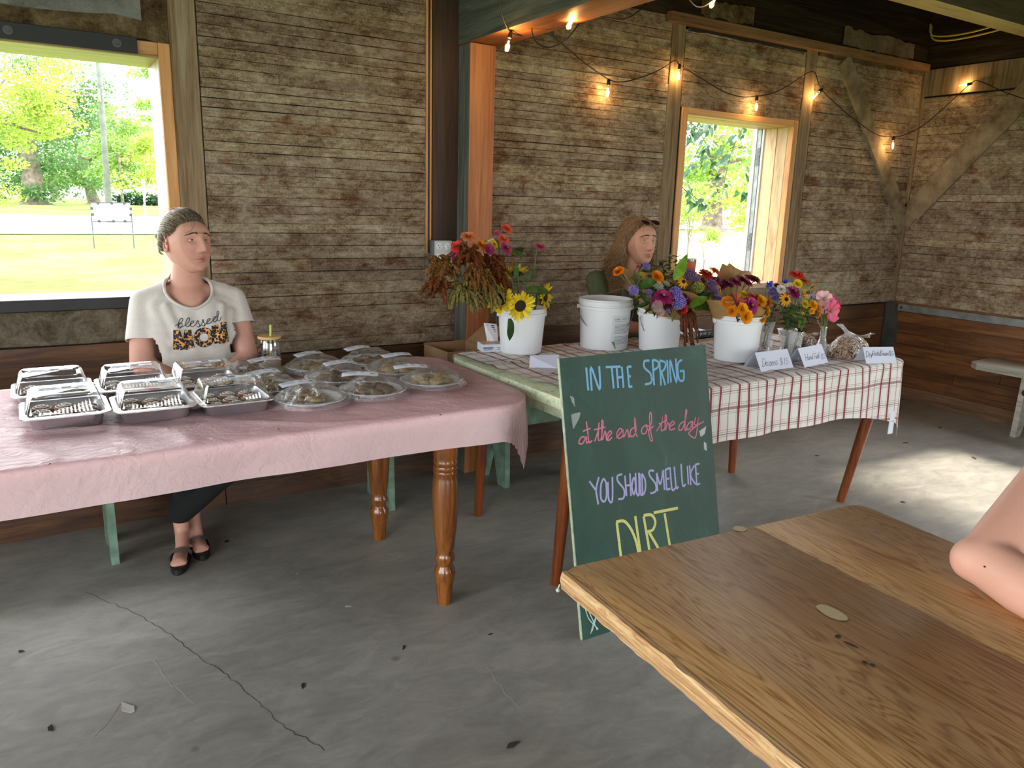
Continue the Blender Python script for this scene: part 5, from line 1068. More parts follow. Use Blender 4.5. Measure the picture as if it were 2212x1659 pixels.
for i, (x, y, dy, mt, n, me) in enumerate(((1375, 590, .0, LEAFS, 12, 1), (1362, 610, -.04, LEAFS, 10, 1), (1405, 580, .04, LEAF, 12, 1), (1432, 560, .05, LEAF, 14, 1), (1450, 548, .08, LEAFS, 14, 1), (1462, 556, .07, LEAF, 12, 1), (1440, 585, .02, LEAFD, 14, 1), (1500, 615, -.02, LEAFD, 10, 1), (1455, 600, -.04, LEAFS, 12, 2), (1415, 635, -.14, LEAFD, 12, 1), (1490, 640, -.12, LEAFD, 10, 3), (1440, 655, -.17, LEAFD, 12, 1), (1425, 600, .0, LEAF, 12, 1), (1405, 610, -.05, LEAFD, 12, 3), (1398, 655, -.16, LEAFD, 10, 1), (1420, 545, .09, LEAFS, 10, 2))):
    spray('foliage_sprig', ('sage', 'green', 'dark', 'leafy')[i % 4]+' sprig number '+('one', 'two', 'three', 'four')[i//4]+' of the mixed bouquet greenery', r3(), P3(x, y, dy), n, mt, 'greenery of the mixed bouquet', s=1.25, me=me, rim=(b3, .08, .20))
t = thing('leafy_stem', 'large bright leaves spreading from the mixed bouquet', 'foliage', b3)
for (x, y, dy, d, up, s, mt) in ((1455, 604, -.1, (.55, -.1, .85), (-.3, -.9, .2), 1.25, LEAFB), (1416, 606, -.12, (-.95, -.2, -.2), (0, -.7, .7), .95, LEAF), (1493, 662, -.2, (.9, -.1, .5), (-.2, -.7, .7), 1.0, LEAFB), (1500, 668, -.19, (.95, -.1, .15), (0, -.7, .7), 1.0, LEAF), (1508, 655, -.14, (.8, .0, .55), (0, -.7, .7), .9, LEAFD), (1505, 640, -.1, (.9, 0, .25), (0, -.7, .7), .8, LEAF)):
    leaf_at(LM[0], P3(x, y, dy), d, up, mt, t, s)
MB().tube(spline([b3+Vector((0, 0, .02)), b3+Vector((.0, -.05, .2)), P3(1470, 640, -.12)], 8), .003, 6).obj('stem', GREEN, t)
t = thing('amaranth', 'brown amaranth tassels hanging over the bucket behind the chalkboard', 'flower', b3); m = MB()
for j, (x0, x1, y1, r) in enumerate(((1476, 1480, 752, .0085), (1480, 1484, 740, .0075), (1488, 1494, 752, .0085), (1496, 1507, 742, .006), (1472, 1472, 715, .007), (1500, 1511, 725, .005), (1492, 1490, 728, .0075), (1484, 1499, 748, .007))):
    tassel(m, [P3(x0-8, 672, -.15), P3(x0, 680, -.19), P3((x0+x1)/2, 705, -.215), P3(x1, y1, -.215)], r, j+90, 9)
m.obj('tassels', ama_mat('amaranth_brown', (74, 36, 24), (136, 82, 60)), t, smooth=True)
MB().tube(spline([P3(1478, 676, -.16), P3(1470, 665, -.1), b3+Vector((0, 0, .03))], 6), .004, 6).obj('stem', GREEN, t)
MB().ribbon(spline([P3(1370, 622, -.06), P3(1342, 624, -.1), P3(1312, 634, -.12)], 8), .004, (0, -.5, 1)).obj('grass_blade', LEAFS, t)
# ---- marigold bouquet of the front bucket
def P4(x, y, dy): return ony(x, y, 2.335+dy)
r4 = lambda: root_in(b4, .05)
for (k, c, x, y, dy, fc, s, lb) in (('marigold', 'amber', 1604, 668, -.12, (-.1, -.9, .3), 1.2, 'upper of two touching amber marigolds over the bucket rim'), ('marigold', 'amber', 1613, 684, -.13, (0, -.95, .1), 1.35, 'lower of two touching amber marigolds over the bucket rim'), ('marigold', 'orange', 1582, 672, -.1, (-.5, -.8, .2), 1.0, 'orange marigold at the left of the bucket rim'), ('marigold', 'amber', 1645, 650, -.06, (.1, -.8, .5), 1.15, 'amber marigold at the upper right of its bouquet'), ('marigold', 'orange', 1661, 653, -.03, (.7, -.6, .3), .95, 'orange marigold at the right edge of its bouquet'), ('marigold', 'amber', 1641, 672, -.08, (-.1, -.8, .5), .95, 'amber marigold left of a twin at the right side'), ('marigold', 'amber', 1656, 673, -.06, (.4, -.85, .2), 1.1, 'amber marigold right of its twin near the vases'), ('marigold', 'amber', 1646, 693, -.1, (.3, -.7, -.5), .95, 'lowest amber marigold drooping over the right rim'), ('marigold', 'orange', 1570, 652, -.04, (-.6, -.6, .4), 1.05, 'orange marigold tucked against the kraft paper'),
     ('zinnia', 'yellow', 1607, 636, .0, (0, -.5, .8), .9, 'yellow zinnia at the back of the marigold bouquet'), ('zinnia', 'magenta', 1622, 660, -.11, (0, -.9, .4), 1.45, 'large magenta zinnia among the marigolds'), ('spiky', 'coral', 1592, 653, -.08, (-.2, -.7, .6), 1.25, 'coral cactus zinnia among the marigolds'), ('zinnia', 'coral', 1628, 642, -.03, (.1, -.5, .8), 1.05, 'coral zinnia behind the large magenta one')):
    flower(k, c, P4(x, y, dy), fc, r4(), s, lb, 'flowers in the marigold bouquet', rim=(b4, .085, .20))
for i, (x, y, dy) in enumerate(((1630, 680, -.06), (1595, 690, -.07), (1655, 665, -.01), (1612, 650, .0), (1580, 660, -.02), (1640, 700, -.06))):
    spray('foliage_sprig', ('first', 'second', 'third', 'fourth', 'fifth', 'sixth')[i]+' dark sprig from the left of the marigold bouquet', r4(), P4(x, y, dy), 10, LEAFD, 'greenery of the marigold bouquet', rim=(b4, .085, .20))
# ---- zinnias wrapped behind
r5 = lambda: root_in(Vector((2.955, 2.70, ZF+.012)), .03)
def P5(x, y, dy): return ony(x, y, 2.62+dy)
for i, (k, c, x, y, s, lb) in enumerate((('zinnia', 'plum', 1572, 612, 1.2, 'plum zinnia at the left of the peaked wrap'), ('zinnia', 'magenta', 1589, 609, 1.2, 'magenta zinnia left of centre in the peaked wrap'), ('zinnia', 'plum', 1604, 605, 1.25, 'plum zinnia in the centre of the peaked wrap'), ('zinnia', 'magenta', 1615, 612, 1.1, 'magenta zinnia right of centre in the peaked wrap'), ('zinnia', 'plum', 1630, 604, 1.35, 'plum zinnia farthest right in the peaked wrap'), ('zinnia', 'pink', 1618, 600, 1.0, 'faded pink zinnia at the back of the peaked wrap'), ('zinnia', 'red', 1525, 592, 1.3, 'brick red zinnia right of the tumbler'), ('zinnia', 'coral', 1544, 586, 1.15, 'coral zinnia beside the brick red one'), ('zinnia', 'plum', 1526, 606, 1.15, 'plum zinnia under the brick red one'), ('zinnia', 'plum', 1545, 606, 1.1, 'plum zinnia under the coral one'), ('zinnia', 'plum', 1558, 616, 1.0, 'dull plum zinnia low between two wraps'))):
    flower(k, c, P5(x, y, -.02+.012*(i % 3)), (random.uniform(-.3, .4), -.45, .9), r5(), s, lb, 'zinnias behind the front bouquets', rim=(Vector((2.955, 2.70, ZF)), .06, .20))
# ---- vases
VG = clear('cut_crystal', (.95, .96, .96), 1.0, .02, .05, f0=.16, f1=.8, bump=(120, .8, .01)); WAT = clear('vase_water', (.93, .95, .94), .6, .02)
def vase(label, base, prof, facets, depth=.0):
    t = thing('vase', label, 'vase', base, 0, 'glass vases'); n = facets*4
    o = MB().lathe(prof, n, base, wob=(lambda q, i: 1+depth*math.cos(q*facets)*(1 if 1 < i < len(prof)-2 else 0)) if depth else None).obj('body', VG, t, auto=20); solid(o.data, -.0018); return t
def vpos(px, py): return onz(px, py, ZF)
V1 = vpos(1668, 759); V2 = vpos(1699, 764); V3 = vpos(1731, 779); V4 = vpos(1782, 768); V3 = Vector((2.86, 2.20, ZF)); V4 = Vector((3.10, 2.235, ZF)); V1 = Vector((2.93, 2.42, ZF)); V2 = Vector((3.01, 2.36, ZF))
vase('tall cut crystal vase of cornflowers beside the marigold bucket', V1, [(0, .003), (.026, .003), (.027, .008), (.021, .02), (.022, .05), (.027, .10), (.033, .135), (.037, .145)], 10, .05)
vase('flared cut crystal vase of leafy stems, second of the vases', V2, [(0, .003), (.028, .003), (.029, .008), (.020, .022), (.026, .05), (.038, .085), (.046, .105), (.050, .112)], 12, .07)
vase('straight fluted glass of yellow flowers behind the "Hand Fulls" card', V3, [(0, .003), (.024, .003), (.025, .01), (.022, .03), (.026, .08), (.032, .13), (.034, .137)], 14, .04)
vase('slim bud vase with pink poppies', V4, [(0, .003), (.028, .003), (.031, .012), (.030, .03), (.019, .06), (.0125, .085), (.012, .125), (.014, .136)], 12)
def PV(x, y, Y): return ony(x, y, Y)
for (k, c, x, y, V, dy, fc, s, lb) in (('umbel', 'blush', 1743, 564, V2, .04, (.1, -.25, .95), 1.15, 'single tall pale lace flower above the vases'), ('zinnia', 'red', 1721, 594, V2, .05, (-.1, -.3, .95), 1.3, 'red zinnia highest of the vase flowers but the lace'), ('zinnia', 'orange', 1735, 606, V2, .03, (.2, -.4, .85), 1.2, 'orange zinnia under the red one in the vase'), ('marigold', 'yellow', 1724, 613, V2, .0, (-.3, -.7, .5), .95, 'yellow marigold under the orange zinnia'), ('cornflower', 'blue', 1661, 617, V1, .0, (-.4, -.7, .5), 1.3, 'blue cornflower farthest left in the vases'), ('cornflower', 'blue', 1694, 612, V1, .05, (.1, -.5, .8), 1.3, 'blue cornflower at the back of the vases'), ('ball', 'lilac', 1669, 630, V1, -.02, (-.2, -.8, .5), 1.1, 'lavender scabious below the left cornflower'), ('ball', 'lilac', 1676, 643, V1, -.01, (-.1, -.8, .3), .9, 'dim lavender scabious deeper in the left vase'), ('zinnia', 'pale', 1688, 625, V2, -.01, (-.3, -.6, .6), .85, 'white zinnia between cornflower and magenta zinnia'), ('ball', 'pale', 1706, 618, V2, .03, (0, -.5, .8), .6, 'small white bloom behind the magenta vase zinnia'),
     ('zinnia', 'maroon', 1680, 618, V1, .04, (0, -.5, .8), .7, 'small maroon bloom beside the blue cornflower'), ('zinnia', 'magenta', 1715, 631, V2, -.04, (.1, -.7, .65), 1.25, 'magenta zinnia in the middle of the vases'), ('zinnia', 'pink', 1694, 636, V2, -.02, (-.2, -.7, .5), .8, 'pink zinnia behind the left black eyed susan'), ('rudbeckia', 'amber', 1698, 647, V2, -.08, (-.2, -.9, .35), 1.25, 'black eyed susan at the left of the vase flowers'), ('rudbeckia', 'amber', 1744, 633, V2, -.05, (.2, -.8, .5), 1.2, 'black eyed susan at the right of the vase flowers'), ('umbel', 'lace', 1731, 645, V2, -.06, (0, -.6, .75), 1.0, 'white lace flower in front of the right black eyed susan'), ('cornflower', 'lilac', 1753, 646, V3, .04, (.2, -.6, .6), 1.1, 'pale blue bloom above the yellow cluster'), ('marigold', 'yellow', 1740, 657, V3, .0, (-.2, -.8, .5), .8, 'lemon marigold at the left of the yellow cluster'), ('marigold', 'amber', 1757, 659, V3, -.02, (.1, -.8, .5), 1.0, 'amber marigold on top of the yellow cluster'), ('marigold', 'amber', 1768, 666, V3, .0, (.5, -.7, .3), .85, 'amber marigold at the right of the yellow cluster'),
     ('marigold', 'amber', 1767, 680, V3, -.02, (.4, -.8, -.2), .8, 'lowest amber marigold of the yellow cluster'), ('marigold', 'amber', 1754, 672, V3, -.03, (-.3, -.8, .0), .6, 'small amber marigold inside the yellow cluster'), ('marigold', 'yellow', 1734, 677, V3, .0, (-.1, -.6, .8), .4, 'yellow bud on a thin stem by the fluted glass'), ('marigold', 'orange', 1756, 620, V2, .06, (.7, -.5, .3), .9, 'orange bloom seen from the side at the upper right'), ('poppy', 'blush', 1780, 647, V4, .03, (-.3, -.6, .7), 1.25, 'pale blush poppy above the pink one'), ('poppy', 'poppy', 1793, 672, V4, -.05, (.15, -.93, .15), 1.55, 'large pink poppy facing forward'), ('poppy', 'poppy', 1801, 651, V4, .02, (.6, -.5, .5), 1.0, 'pink poppy half hidden at the upper right'), ('poppy', 'blush', 1778, 664, V4, .0, (-.6, -.7, .1), .9, 'blush poppy behind the large pink one'), ('poppy', 'red', 1809, 661, V4, .01, (.8, -.4, .1), .6, 'bit of red poppy at the far right')):
    flower(k, c, PV(x, y, V.y+dy), fc, V+Vector((random.uniform(-.012, .012), random.uniform(-.012, .012), .012)), s, lb, 'flowers in the glass vases', sr=.0018, rim=(V, .014, .11))
for i, (x, y, V, dy, mt, n, me) in enumerate(((1684, 640, V1, .0, LEAFS, 10, 1), (1690, 665, V2, -.03, LEAFS, 14, 1), (1703, 668, V2, -.05, LEAF, 14, 1), (1716, 660, V2, -.03, LEAFS, 14, 1), (1728, 655, V2, -.01, LEAF, 16, 2), (1675, 655, V1, .0, LEAFD, 12, 1), (1745, 668, V3, .0, LEAFD, 12, 1), (1755, 680, V3, .0, LEAFD, 10, 1), (1742, 622, V2, .03, LEAFB, 8, 1), (1752, 640, V3, .03, LEAFB, 8, 1), (1710, 690, V2, .0, LEAFD, 12, 1), (1725, 690, V2, .0, LEAFS, 12, 2))):
    spray('foliage_sprig', ('sage', 'green', 'grey green', 'leafy')[i % 4]+' sprig number '+('one', 'two', 'three')[i//4]+' among the vase flowers', V+Vector((random.uniform(-.01, .01), random.uniform(-.01, .01), .012)), PV(x, y, V.y+dy), n, mt, 'greenery in the vases', me=me, s=1.0, rim=(V, .014, .11))
t = thing('foliage_sprig', 'arching grass blades above the pink poppies', 'foliage', V4, group='greenery in the vases')
for a, b in (((1745, 628), (1788, 615)), ((1750, 632), (1792, 622))): MB().ribbon(spline([V4+Vector((0, 0, .1)), PV(*a, V4.y+.04), PV(*b, V4.y+.02), PV(b[0]+14, b[1]+22, V4.y)], 8), .004, (0, -1, .3)).obj('blade', LEAFS, t)
# ---- folded price cards
CARD = plain('card_paper', (214, 218, 236), .75); PEN = plain('pen_ink', (36, 40, 66), .7)
def tent(label, bl, br, h, dep, words, name='price_card'):
    bl, br = Vector(bl), Vector(br); ax = (br-bl).normalized(); bk = Vector((-ax.y, ax.x, 0)); t = thing(name, label, 'price card', (bl+br)/2, 0, 'folded price cards'); th = .0004
    top = Vector((0, 0, h))+bk*dep*.42; n = ax.cross(top.normalized())
    for a, b, nn in ((bl, top, 'front_flap'), (bl+bk*dep, top-bk*dep, 'back_flap')):
        d = b; p = [a, a+(br-bl), a+(br-bl)+d, a+d]; nv = (p[1]-p[0]).cross(p[3]-p[0]).normalized(); MB().prism(p, nv*th).obj(nn, CARD, t)
    nf = ax.cross(top).normalized(); nf = -nf if nf.y > 0 else nf
    xl = proj(bl)[0]; conv = lambda x, y: onpl(xl+(1620+x/6.144-xl)*.93-.6, 540+y/6.144, bl, nf)
    for w in words: strokes('handwriting', w, conv, .0017, PEN, t, nf, .0009, 4)
    return t
c_lab = lambda s: s
D1 = [[[(170,1440),(174,1550)],[(164,1440),(202,1455),(213,1500),(196,1540),(164,1552)],[(236,1485),(218,1510),(232,1540),(249,1515),(238,1485)],[(255,1490),(287,1485),(258,1535),(292,1530)],[(298,1510),(319,1500),(312,1482),(296,1500),(302,1532),(326,1525)],[(332,1530),(330,1485)],[(331,1500),(348,1480),(356,1526)],[(380,1470),(362,1480),(381,1500),(376,1522),(357,1526)]], [[(452,1445),(425,1450),(430,1475),(456,1490),(450,1515),(421,1516)],[(432,1425),(440,1532)],[(483,1430),(487,1522)],[(532,1440),(506,1442)],[(506,1442),(505,1470),(530,1478),(531,1505),(504,1516)]]]
D2 = [[[(722,1380),(724,1396)],[(730,1378),(732,1392)],[(740,1390),(745,1472)],[(768,1380),(772,1466)],[(742,1430),(771,1425)],[(792,1420),(778,1440),(785,1460),(797,1438)],[(795,1418),(799,1459)],[(805,1456),(804,1415)],[(805,1425),(816,1412),(821,1453)],[(838,1415),(826,1435),(832,1453),(841,1430)],[(838,1372),(842,1452)]], [[(860,1380),(863,1452)],[(857,1378),(886,1370)],[(860,1412),(881,1408)],[(886,1405),(888,1440),(900,1436),(902,1400)],[(902,1400),(905,1441)],[(911,1375),(914,1441)],[(921,1370),(924,1438)],[(937,1394),(927,1402),(938,1418),(927,1436)],[(930,1355),(932,1370)],[(938,1353),(940,1367)]], [[(987,1385),(965,1390),(968,1410),(989,1420),(986,1440),(964,1446)],[(973,1368),(978,1456)],[(1021,1374),(1001,1378)],[(1001,1378),(1000,1402),(1019,1410),(1019,1430),(997,1441)]]]
D3 = [[[(1545,1345),(1548,1426)],[(1540,1345),(1576,1358),(1586,1390),(1544,1429)],[(1592,1426),(1590,1384),(1606,1380)],[(1608,1380),(1616,1408),(1629,1378)],[(1629,1378),(1611,1442)]], [[(1640,1340),(1632,1411)],[(1640,1340),(1661,1345),(1656,1372),(1635,1380)],[(1666,1374),(1663,1406)],[(1675,1406),(1677,1372),(1691,1370),(1693,1404)],[(1711,1330),(1706,1405)],[(1695,1366),(1723,1360)],[(1731,1372),(1718,1390),(1728,1405),(1739,1386),(1731,1372)]], [[(1750,1335),(1745,1406)],[(1750,1335),(1776,1342),(1752,1366),(1781,1382),(1745,1406)],[(1788,1388),(1803,1380),(1796,1368),(1785,1385),(1792,1403),(1807,1396)],[(1826,1372),(1811,1386),(1817,1402),(1828,1384)],[(1826,1372),(1829,1402)],[(1834,1402),(1834,1372),(1845,1370),(1848,1400)],[(1864,1366),(1854,1374),(1865,1388),(1853,1400)]], [[(1895,1345),(1876,1350),(1880,1370),(1899,1380),(1895,1396),(1874,1400)],[(1884,1332),(1889,1408)],[(1934,1345),(1912,1349)],[(1912,1349),(1911,1370),(1931,1376),(1932,1392),(1909,1402)]]]
tent('folded white card reading Dozens $15', onz(1644, 803.5, ZF), onz(1714, 793.5, ZF), .074, .10, D1)
tent('folded white card reading "Hand Fulls" $5', onz(1738, 794, ZF), onz(1789, 783, ZF), .077, .10, D2)
tent('folded white card reading Dry Pinto Beans $5', onz(1871, 785.5, ZF), onz(1937, 784.5, ZF), .068, .09, D3)
tent('folded white card half hidden behind the chalkboard edge', onz(1476, 812, ZF), onz(1530, 808, ZF), .075, .10, [])
t = thing('price_card', 'blank white card lying collapsed left of the chalkboard', 'price card', onz(1180, 790, ZF), 0, 'folded price cards')
a, b, c, d = onz(1143, 794, ZF), onz(1205, 796, ZF), onz(1208, 766, ZF+.045), onz(1145, 768, ZF+.045); MB().prism([a, b, c, d], (0, .0005, .0003)).obj('front_flap', CARD, t)
MB().prism([a+Vector((.02, -.01, .001)), onz(1183, 808, ZF+.001), onz(1212, 799, ZF+.001), b], (0, 0, .0004)).obj('back_flap', CARD, t)
# ---- bags of pinto beans
BEANM = NT('pinto_bean'); n_ = BEANM.noise(BEANM.pos('P'), 190, 3); BEANM.bs(col=BEANM.rand(BEANM.ramp(n_, [(.40, (96, 62, 44)), (.56, (188, 158, 130))]), .15), rough=.2, spec=.6); BEANM = BEANM.m
BF = clear('bean_bag_film', (.97, .97, .97), 1.0, .10, .03, f0=.05, f1=.35, bump=(90, 1.0, .01))
def beans(label, c, rx, ry, rz_, h, twist=None):
    t = thing('bean_bag', label, 'bag', c, 0, 'bags of dry beans'); rn = random.Random(int(c[0]*1000)); rot = Matrix.Rotation(rz_, 3, 'Z'); C = Vector(c); m = MB()
    def surf(q, f): # heap surface
        r = 1-f; k = 1+.10*noise.noise((math.cos(q), math.sin(q), c[0]*3)); return Vector((rx*r*k*math.cos(q), ry*r*k*math.sin(q), h*(1-r**2.4)**.75))
    for j in range(1100):
        f = 1-math.sqrt(rn.random()); q = rn.uniform(0, 6.283); p = surf(q, f); p.z = max(.003, p.z-.003+rn.uniform(-.003, .002)); a = Matrix.Rotation(rn.uniform(0, 6), 3, 'Z') @ Matrix.Rotation(rn.uniform(-.7, .7), 3, 'X')
        m.ball(C+rot @ p, (.0075, .0048, .0042), 8, 5, a)
    o = m.obj('beans', BEANM, t, smooth=True); o['kind'] = 'stuff'
    m = MB().grid(lambda u, v: C+rot @ (Vector((1, 1, 1))*0+surf(2*math.pi*u, v)*1.0+surf(2*math.pi*u, v).normalized()*(.004+.005*noise.noise((math.cos(6.28*u)*9, math.sin(6.28*u)*9, v*12)))+Vector((0, 0, .001))), 40, 12, True); m.obj('film', BF, t, smooth=True)
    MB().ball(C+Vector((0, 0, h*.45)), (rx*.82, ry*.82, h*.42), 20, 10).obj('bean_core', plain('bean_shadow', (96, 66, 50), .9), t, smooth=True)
    if twist:
        tp = [Vector(p) for p in twist]; m = MB(); m.grid(lambda u, v: (tp[0].lerp(tp[1], v))+(Vector((math.cos(6.283*u)*.045, math.sin(6.283*u)*.03, 0))*(1-.72*smooth01(v*1.6))+Vector((.004*noise.noise((u*9, v*4, 1)), .006*noise.noise((u*12, v*3, 5)), .004*noise.noise((u*14, v, 9)))))*(1.0 if v < .75 else 1+1.2*(v-.75)), 26, 10, True); m.obj('gathered_top', clear('film_neck', (.92, .93, .94), 1.0, .12, .28), t)
beans('plump clear bag of pinto beans in front, behind the cards', (3.215, 2.19, ZF), .10, .08, .2, .082, (ony(1846, 733, 2.22), ony(1814, 700, 2.22)))
beans('clear bag of pinto beans at the right rear', (3.36, 2.265, ZF), .085, .085, -.2, .078, (ony(1862, 728, 2.28), ony(1885, 720, 2.28)))
beans('clear bag of pinto beans behind the glass vases', (3.20, 2.42, ZF), .10, .07, .1, .065, (ony(1750, 724, 2.42), ony(1765, 719, 2.40)))
# ---- carton, boxes, notebook, papers, tumbler
KB = mottled('corrugated_card', (140, 108, 76), (164, 132, 96), 10, .85, .1)
t = thing('cardboard_box', 'open brown carton behind the end of the plaid cloth', 'carton', (1.63, 3.25, .44))
x0, x1, y0, y1, zt = 1.60, 1.83, 3.12, 3.37, .725
for a, b, nm in (((x0, y0, .441), (x1, y0+.005, zt), 'side_panel'), ((x0, y1-.005, .441), (x1, y1, zt), 'side_panel'), ((x0, y0+.005, .441), (x0+.005, y1-.005, zt), 'end_panel'), ((x1-.005, y0+.005, .441), (x1, y1-.005, zt), 'end_panel'), ((x0, y0, .4405), (x1, y1, .4415), 'bottom')): MB().box(a, b).obj(nm, KB, t)
MB().prism([(x1, y0+.01, zt), (x1, y1-.01, zt), (x1+.10, y1-.03, zt+.085), (x1+.10, y0+.03, zt+.085)], (0, 0, .004)).obj('flap', KB, t)
MB().prism([(x0, y1, zt), (x1, y1, zt), (x1-.02, y1+.06, zt-.02), (x0+.02, y1+.06, zt-.02)], (0, 0, .004)).obj('flap', KB, t)
t = thing('small_box', 'small white and blue box at the back corner of the plaid cloth', 'box', (1.755, 2.955, ZF)); rm = Matrix.Rotation(R(-14), 3, 'Z')
o = MB().box((-.055, -.045, 0), (.07, .045, .034), rm, (1.745, 2.965, ZF)).obj('carton', plain('box_white', (224, 230, 238), .5), t)
for a, b in (((-.052, -.0458, .016), (-.005, -.0452, .022)), ((-.050, -.0458, .009), (-.012, -.0452, .0115)), ((.012, -.0458, .010), (.035, -.0452, .013)), ((.012, -.0458, .017), (.04, -.0452, .020))): MB().box(a, b, rm, (1.745, 2.965, ZF)).obj('print_bar', plain('box_blue', (86, 112, 160), .5), t)
me = text_mesh('6 LB', .016); o = link('lettering', me, INKD); o.rotation_euler = (R(90), 0, R(-14)); o.location = Vector((1.745, 2.965, ZF))+rm @ Vector((.030, -.0462, .010)); put(o, t)
MB().box((-.05, -.04, .0342), (.06, .04, .0346), rm, (1.745, 2.965, ZF)).obj('photo_panel', mottled('box_photo', (186, 120, 110), (216, 190, 150), 40, .5, 0), t)
t = thing('printed_card', 'white printed card leaning behind the sunflower bucket', 'card', (1.78, 3.0, ZF)); q = [ony(1058, 745, 2.93), ony(1070, 745, 2.93), ony(1068, 699, 2.99), ony(1044, 697, 2.99)]; q = [onz(1055, 752, ZF), onz(1078, 752, ZF), ony(1073, 700, 3.0), ony(1045, 698, 3.0)]
MB().prism(q, (0, .0006, .0004)).obj('sheet', plain('card_white', (228, 230, 236), .6), t)
m = MB(); nn = (q[1]-q[0]).cross(q[3]-q[0]).normalized(); nn = -nn if nn.y > 0 else nn
for k in range(12):
    f = .08+.075*k
    for a, b in ((.12, .42), (.52, .86)): e = [q[0].lerp(q[3], f).lerp(q[1].lerp(q[2], f), s) for s in (a, b-.1*random.random())]; h = (q[3]-q[0])*.035; m.add([e[0]+nn*.0012, e[1]+nn*.0012, e[1]+h+nn*.0012, e[0]+h+nn*.0012], [(0, 1, 2, 3)])
o = m.obj('print_lines', INKD, t); o['kind'] = 'stuff'
t = thing('spiral_notebook', 'teal notebook with black spiral beside the wrapped bouquet', 'notebook', (2.83, 2.80, ZF))
nx, ny = onz(1508, 733, ZF), onz(1549, 729, ZF); ax = (ny-nx).normalized(); bk = Vector((-ax.y, ax.x, 0)); rm2 = Matrix((ax, bk, Vector((0, 0, 1)))).transposed(); Ln = (ny-nx).length+.06
o = MB().box((-.02, .02, 0), (Ln, .22, .012), rm2, nx).obj('pages', plain('page_white', (226, 228, 226), .7), t); o = MB().box((-.025, .015, .012), (Ln+.005, .225, .014), rm2, nx).box((-.025, .015, -.002), (Ln+.005, .225, 0), rm2, nx).obj('covers', plain('teal_cover', (110, 164, 168), .5), t)
m = MB()
for k in range(22):
    f = k/21*(Ln-.0); m.tube([nx+rm2 @ Vector((f, .018+.020*math.cos(a), .019+.020*math.sin(a))) for a in [j*math.pi/5 for j in range(10)]], .0022, 6, closed=True)
o = m.obj('spiral', plain('spiral_black', (24, 24, 26), .35), t, smooth=True); MB().box((.0, .05, .0142), (.05, .10, .0148), rm2, nx).obj('sticky_note', plain('note_yellow', (206, 206, 120), .7), t)
o = MB().prism([onz(1640, 735, ZF+.001), onz(1668, 752, ZF+.001), onz(1672, 728, ZF+.001), onz(1650, 722, ZF+.001)], (0, 0, .0006)).obj('paper_sheet', plain('sheet_white', (214, 220, 236), .7)); tag(o, 'loose white sheet behind the marigold bucket', 'paper')
tx, ty, tz = ony(1487, 585, 3.535).x, 3.535, .9325
t = thing('tumbler', 'orange steel tumbler with clear lid on the window sill', 'tumbler', (tx, ty, tz))
MB().lathe([(0, .001), (.033, .001), (.034, .006), (.036, .075), (.041, .09), (.0455, .15), (.0455, .152)], 36, (tx, ty, tz)).obj('body', plain('orange_enamel', (198, 84, 44), .35), t, auto=40)
MB().lathe([(.0455, .152), (.046, .154), (.046, .168), (.044, .170), (.043, .152)], 36, (tx, ty, tz)).obj('steel_rim', plain('bright_steel', (190, 192, 194), .2, metal=.95), t, auto=40)
MB().lathe([(.0455, .168), (.047, .170), (.047, .176), (.040, .177), (0, .174)], 36, (tx, ty, tz)).obj('lid', clear('tumbler_lid', (.9, .92, .92), 1, .05, .15), t, smooth=True)
MB().tube([(tx, ty, tz+.16), (tx+.01, ty, tz+.205)], .003, 8).obj('straw', clear('clear_straw', (.9, .9, .88), .8, .1, .4), t)
# ================================================================== people
def capsule(m, p0, p1, r0, r1, flat=1.0, up=None, n=16):
    p0, p1 = Vector(p0), Vector(p1); d = (p1-p0).normalized(); k = 5; path, rs = [], []
    for i in range(k): a = math.pi/2*i/k; path.append(p0-d*r0*math.cos(a)); rs.append(max(1e-4, r0*math.sin(a)))
    for i in range(7): t = i/6; path.append(p0.lerp(p1, t)); rs.append(lerp(r0, r1, t))
    for i in range(k-1, -1, -1): a = math.pi/2*i/k; path.append(p1+d*r1*math.cos(a)); rs.append(max(1e-4, r1*math.sin(a)))
    return m.tube(path, rs, n, True, False, flat, up)
def remesh(m, voxel, it=6, fac=.5):
    me = m.mesh('tmp', False); o = bpy.data.objects.new('tmp', me); COL.objects.link(o)
    md = o.modifiers.new('r', 'REMESH'); md.mode = 'VOXEL'; md.voxel_size = voxel
    sm = o.modifiers.new('s', 'SMOOTH'); sm.iterations = it; sm.factor = fac
    out = bpy.data.meshes.new_from_object(o.evaluated_get(bpy.context.evaluated_depsgraph_get())); bpy.data.objects.remove(o)
    b = MB(); b.v = [v.co.copy() for v in out.vertices]; b.f = [tuple(p.vertices) for p in out.polygons]; b.mi = [0]*len(b.f); bpy.data.meshes.remove(out); return b
def g(x, s): return math.exp(-(x/s)**2)
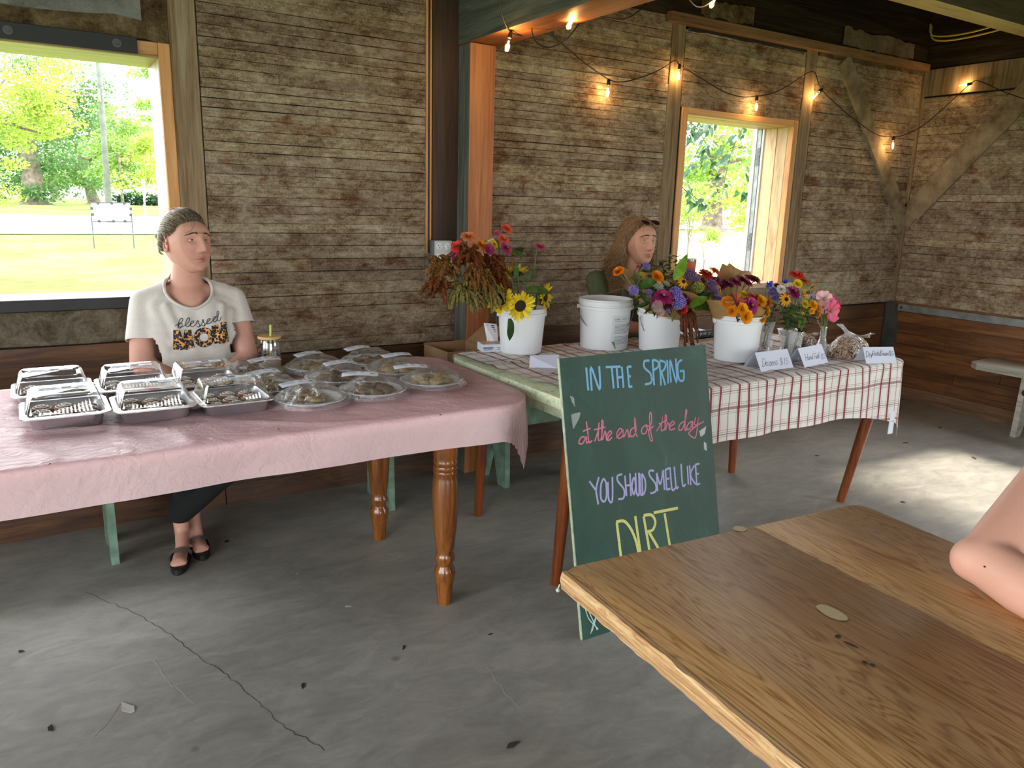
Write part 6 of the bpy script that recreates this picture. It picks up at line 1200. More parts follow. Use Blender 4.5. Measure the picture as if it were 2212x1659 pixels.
def head_mesh(f, nu=120, nv=96):
    """head about its centre, face towards -Y"""
    m = MB(); vs = []
    for j in range(nv+1):
        th = math.pi*j/nv
        for i in range(nu):
            ph = 2*math.pi*i/nu; ux, uy, uz = math.sin(th)*math.cos(ph), math.sin(th)*math.sin(ph), math.cos(th)
            x, y, z = .0735*ux, .095*uy, .113*uz
            if uy > 0: y *= 1.05
            x *= 1+.05*g(z-.035, .05)
            k = smooth01(-z/.113)
            if z < 0: x *= 1-.26*k; y *= (1-.40*k) if uy > 0 else 1
            fm = smooth01((-uy-.05)/.45)
            if fm > 0:
                ax = abs(x)
                yf = -(.0865-6.2*ax*ax-3.2*max(0, z-.045)**2*4-2.2*max(0, -z-.075)**2*6); yf = -max(-yf, .0)
                y = lerp(y, min(y, yf), fm*(1-smooth01((z-.05)/.06))*(1-smooth01((-z-.102)/.012)))
                h = 0
                if -.042 < z < .040: t = (0.034-z)/.058; h = lerp(.004, f.get('nose', .022), smooth01(t))*(1 if z > -.026 else math.exp(-((z+.026)/.0065)**2)); y -= h*g(x, lerp(.0075, .0115, smooth01(t)))
                y -= .0075*g(ax-.0125, .0058)*g(z+.025, .0065)
                y += .0135*g(ax-.031, .0165)*g(z-.015, .0115)
                y -= .0050*g(ax-.028, .024)*g(z-.034, .0085)
                y -= f.get('cheek', .004)*g(ax-.043, .02)*g(z+.010, .022)
                y -= .0070*g(x, .019)*g(z+.0505, .0052)*(1-.25*g(x, .003)); y -= .0085*g(x, .0165)*g(z+.0615, .0058)
                y += .0062*g(x, .0235)*g(z+.0560, .0024); y += .0035*g(x, .02)*g(z+.0725, .005); y -= f.get('chin', .0075)*g(x, .018)*g(z+.094, .013)
                x *= 1+f.get('jowl', 0)*g(z+.06, .035)*smooth01((ax-.02)/.03)
            vs.append(Vector((x, y, z)))
    fs = [(j*nu+i, (j+1)*nu+i, (j+1)*nu+(i+1) % nu, j*nu+(i+1) % nu) for j in range(nv) for i in range(nu)]
    m.add(vs, fs)
    for s in (-1, 1):      # ears: bowl, rim and lobe
        rot = Matrix.Rotation(s*R(22), 3, 'Z') @ Matrix.Rotation(R(-10), 3, 'X'); c = Vector((s*.0735, .012, .002))
        m.ball(c, (.0045, .015, .028), 12, 8, rot)
        rim = [c+rot @ Vector((s*.0055, .0165*math.sin(a)*(1 if math.sin(a) > 0 else .7), .029*math.cos(a)+.001)) for a in [R(-60+k*20) for k in range(13)]]
        m.tube(rim, [.0035+.0008*math.sin(k*.26) for k in range(13)], 7); m.ball(c+rot @ Vector((s*.003, -.001, -.027)), (.004, .007, .008), 8, 6); m.ball(c+rot @ Vector((s*.004, -.012, -.003)), (.004, .004, .006), 8, 6)
    return m
def skin_mat(name, base, deep):
    t = NT(name); a = t.n('VertexColor', layer_name='tint'); n = t.noise(t.pos('P'), 60, 4); c = t.mix(t.math('MULTIPLY_ADD', n, .25, .0), base, deep)
    c = t.mix(1.0, c, a.outputs['Color'], 'MULTIPLY'); t.bs(col=c, rough=.5, spec=.35, sss=.05); t.b.inputs['Subsurface Radius'].default_value = (.012, .004, .002); t.b.inputs['Subsurface Scale'].default_value = .3; return t.m
def hairm(name, a, b):
    t = NT(name); t.bs(col=t.rand(t.ramp(t.noise(t.pos('P', (1, 1, .25)), 170, 4, .7), [(.3, a), (.7, b)]), 0.02), rough=.42, spec=.4); return t.m
class Person:
    def __init__(s, label, base, headc, fwd, pitch=0, roll=0, hf=None, scale=1.0):
        s.t = thing('person', label, 'person', base, 0, 'people'); F = Vector(fwd).normalized(); Y = -F; X = Y.cross(Vector((0, 0, 1))).normalized(); Z = Vector((0, 0, 1))
        s.rot = Matrix((X, Y, Z)).transposed() @ Matrix.Rotation(pitch, 3, 'X') @ Matrix.Rotation(roll, 3, 'Y'); s.c = Vector(headc); s.k = scale; s.hf = hf or {}
    def H(s, v): return s.c+s.rot @ (Vector(v)*s.k)
    def L(s, p): return s.rot.inverted() @ (Vector(p)-s.c)/s.k
    def body(s, prims, mat, voxel=.0075):
        m = MB()
        for p in prims: capsule(m, *p)
        b = remesh(m, voxel, 8) if prims else MB()
        h = head_mesh(s.hf); h.v = [s.H(v) for v in h.v]; off = len(b.v); b.add(h.v, h.f)
        o = b.obj('body', mat, s.t, smooth=True); me = o.data; col = me.color_attributes.new('tint', 'FLOAT_COLOR', 'POINT'); loc = o.location
        for i, v in enumerate(me.vertices):
            l = s.L(v.co+loc); c = [1.0, 1.0, 1.0]
            if l.length < .17 and l.y < .02:
                ax = abs(l.x); k = .9*max(g(l.x, .0185)*g(l.z+.0510, .0046), g(l.x, .0165)*g(l.z+.0615, .0056)) if l.y < -.06 else 0
                c = [c[0]*(1-.14*k), c[1]*(1-.46*k), c[2]*(1-.38*k)]; ml = .6*g(l.x, .024)*g(l.z+.0562, .0022) if l.y < -.06 else 0; c = [q_*(1-ml) for q_ in c]; b_ = .5*g(ax-.040, .022)*g(l.z+.018, .022); c = [c[0], c[1]*(1-.20*b_), c[2]*(1-.16*b_)]
                e = .45*g(ax-.031, .017)*g(l.z-.012, .013) if l.y < -.05 else 0; c = [c[0]*(1-.16*e), c[1]*(1-.24*e), c[2]*(1-.2*e)]
                nn = .35*g(l.x, .014)*g(l.z+.02, .012) if l.y < -.08 else 0; c = [c[0], c[1]*(1-.16*nn), c[2]*(1-.14*nn)]
            if abs(l.x) > .066 and abs(l.y-.012) < .022 and abs(l.z) < .04: c = [c[0], c[1]*.80, c[2]*.78]
            col.data[i].color = (*c, 1)
        s.bodyo = o; return o
    def eyes(s, iris, lid_u=14, lid_l=-24, gaze=(0, 0), lidmat=None):
        w = MB(); ir = MB(); pu = MB(); ld = MB(); la = MB()
        for sd in (-1, 1):
            ys = s.bvh.ray_cast(Vector((sd*.0305, -.3, .0150)), Vector((0, 1, 0)))[0].y; c = Vector((sd*.0305, ys+.0074, .0150)); gr = Matrix.Rotation(R(gaze[0]), 3, 'Z') @ Matrix.Rotation(R(gaze[1]), 3, 'X')
            w.ball(c, .0120, 20, 14)
            for mm, r_, a0 in ((ir, .01212, 27), (pu, .01222, 12)):
                mm.lathe([(r_*math.sin(R(a)), r_*math.cos(R(a))) for a in (a0, a0*.6, a0*.3, .5)], 20, c, gr @ Matrix.Rotation(R(90), 3, 'X'))
            def lid(e0, e1, r_=.0131):
                def f(u, v):
                    az = R(lerp(-88, 88, u)); k = math.cos(az)**.55; e = R(lerp(e0*k, e1, v)); p = Vector((math.sin(az)*math.cos(e), -math.cos(az)*math.cos(e), math.sin(e))); return c+p*r_
                ld.grid(f, 22, 6)
                return [Vector(f(i/22, 0))+Vector((0, -.0006, 0)) for i in range(2, 21)]
            la.tube(lid(lid_u, 100), [.0007]*19, 5); lid(lid_l, -100)
        for mm, nm, mt in ((w, 'eyeballs', plain('eye_white', (214, 206, 200), .25)), (ir, 'irises', plain(nm2(iris), iris, .2)), (pu, 'pupils', plain('pupil', (10, 10, 10), .2)), (ld, 'eyelids', None), (la, 'lashes', plain('lash', (40, 26, 20), .8))):
            mm.v = [s.H(v) for v in mm.v]; o = mm.obj(nm, mt or s.bodyo.data.materials[0], s.t, smooth=True)
            if nm == 'eyelids':
                cl = o.data.color_attributes.new('tint', 'FLOAT_COLOR', 'POINT')
                for d in cl.data: d.color = (.95, .82, .82, 1)
    def brows(s, mat, arch=.004, thick=.0048, z0=.0355):
        m = MB()
        for sd in (-1, 1):
            for k in range(70):
                t = random.random(); x = lerp(.011, .051, t); z = z0+arch*math.sin(math.pi*min(1, t*.95+.05))-.004*t*t+random.uniform(-.5, .5)*thick*(1-.65*t); p = Vector((sd*x, -.088+7.0*x*x*.9, z)); 
                hit = s.bvh.find_nearest(p); q = hit[0]+Vector((0, -.0007, 0)); d = Vector((sd*.007, .001, .0035*(1-1.6*t)))
                m.tube([q, q+d*.6, q+d+Vector((0, .0008, 0))], [.0005, .0005, .0001], 4)
        m.v = [s.H(v) for v in m.v]; m.obj('eyebrows', mat, s.t)
    def scalp(s, fn, off=.006):
        h = head_mesh(s.hf, 72, 56); n = 72*57; keep = [fn(v) for v in h.v[:n]]
        out = MB(); out.v = [v+Vector((v.x, v.y, v.z)).normalized()*(off*min(1, max(0, keep[i])*7)-.0012) for i, v in enumerate(h.v[:n])]
        out.f = [f for f in h.f if max(f) < n and all(keep[i] > 0 for i in f)]; out.mi = [0]*len(out.f); return out
def nm2(c): return 'iris_%d_%d_%d' % tuple(c)
def hairmask(v): u = Vector((v.x/.0735, v.y/.095, v.z/.113)).normalized(); return .75*u.z+.55*u.y-.09
def shell(d, off): d = Vector(d).normalized(); return Vector((.0735*d.x*(1+.05*g(.113*d.z-.035, .05)), (.095 if d.y < 0 else .0998)*d.y, .113*d.z))+d*off
def slerp(a, b, t): return Vector(a).normalized().lerp(Vector(b).normalized(), t).normalized()
TAIL = lambda n, r: [r*(1-.75*(i/(n-1))**2) for i in range(n)]
# ------------------------------------------------------------------ woman in the grey tee
P = Person('woman in a pale grey printed tee seated behind the pink table', (.5, 3.2, 0), (.512, 3.195, 1.217), (.47, -.88, 0), R(-3), R(2), dict(nose=.0225, cheek=.0045, jowl=.05))
SK1 = skin_mat('fair_skin', (206, 156, 138), (184, 124, 106))
shR, shL, elR, elL = Vector((.350, 3.215, .992)), Vector((.676, 3.20, .998)), Vector((.322, 3.135, .775)), Vector((.700, 3.12, .778))
wrR, wrL = Vector((.475, 3.065, .690)), Vector((.555, 3.055, .690))
neck0, neck1 = Vector((.505, 3.225, 1.02)), Vector((.512, 3.205, 1.15))
arms = [(shR, elR, .048, .046), (elR, wrR, .045, .028), (shL, elL, .048, .046), (elL, wrL, .044, .028), (neck0, neck1, .060, .053), ((.43, 3.225, 1.005), (.59, 3.22, 1.008), .058, .058), ((.515, 3.215, .95), (.513, 3.22, 1.03), .105, .075, .55, (0, -1, 0))]
def hand(prims, wr, d, up, sgn):
    d = Vector(d).normalized(); sd = Vector(up).cross(d).normalized(); prims.append((wr, wr+d*.075, .026, .036, .5, up))
    for k, (o_, l_) in enumerate(((-.028, .062), (-.010, .072), (.009, .068), (.026, .052))): b = wr+d*.085+sd*o_; prims += [(b, b+d*l_*.5-Vector(up)*.006, .0088, .0082), (b+d*l_*.5-Vector(up)*.006, b+d*l_-Vector(up)*.02, .0082, .0072)]
    b = wr+d*.03+sd*.03*sgn; prims += [(b, b+d*.03+sd*.028*sgn, .011, .0098), (b+d*.03+sd*.028*sgn, b+d*.058+sd*.034*sgn-Vector(up)*.008, .0098, .008)]
hand(arms, wrR, (.8, -.25, -.15), (0, -.5, .86), 1); hand(arms, wrL, (-.8, -.2, -.15), (0, -.5, .86), -1)
hipL, hipR = Vector((.60, 3.24, .50)), Vector((.42, 3.24, .50)); knL, knR = Vector((.60, 2.80, .50)), Vector((.36, 2.80, .50)); anL, anR = Vector((.415, 3.13, .085)), Vector((.470, 3.20, .11))
for an, kn, tip in ((anL, knL, Vector((.375, 2.965, .028))), (anR, knR, Vector((.47, 3.05, .028)))):
    heel = an+Vector((.01, .03, -.045)); heel.z = .035; arms += [(an+Vector((0, 0, .10)), an, .036, .03), (an, heel, .030, .026), (heel, tip, .026, .028, .75, (0, 0, 1)), (an, heel.lerp(tip, .55)+Vector((0, 0, .012)), .028, .022)]
    dd = (tip-heel).normalized(); ss = Vector((-dd.y, dd.x, 0))
    for k in range(5): b = tip+ss*(k-2)*.0125; arms.append((b, b+dd*(.028-.004*abs(k-1)), .0085 if k != 1 else .0095, .0075))
arms += [((.508, 3.21, .62), (.51, 3.215, .98), .09, .095), (hipR, knR, .06, .055), (hipL, knL, .06, .055), (knR, anR+Vector((0, 0, .10)), .05, .036), (knL, anL+Vector((0, 0, .10)), .05, .036), (hipR+Vector((0, 0, .05)), hipL+Vector((0, 0, .05)), .09, .09)]
P.body(arms, SK1)
hm0 = head_mesh(P.hf); P.bvh = BVHTree.FromPolygons(hm0.v, hm0.f)
P.eyes((92, 104, 88), 8, -17, (6, 0)); P.brows(hairm('brow_brown', (62, 42, 30), (92, 66, 48)), .003, .0056)
# hair drawn back into a bun
H1 = hairm('ash_brown_hair', (54, 42, 33), (150, 130, 106))
m = P.scalp(lambda v: hairmask(v)-.10, .010)
hl = [(-1.25, (-.85, .55, -.38)), (-1, (-1, .14, .12)), (-.8, (-.9, -.28, .34)), (-.5, (-.62, -.55, .62)), (0, (-.02, -.68, .74)), (.5, (.62, -.55, .62)), (.8, (.9, -.28, .34)), (1, (1, .14, .12)), (1.25, (.85, .55, -.38))]
def hair_line(a):
    for (a0, d0), (a1, d1) in zip(hl, hl[1:]):
        if a0 <= a <= a1: return Vector(d0).lerp(Vector(d1), (a-a0)/(a1-a0))
    return Vector(hl[-1][1])
bun = Vector((0, .98, .22))
for k in range(1050):
    a = random.uniform(-1.25, 1.25); s0 = slerp(hair_line(a), bun, (random.random()**1.8)*.6-.03+.05*abs(noise.noise((a*7, 3, 1)))); lift = .0105+random.uniform(-.002, .005); n = 10; top = .013*max(0, 1-abs(a)*1.2)
    m.tube([shell(slerp(s0, bun, i/(n-1)), lift*smooth01(.35+i/3)+top*math.sin(math.pi*i/(n-1))*.8+.0012*noise.noise((k, i*.6, 1))) for i in range(n)], [.0005]+[.0010+.0004*random.random()]*(n-1), 4)
bc_ = shell(bun, .030)
for k in range(150):
    ax = Vector((random.gauss(0, 1), random.gauss(0, 1), random.gauss(0, 1))).normalized(); u = ax.orthogonal().normalized(); v = ax.cross(u); r_ = random.uniform(.016, .031)
    m.tube([bc_+(u*math.cos(q)+v*math.sin(q))*r_ for q in [j*.35 for j in range(random.randint(5, 12))]], .0013, 4)
for pts in ([(-.012, -.068, .086), (-.030, -.083, .076), (-.036, -.090, .052), (-.050, -.083, .043), (-.058, -.075, .043)], [(-.010, -.070, .088), (-.022, -.086, .074), (-.030, -.091, .058)], [(.02, -.068, .086), (.038, -.076, .07), (.05, -.07, .05)]):
    m.tube(spline(pts, 6), .0008, 4)
for k in range(60):
    d = slerp(hair_line(random.uniform(-.8, .8)), (0, .3, .95), random.random()); p = shell(d, .012); m.tube([p, p+d*.012+Vector((random.uniform(-.01, .01), .01, 0)), p+d*.016+Vector((random.uniform(-.02, .02), .03, -.004))], .0005, 3)
m.v = [P.H(v) for v in m.v]; m.obj('hair', H1, P.t, smooth=True)
# tee
def tee(prims, voxel, hole, fold, seed, mat, person, name='shirt', cuts=(), it=6, th=.002):
    m = MB()
    for p in prims: capsule(m, *p)
    b = remesh(m, voxel, it)
    me = b.mesh('t', True); nr = [v.normal.copy() for v in me.vertices]; bpy.data.meshes.remove(me)
    b.v = [v+nr[i]*fold(v) for i, v in enumerate(b.v)]
    b.f = [f for f in b.f if not hole(sum((b.v[i] for i in f), Vector())/len(f))]; b.mi = [0]*len(b.f)
    o = b.obj(name, mat, person.t, smooth=True); bm = bmesh.new(); bm.from_mesh(o.data); bmesh.ops.delete(bm, geom=[v for v in bm.verts if not v.link_faces], context='VERTS'); bm.to_mesh(o.data); bm.free()
    if th: solid(o.data, th)
    o.data.polygons.foreach_set('use_smooth', [True]*len(o.data.polygons))
    return o
TEE = NT('heather_tee'); n_ = TEE.noise(TEE.pos('P', (1, 1, 3)), 260, 3, .7); TEE.bs(col=TEE.ramp(n_, [(.3, (190, 182, 176)), (.7, (218, 211, 204))]), rough=.92, spec=.1, sheen=.1, nrm=TEE.bump(n_, .15, .002)); TEE = TEE.m
slR, slL = shR.lerp(elR, .62), shL.lerp(elL, .44)
tp = [(shR+Vector((0, 0, .002)), slR, .050, .062), (shL+Vector((0, 0, .002)), slL, .050, .060), (Vector((.43, 3.222, 1.020)), Vector((.59, 3.218, 1.022)), .056, .056), (Vector((.43, 3.20, .935)), Vector((.595, 3.195, .935)), .108, .105), ((.435, 3.18, .885), (.595, 3.175, .885), .110, .108), ((.445, 3.19, .80), (.585, 3.185, .80), .112, .112), ((.435, 3.20, .70), (.60, 3.20, .70), .125, .125), ((.43, 3.22, .60), (.60, 3.22, .60), .13, .13), ((.505, 3.215, 1.03), (.508, 3.21, 1.07), .076, .066), ((.455, 3.215, 1.035), (.375, 3.215, 1.002), .048, .05), ((.56, 3.212, 1.037), (.65, 3.205, 1.008), .048, .05)]
def fold1(v):
    f = .005*noise.noise((v.x*13, v.y*9, v.z*6))+.0025*noise.noise((v.x*30, v.y*20, v.z*14))
    for a, b_ in ((Vector((.415, 3.12, .99)), Vector((.46, 3.06, .84))), (Vector((.62, 3.12, .985)), Vector((.60, 3.06, .85))), (Vector((.375, 3.15, .95)), Vector((.43, 3.09, .86))), (Vector((.65, 3.13, .96)), Vector((.62, 3.09, .90))), (Vector((.52, 3.06, .97)), Vector((.50, 3.05, .90)))):
        ab = b_-a; t = max(0, min(1, (v-a).dot(ab)/ab.length_squared)); d = (v-a-ab*t).length; f += .0095*g(d, .013)-.007*g(d-.026, .012)
    for c_, ax_ in ((slR, (elR-shR).normalized()), (slL, (elL-shL).normalized())): f += .004*g((v-c_).dot(ax_)-.045, .012)*(1 if (v-c_).length < .12 else 0)
    f += .004*math.sin(v.z*90+4*noise.noise((v.x*8, 1, 2)))*smooth01((.82-v.z)/.08); return f
def neckcut(o, c, ra, rb, back=-.045):
    """open the shirt around the neck along an ellipse seen from front and above; returns the smooth rim loop"""
    me = o.data; c = Vector(c)-o.location; n = Vector((0, -.7071, .7071)); e = Vector((0, .7071, .7071)); bvh = BVHTree.FromPolygons([v.co for v in me.vertices], [p.vertices for p in me.polygons])
    bm = bmesh.new(); bm.from_mesh(me); ab = lambda p: ((p.x-c.x)/ra, (p-c).dot(e)/rb)
    def inn(f): p = f.calc_center_median(); a, b = ab(p); return a*a+b*b < 1 and (p-c).dot(n) > back
    bmesh.ops.delete(bm, geom=[f for f in bm.faces if inn(f)], context='FACES'); rim = []
    for v in [v for v in bm.verts if v.is_boundary]:
        a, b = ab(v.co); r = math.hypot(a, b)
        if .5 < r < 1.6:
            q = bvh.find_nearest(c+Vector((a/r*ra, 0, 0))+e*(b/r*rb)+n*(v.co-c).dot(n))[0]; v.co = q; rim.append((math.atan2(b, a), q+o.location))
    bm.to_mesh(me); bm.free(); rim.sort(key=lambda t: t[0]); rim = [p for _, p in rim]; k = len(rim)
    for it in range(2): rim = [sum((rim[(i+j) % k] for j in range(-2, 3)), Vector())/5 for i in range(k)]
    return rim[::2]
def hemcut(o, p, d, rad, side=0, xl=0):
    me = o.data; p = Vector(p)-o.location; d = Vector(d).normalized(); bm = bmesh.new(); bm.from_mesh(me)
    near = [f for f in bm.faces if (f.calc_center_median()-p).length < rad*1.6]; gm = set(near)
    for f in near: gm.update(f.edges); gm.update(f.verts)
    bmesh.ops.bisect_plane(bm, geom=list(gm), plane_co=p, plane_no=d)
    ax_ = lambda q: ((q-p)-d*(q-p).dot(d)).length
    kill = [f for f in bm.faces if 1e-5 < (f.calc_center_median()-p).dot(d) < .11 and ax_(f.calc_center_median()) < rad and (not side or side*(f.calc_center_median().x+o.location.x-xl) > 0)]
    bmesh.ops.delete(bm, geom=kill, context='FACES'); bm.to_mesh(me); bm.free()
def tee2(prims, voxel, fold, mat, person, c, ra, rb, name='shirt', hems=()):
    o = tee(prims, voxel, lambda c_: False, fold, 0, mat, person, name, th=0)
    for h_ in hems: hemcut(o, *h_)
    rim = neckcut(o, c, ra, rb); solid(o.data, .002); o.data.polygons.foreach_set('use_smooth', [True]*len(o.data.polygons)); return o, rim
S1, rim = tee2(tp, .0085, fold1, TEE, P, (.508, 3.17, 1.052), .086, .098, hems=((slR, elR-shR, .076, -1, .405), (slL, elL-shL, .076, 1, .632)))
if len(rim) > 8: MB().tube(rim, .0062, 8, closed=True).obj('collar', TEE, P.t, smooth=True)
# printed words on the tee
bvS = BVHTree.FromPolygons([v.co+S1.location for v in S1.data.vertices], [p.vertices for p in S1.data.polygons])
tconv = lambda x, y: (340+x/11.85, 660+y/11.85)
def shirt_stroke(lines_, w, mat, name, lift):
    m = MB(); kk = 0
    for ln in lines_:
        pts = spline([(x, y, 0) for x, y in ln], 8) if len(ln) > 2 else [Vector((*ln[0], 0)).lerp(Vector((*ln[1], 0)), i/10) for i in range(11)]
        kk += 1; wd = w; cols = 5 if w > 40 else 2; vs = []
        for i, p in enumerate(pts):
            t = (pts[min(i+1, len(pts)-1)]-pts[max(i-1, 0)]); t.normalize(); sd = Vector((-t.y, t.x, 0))
            for c_ in range(cols):
                q = p+sd*wd*(c_/(cols-1)-.5); h = onto(bvS, *tconv(q.x, q.y), lift+.00008*kk)
                vs.append(h if h is not None else (vs[-1] if vs else CAM))
        m.add(vs, [(i*cols+c_, i*cols+c_+1, (i+1)*cols+c_+1, (i+1)*cols+c_) for i in range(len(pts)-1) for c_ in range(cols-1)])
    return m.obj(name, mat, S1)
NAVY = plain('navy_print', (34, 34, 48), .8)
shirt_stroke([[(455,520),(520,480),(620,420),(652,350),(610,325),(565,380),(535,480),(530,560),(580,575),(635,530),(620,455),(560,480),(540,540),(600,545),(690,520)],[(690,520),(790,430),(828,340),(790,318),(745,380),(720,480),(745,530),(790,540),(850,480),(920,430),(935,400),(890,400),(845,460),(860,530),(915,535),(980,490)],[(980,490),(1035,380),(1050,450),(1085,500),(1060,550),(1005,530)],[(1060,545),(1120,500),(1165,355),(1180,430),(1215,480),(1190,525),(1140,510)],[(1190,520),(1270,440),(1350,350),(1320,335),(1270,390),(1275,465),(1330,460),(1410,400)],[(1410,400),(1500,300),(1460,290),(1420,370),(1460,420),(1510,390),(1560,240),(1570,160),(1535,150),(1520,250),(1540,370),(1590,390),(1635,280)]], 17, NAVY, 'script_print', .0016)
def leopard():
    t = NT('leopard_print'); v = t.n('TexVoronoi', {'Vector': t.pos('P', (1, 1, .8)), 'Scale': 125, 'Randomness': .9}); c = t.ramp(v.outputs['Distance'], [(.56, (30, 34, 40)), (.64, (224, 160, 84))]); t.bs(col=c, rough=.85); return t.m
LEO = leopard(); M1 = [[(478,625),(482,1130)],[(505,640),(660,1130)],[(700,1130),(770,625)],[(790,625),(880,1090)]]; O1 = [[(1005+190+190*math.cos(R(a)), 815+180*math.sin(R(a))) for a in range(0, 375, 15)]]; M2 = [[(1455,510),(1535,970)],[(1480,510),(1660,960)],[(1660,960),(1700,420)],[(1680,430),(1760,930)]]
for nm, ls in (('letter_print', M1), ('letter_print', O1), ('letter_print', M2)):
    shirt_stroke(ls, 148, NAVY, 'letter_outline', .0014); shirt_stroke(ls, 122, LEO, nm, .0022)
# trousers and sandals
PANT = mottled('black_denim', (9, 9, 12), (16, 16, 20), 60, .9, .2); m = MB()
for p in ((hipR, knR, .095, .075), (hipL, knL, .095, .075), (knL, anL+Vector((0, 0, .085)), .07, .056), (knR, anR+Vector((0, 0, .085)), .07, .056), (hipR+Vector((0, .02, .03)), hipL+Vector((0, .02, .03)), .125, .125)): capsule(m, *p)
remesh(m, .012, 6).obj('trousers', PANT, P.t, smooth=True)
SOLE = plain('black_sole', (16, 16, 17), .6); GLIT = NT('silver_glitter'); n_ = GLIT.noise(GLIT.pos('P'), 900, 2); GLIT.bs(col=lin((150, 150, 152)), metal=.7, rough=.3, nrm=GLIT.bump(n_, 1.0, .004)); GLIT = GLIT.m
for an, tip in ((anL, Vector((.375, 2.965, .028))), (anR, Vector((.47, 3.05, .028)))):
    heel = an+Vector((.01, .03, 0)); heel.z = 0; d = (tip-heel); d.z = 0; d.normalize(); ss = Vector((-d.y, d.x, 0)); tt = Vector((tip.x, tip.y, 0)); out = []
    for k in range(24):
        q = 2*math.pi*k/24; c_ = heel.lerp(tt, .54); L2 = (tt-heel).length*.5+.055; out.append(c_+d*L2*math.cos(q)+ss*(.036+.008*math.cos(q))*math.sin(q))
    o = MB().prism(out[::-1] if (out[1]-out[0]).cross(out[2]-out[1]).z < 0 else out, (0, 0, .022)).obj('sandal_sole', SOLE, P.t)
    c_ = heel.lerp(tt, .62); MB().grid(lambda u, v: c_+ss*.040*math.cos(math.pi*u)+Vector((0, 0, .020+.040*math.sin(math.pi*u)))+d*(lerp(-.018, .018, v)+.03*math.sin(math.pi*u)), 14, 2).obj('sandal_strap', GLIT, P.t, smooth=True)
# ------------------------------------------------------------------ woman in the olive tee
Q = Person('woman with long wavy hair in an olive tee behind the buckets', (2.62, 3.2, 0), (2.612, 3.015, 1.235), (.06, -1, 0), R(4), R(0), dict(nose=.020, cheek=.005, chin=.007))
SK2 = skin_mat('warm_skin', (198, 146, 122), (170, 112, 90))
sR, sL = Vector((2.462, 3.14, 1.030)), Vector((2.80, 3.10, 1.035)); eR, eL = Vector((2.43, 3.02, .82)), Vector((2.90, 2.94, .83)); wR, wL = Vector((2.66, 2.925, .80)), Vector((2.70, 2.90, .80))
pr = [(sR, eR, .046, .040), (eR, wR, .040, .028), (sL, eL, .046, .040), (eL, wL, .040, .028), ((2.615, 3.10, 1.04), (2.612, 3.03, 1.17), .055, .050), ((2.54, 3.13, 1.03), (2.70, 3.12, 1.03), .05, .05), ((2.62, 3.10, .96), (2.62, 3.11, 1.05), .09, .065, .6, (0, -1, 0))]
hand(pr, wR, (.85, -.2, 0), (0, 0, 1), 1); hand(pr, wL, (-.6, -.5, .0), (0, 0, 1), -1)
pr += [((2.62, 3.24, .60), (2.62, 3.12, .98), .08, .08), ((2.56, 3.27, .55), (2.30, 3.17, .60), .06, .055), ((2.70, 3.27, .55), (2.76, 2.88, .50), .06, .05), ((2.56, 3.27, .58), (2.70, 3.27, .58), .08, .08)]
Q.body(pr, SK2); hm0 = head_mesh(Q.hf); Q.bvh = BVHTree.FromPolygons(hm0.v, hm0.f)
Q.eyes((96, 110, 110), 2, -20, (0, -12)); Q.brows(hairm('brow_dark', (58, 38, 28), (84, 58, 42)), .004, .0062)
H2 = hairm('wavy_brown_hair', (60, 38, 24), (176, 134, 92)); m = Q.scalp(lambda v: hairmask(v)-.01, .008)
for k in range(1300):
    side = -1 if random.random() < .56 else 1; a = random.random()
    root = Vector((side*.03+side*random.random()*.35, lerp(-.62, .9, a), .8)).normalized()       # along the parting and over the crown
    end = Vector((side*(1.0-.25*random.random()), lerp(-.25, .95, random.random()**.8), -.10)).normalized()
    if end.y < -.1: end.y = -.1; end.normalize()
    off = .009+random.uniform(0, .016); n = 7; pts = [shell(slerp(root, end, i/(n-1)), off*smooth01(.25+i/3)) for i in range(n)]; p = pts[-1]; ph = random.uniform(0, 6); L_ = random.uniform(.12, .34) if side < 0 or random.random() < .6 else .16
    if side > 0: L_ = min(L_, .24)
    am = random.uniform(.008, .020); steps = 14; fl = Vector((side*random.uniform(-.02, .05), random.uniform(-.03, .06), 0))
    for i in range(1, steps+1):
        t = i/steps; pts.append(p+Vector((0, 0, -L_*t))+fl*t+Vector((am*math.sin(ph+t*L_*62), am*math.cos(ph*1.3+t*L_*55), 0))*smooth01(t*2))
    m.tube(pts, TAIL(len(pts), .0013+.0006*random.random()), 4)
for k in range(90):     # flyaway hairs lit by the window
    side = random.choice((-1, 1)); d = Vector((side*random.uniform(.2, 1), random.uniform(-.4, .8), random.uniform(-.2, .9))).normalized(); p = shell(d, .018); q = p+d*.012+Vector((0, 0, -.01)); r_ = q+Vector((side*random.uniform(-.005, .018), random.uniform(-.01, .02), -random.uniform(.01, .05))); m.tube(spline([p, q, r_], 4), .0004, 3)
m.v = [Q.H(v) for v in m.v]; m.obj('hair', H2, Q.t, smooth=True)
OLV = NT('olive_tee'); v_ = OLV.n('TexVoronoi', {'Vector': OLV.pos('P'), 'Scale': 26, 'Randomness': .8}); OLV.bs(col=OLV.mix(OLV.ramp(v_.outputs['Distance'], [(.085, 1.0), (.105, 0.0)]), (88, 96, 72), (190, 186, 168)), rough=.9, spec=.1, nrm=OLV.bump(OLV.noise(OLV.pos('P'), 30, 4), .2, .006)); OLV = OLV.m
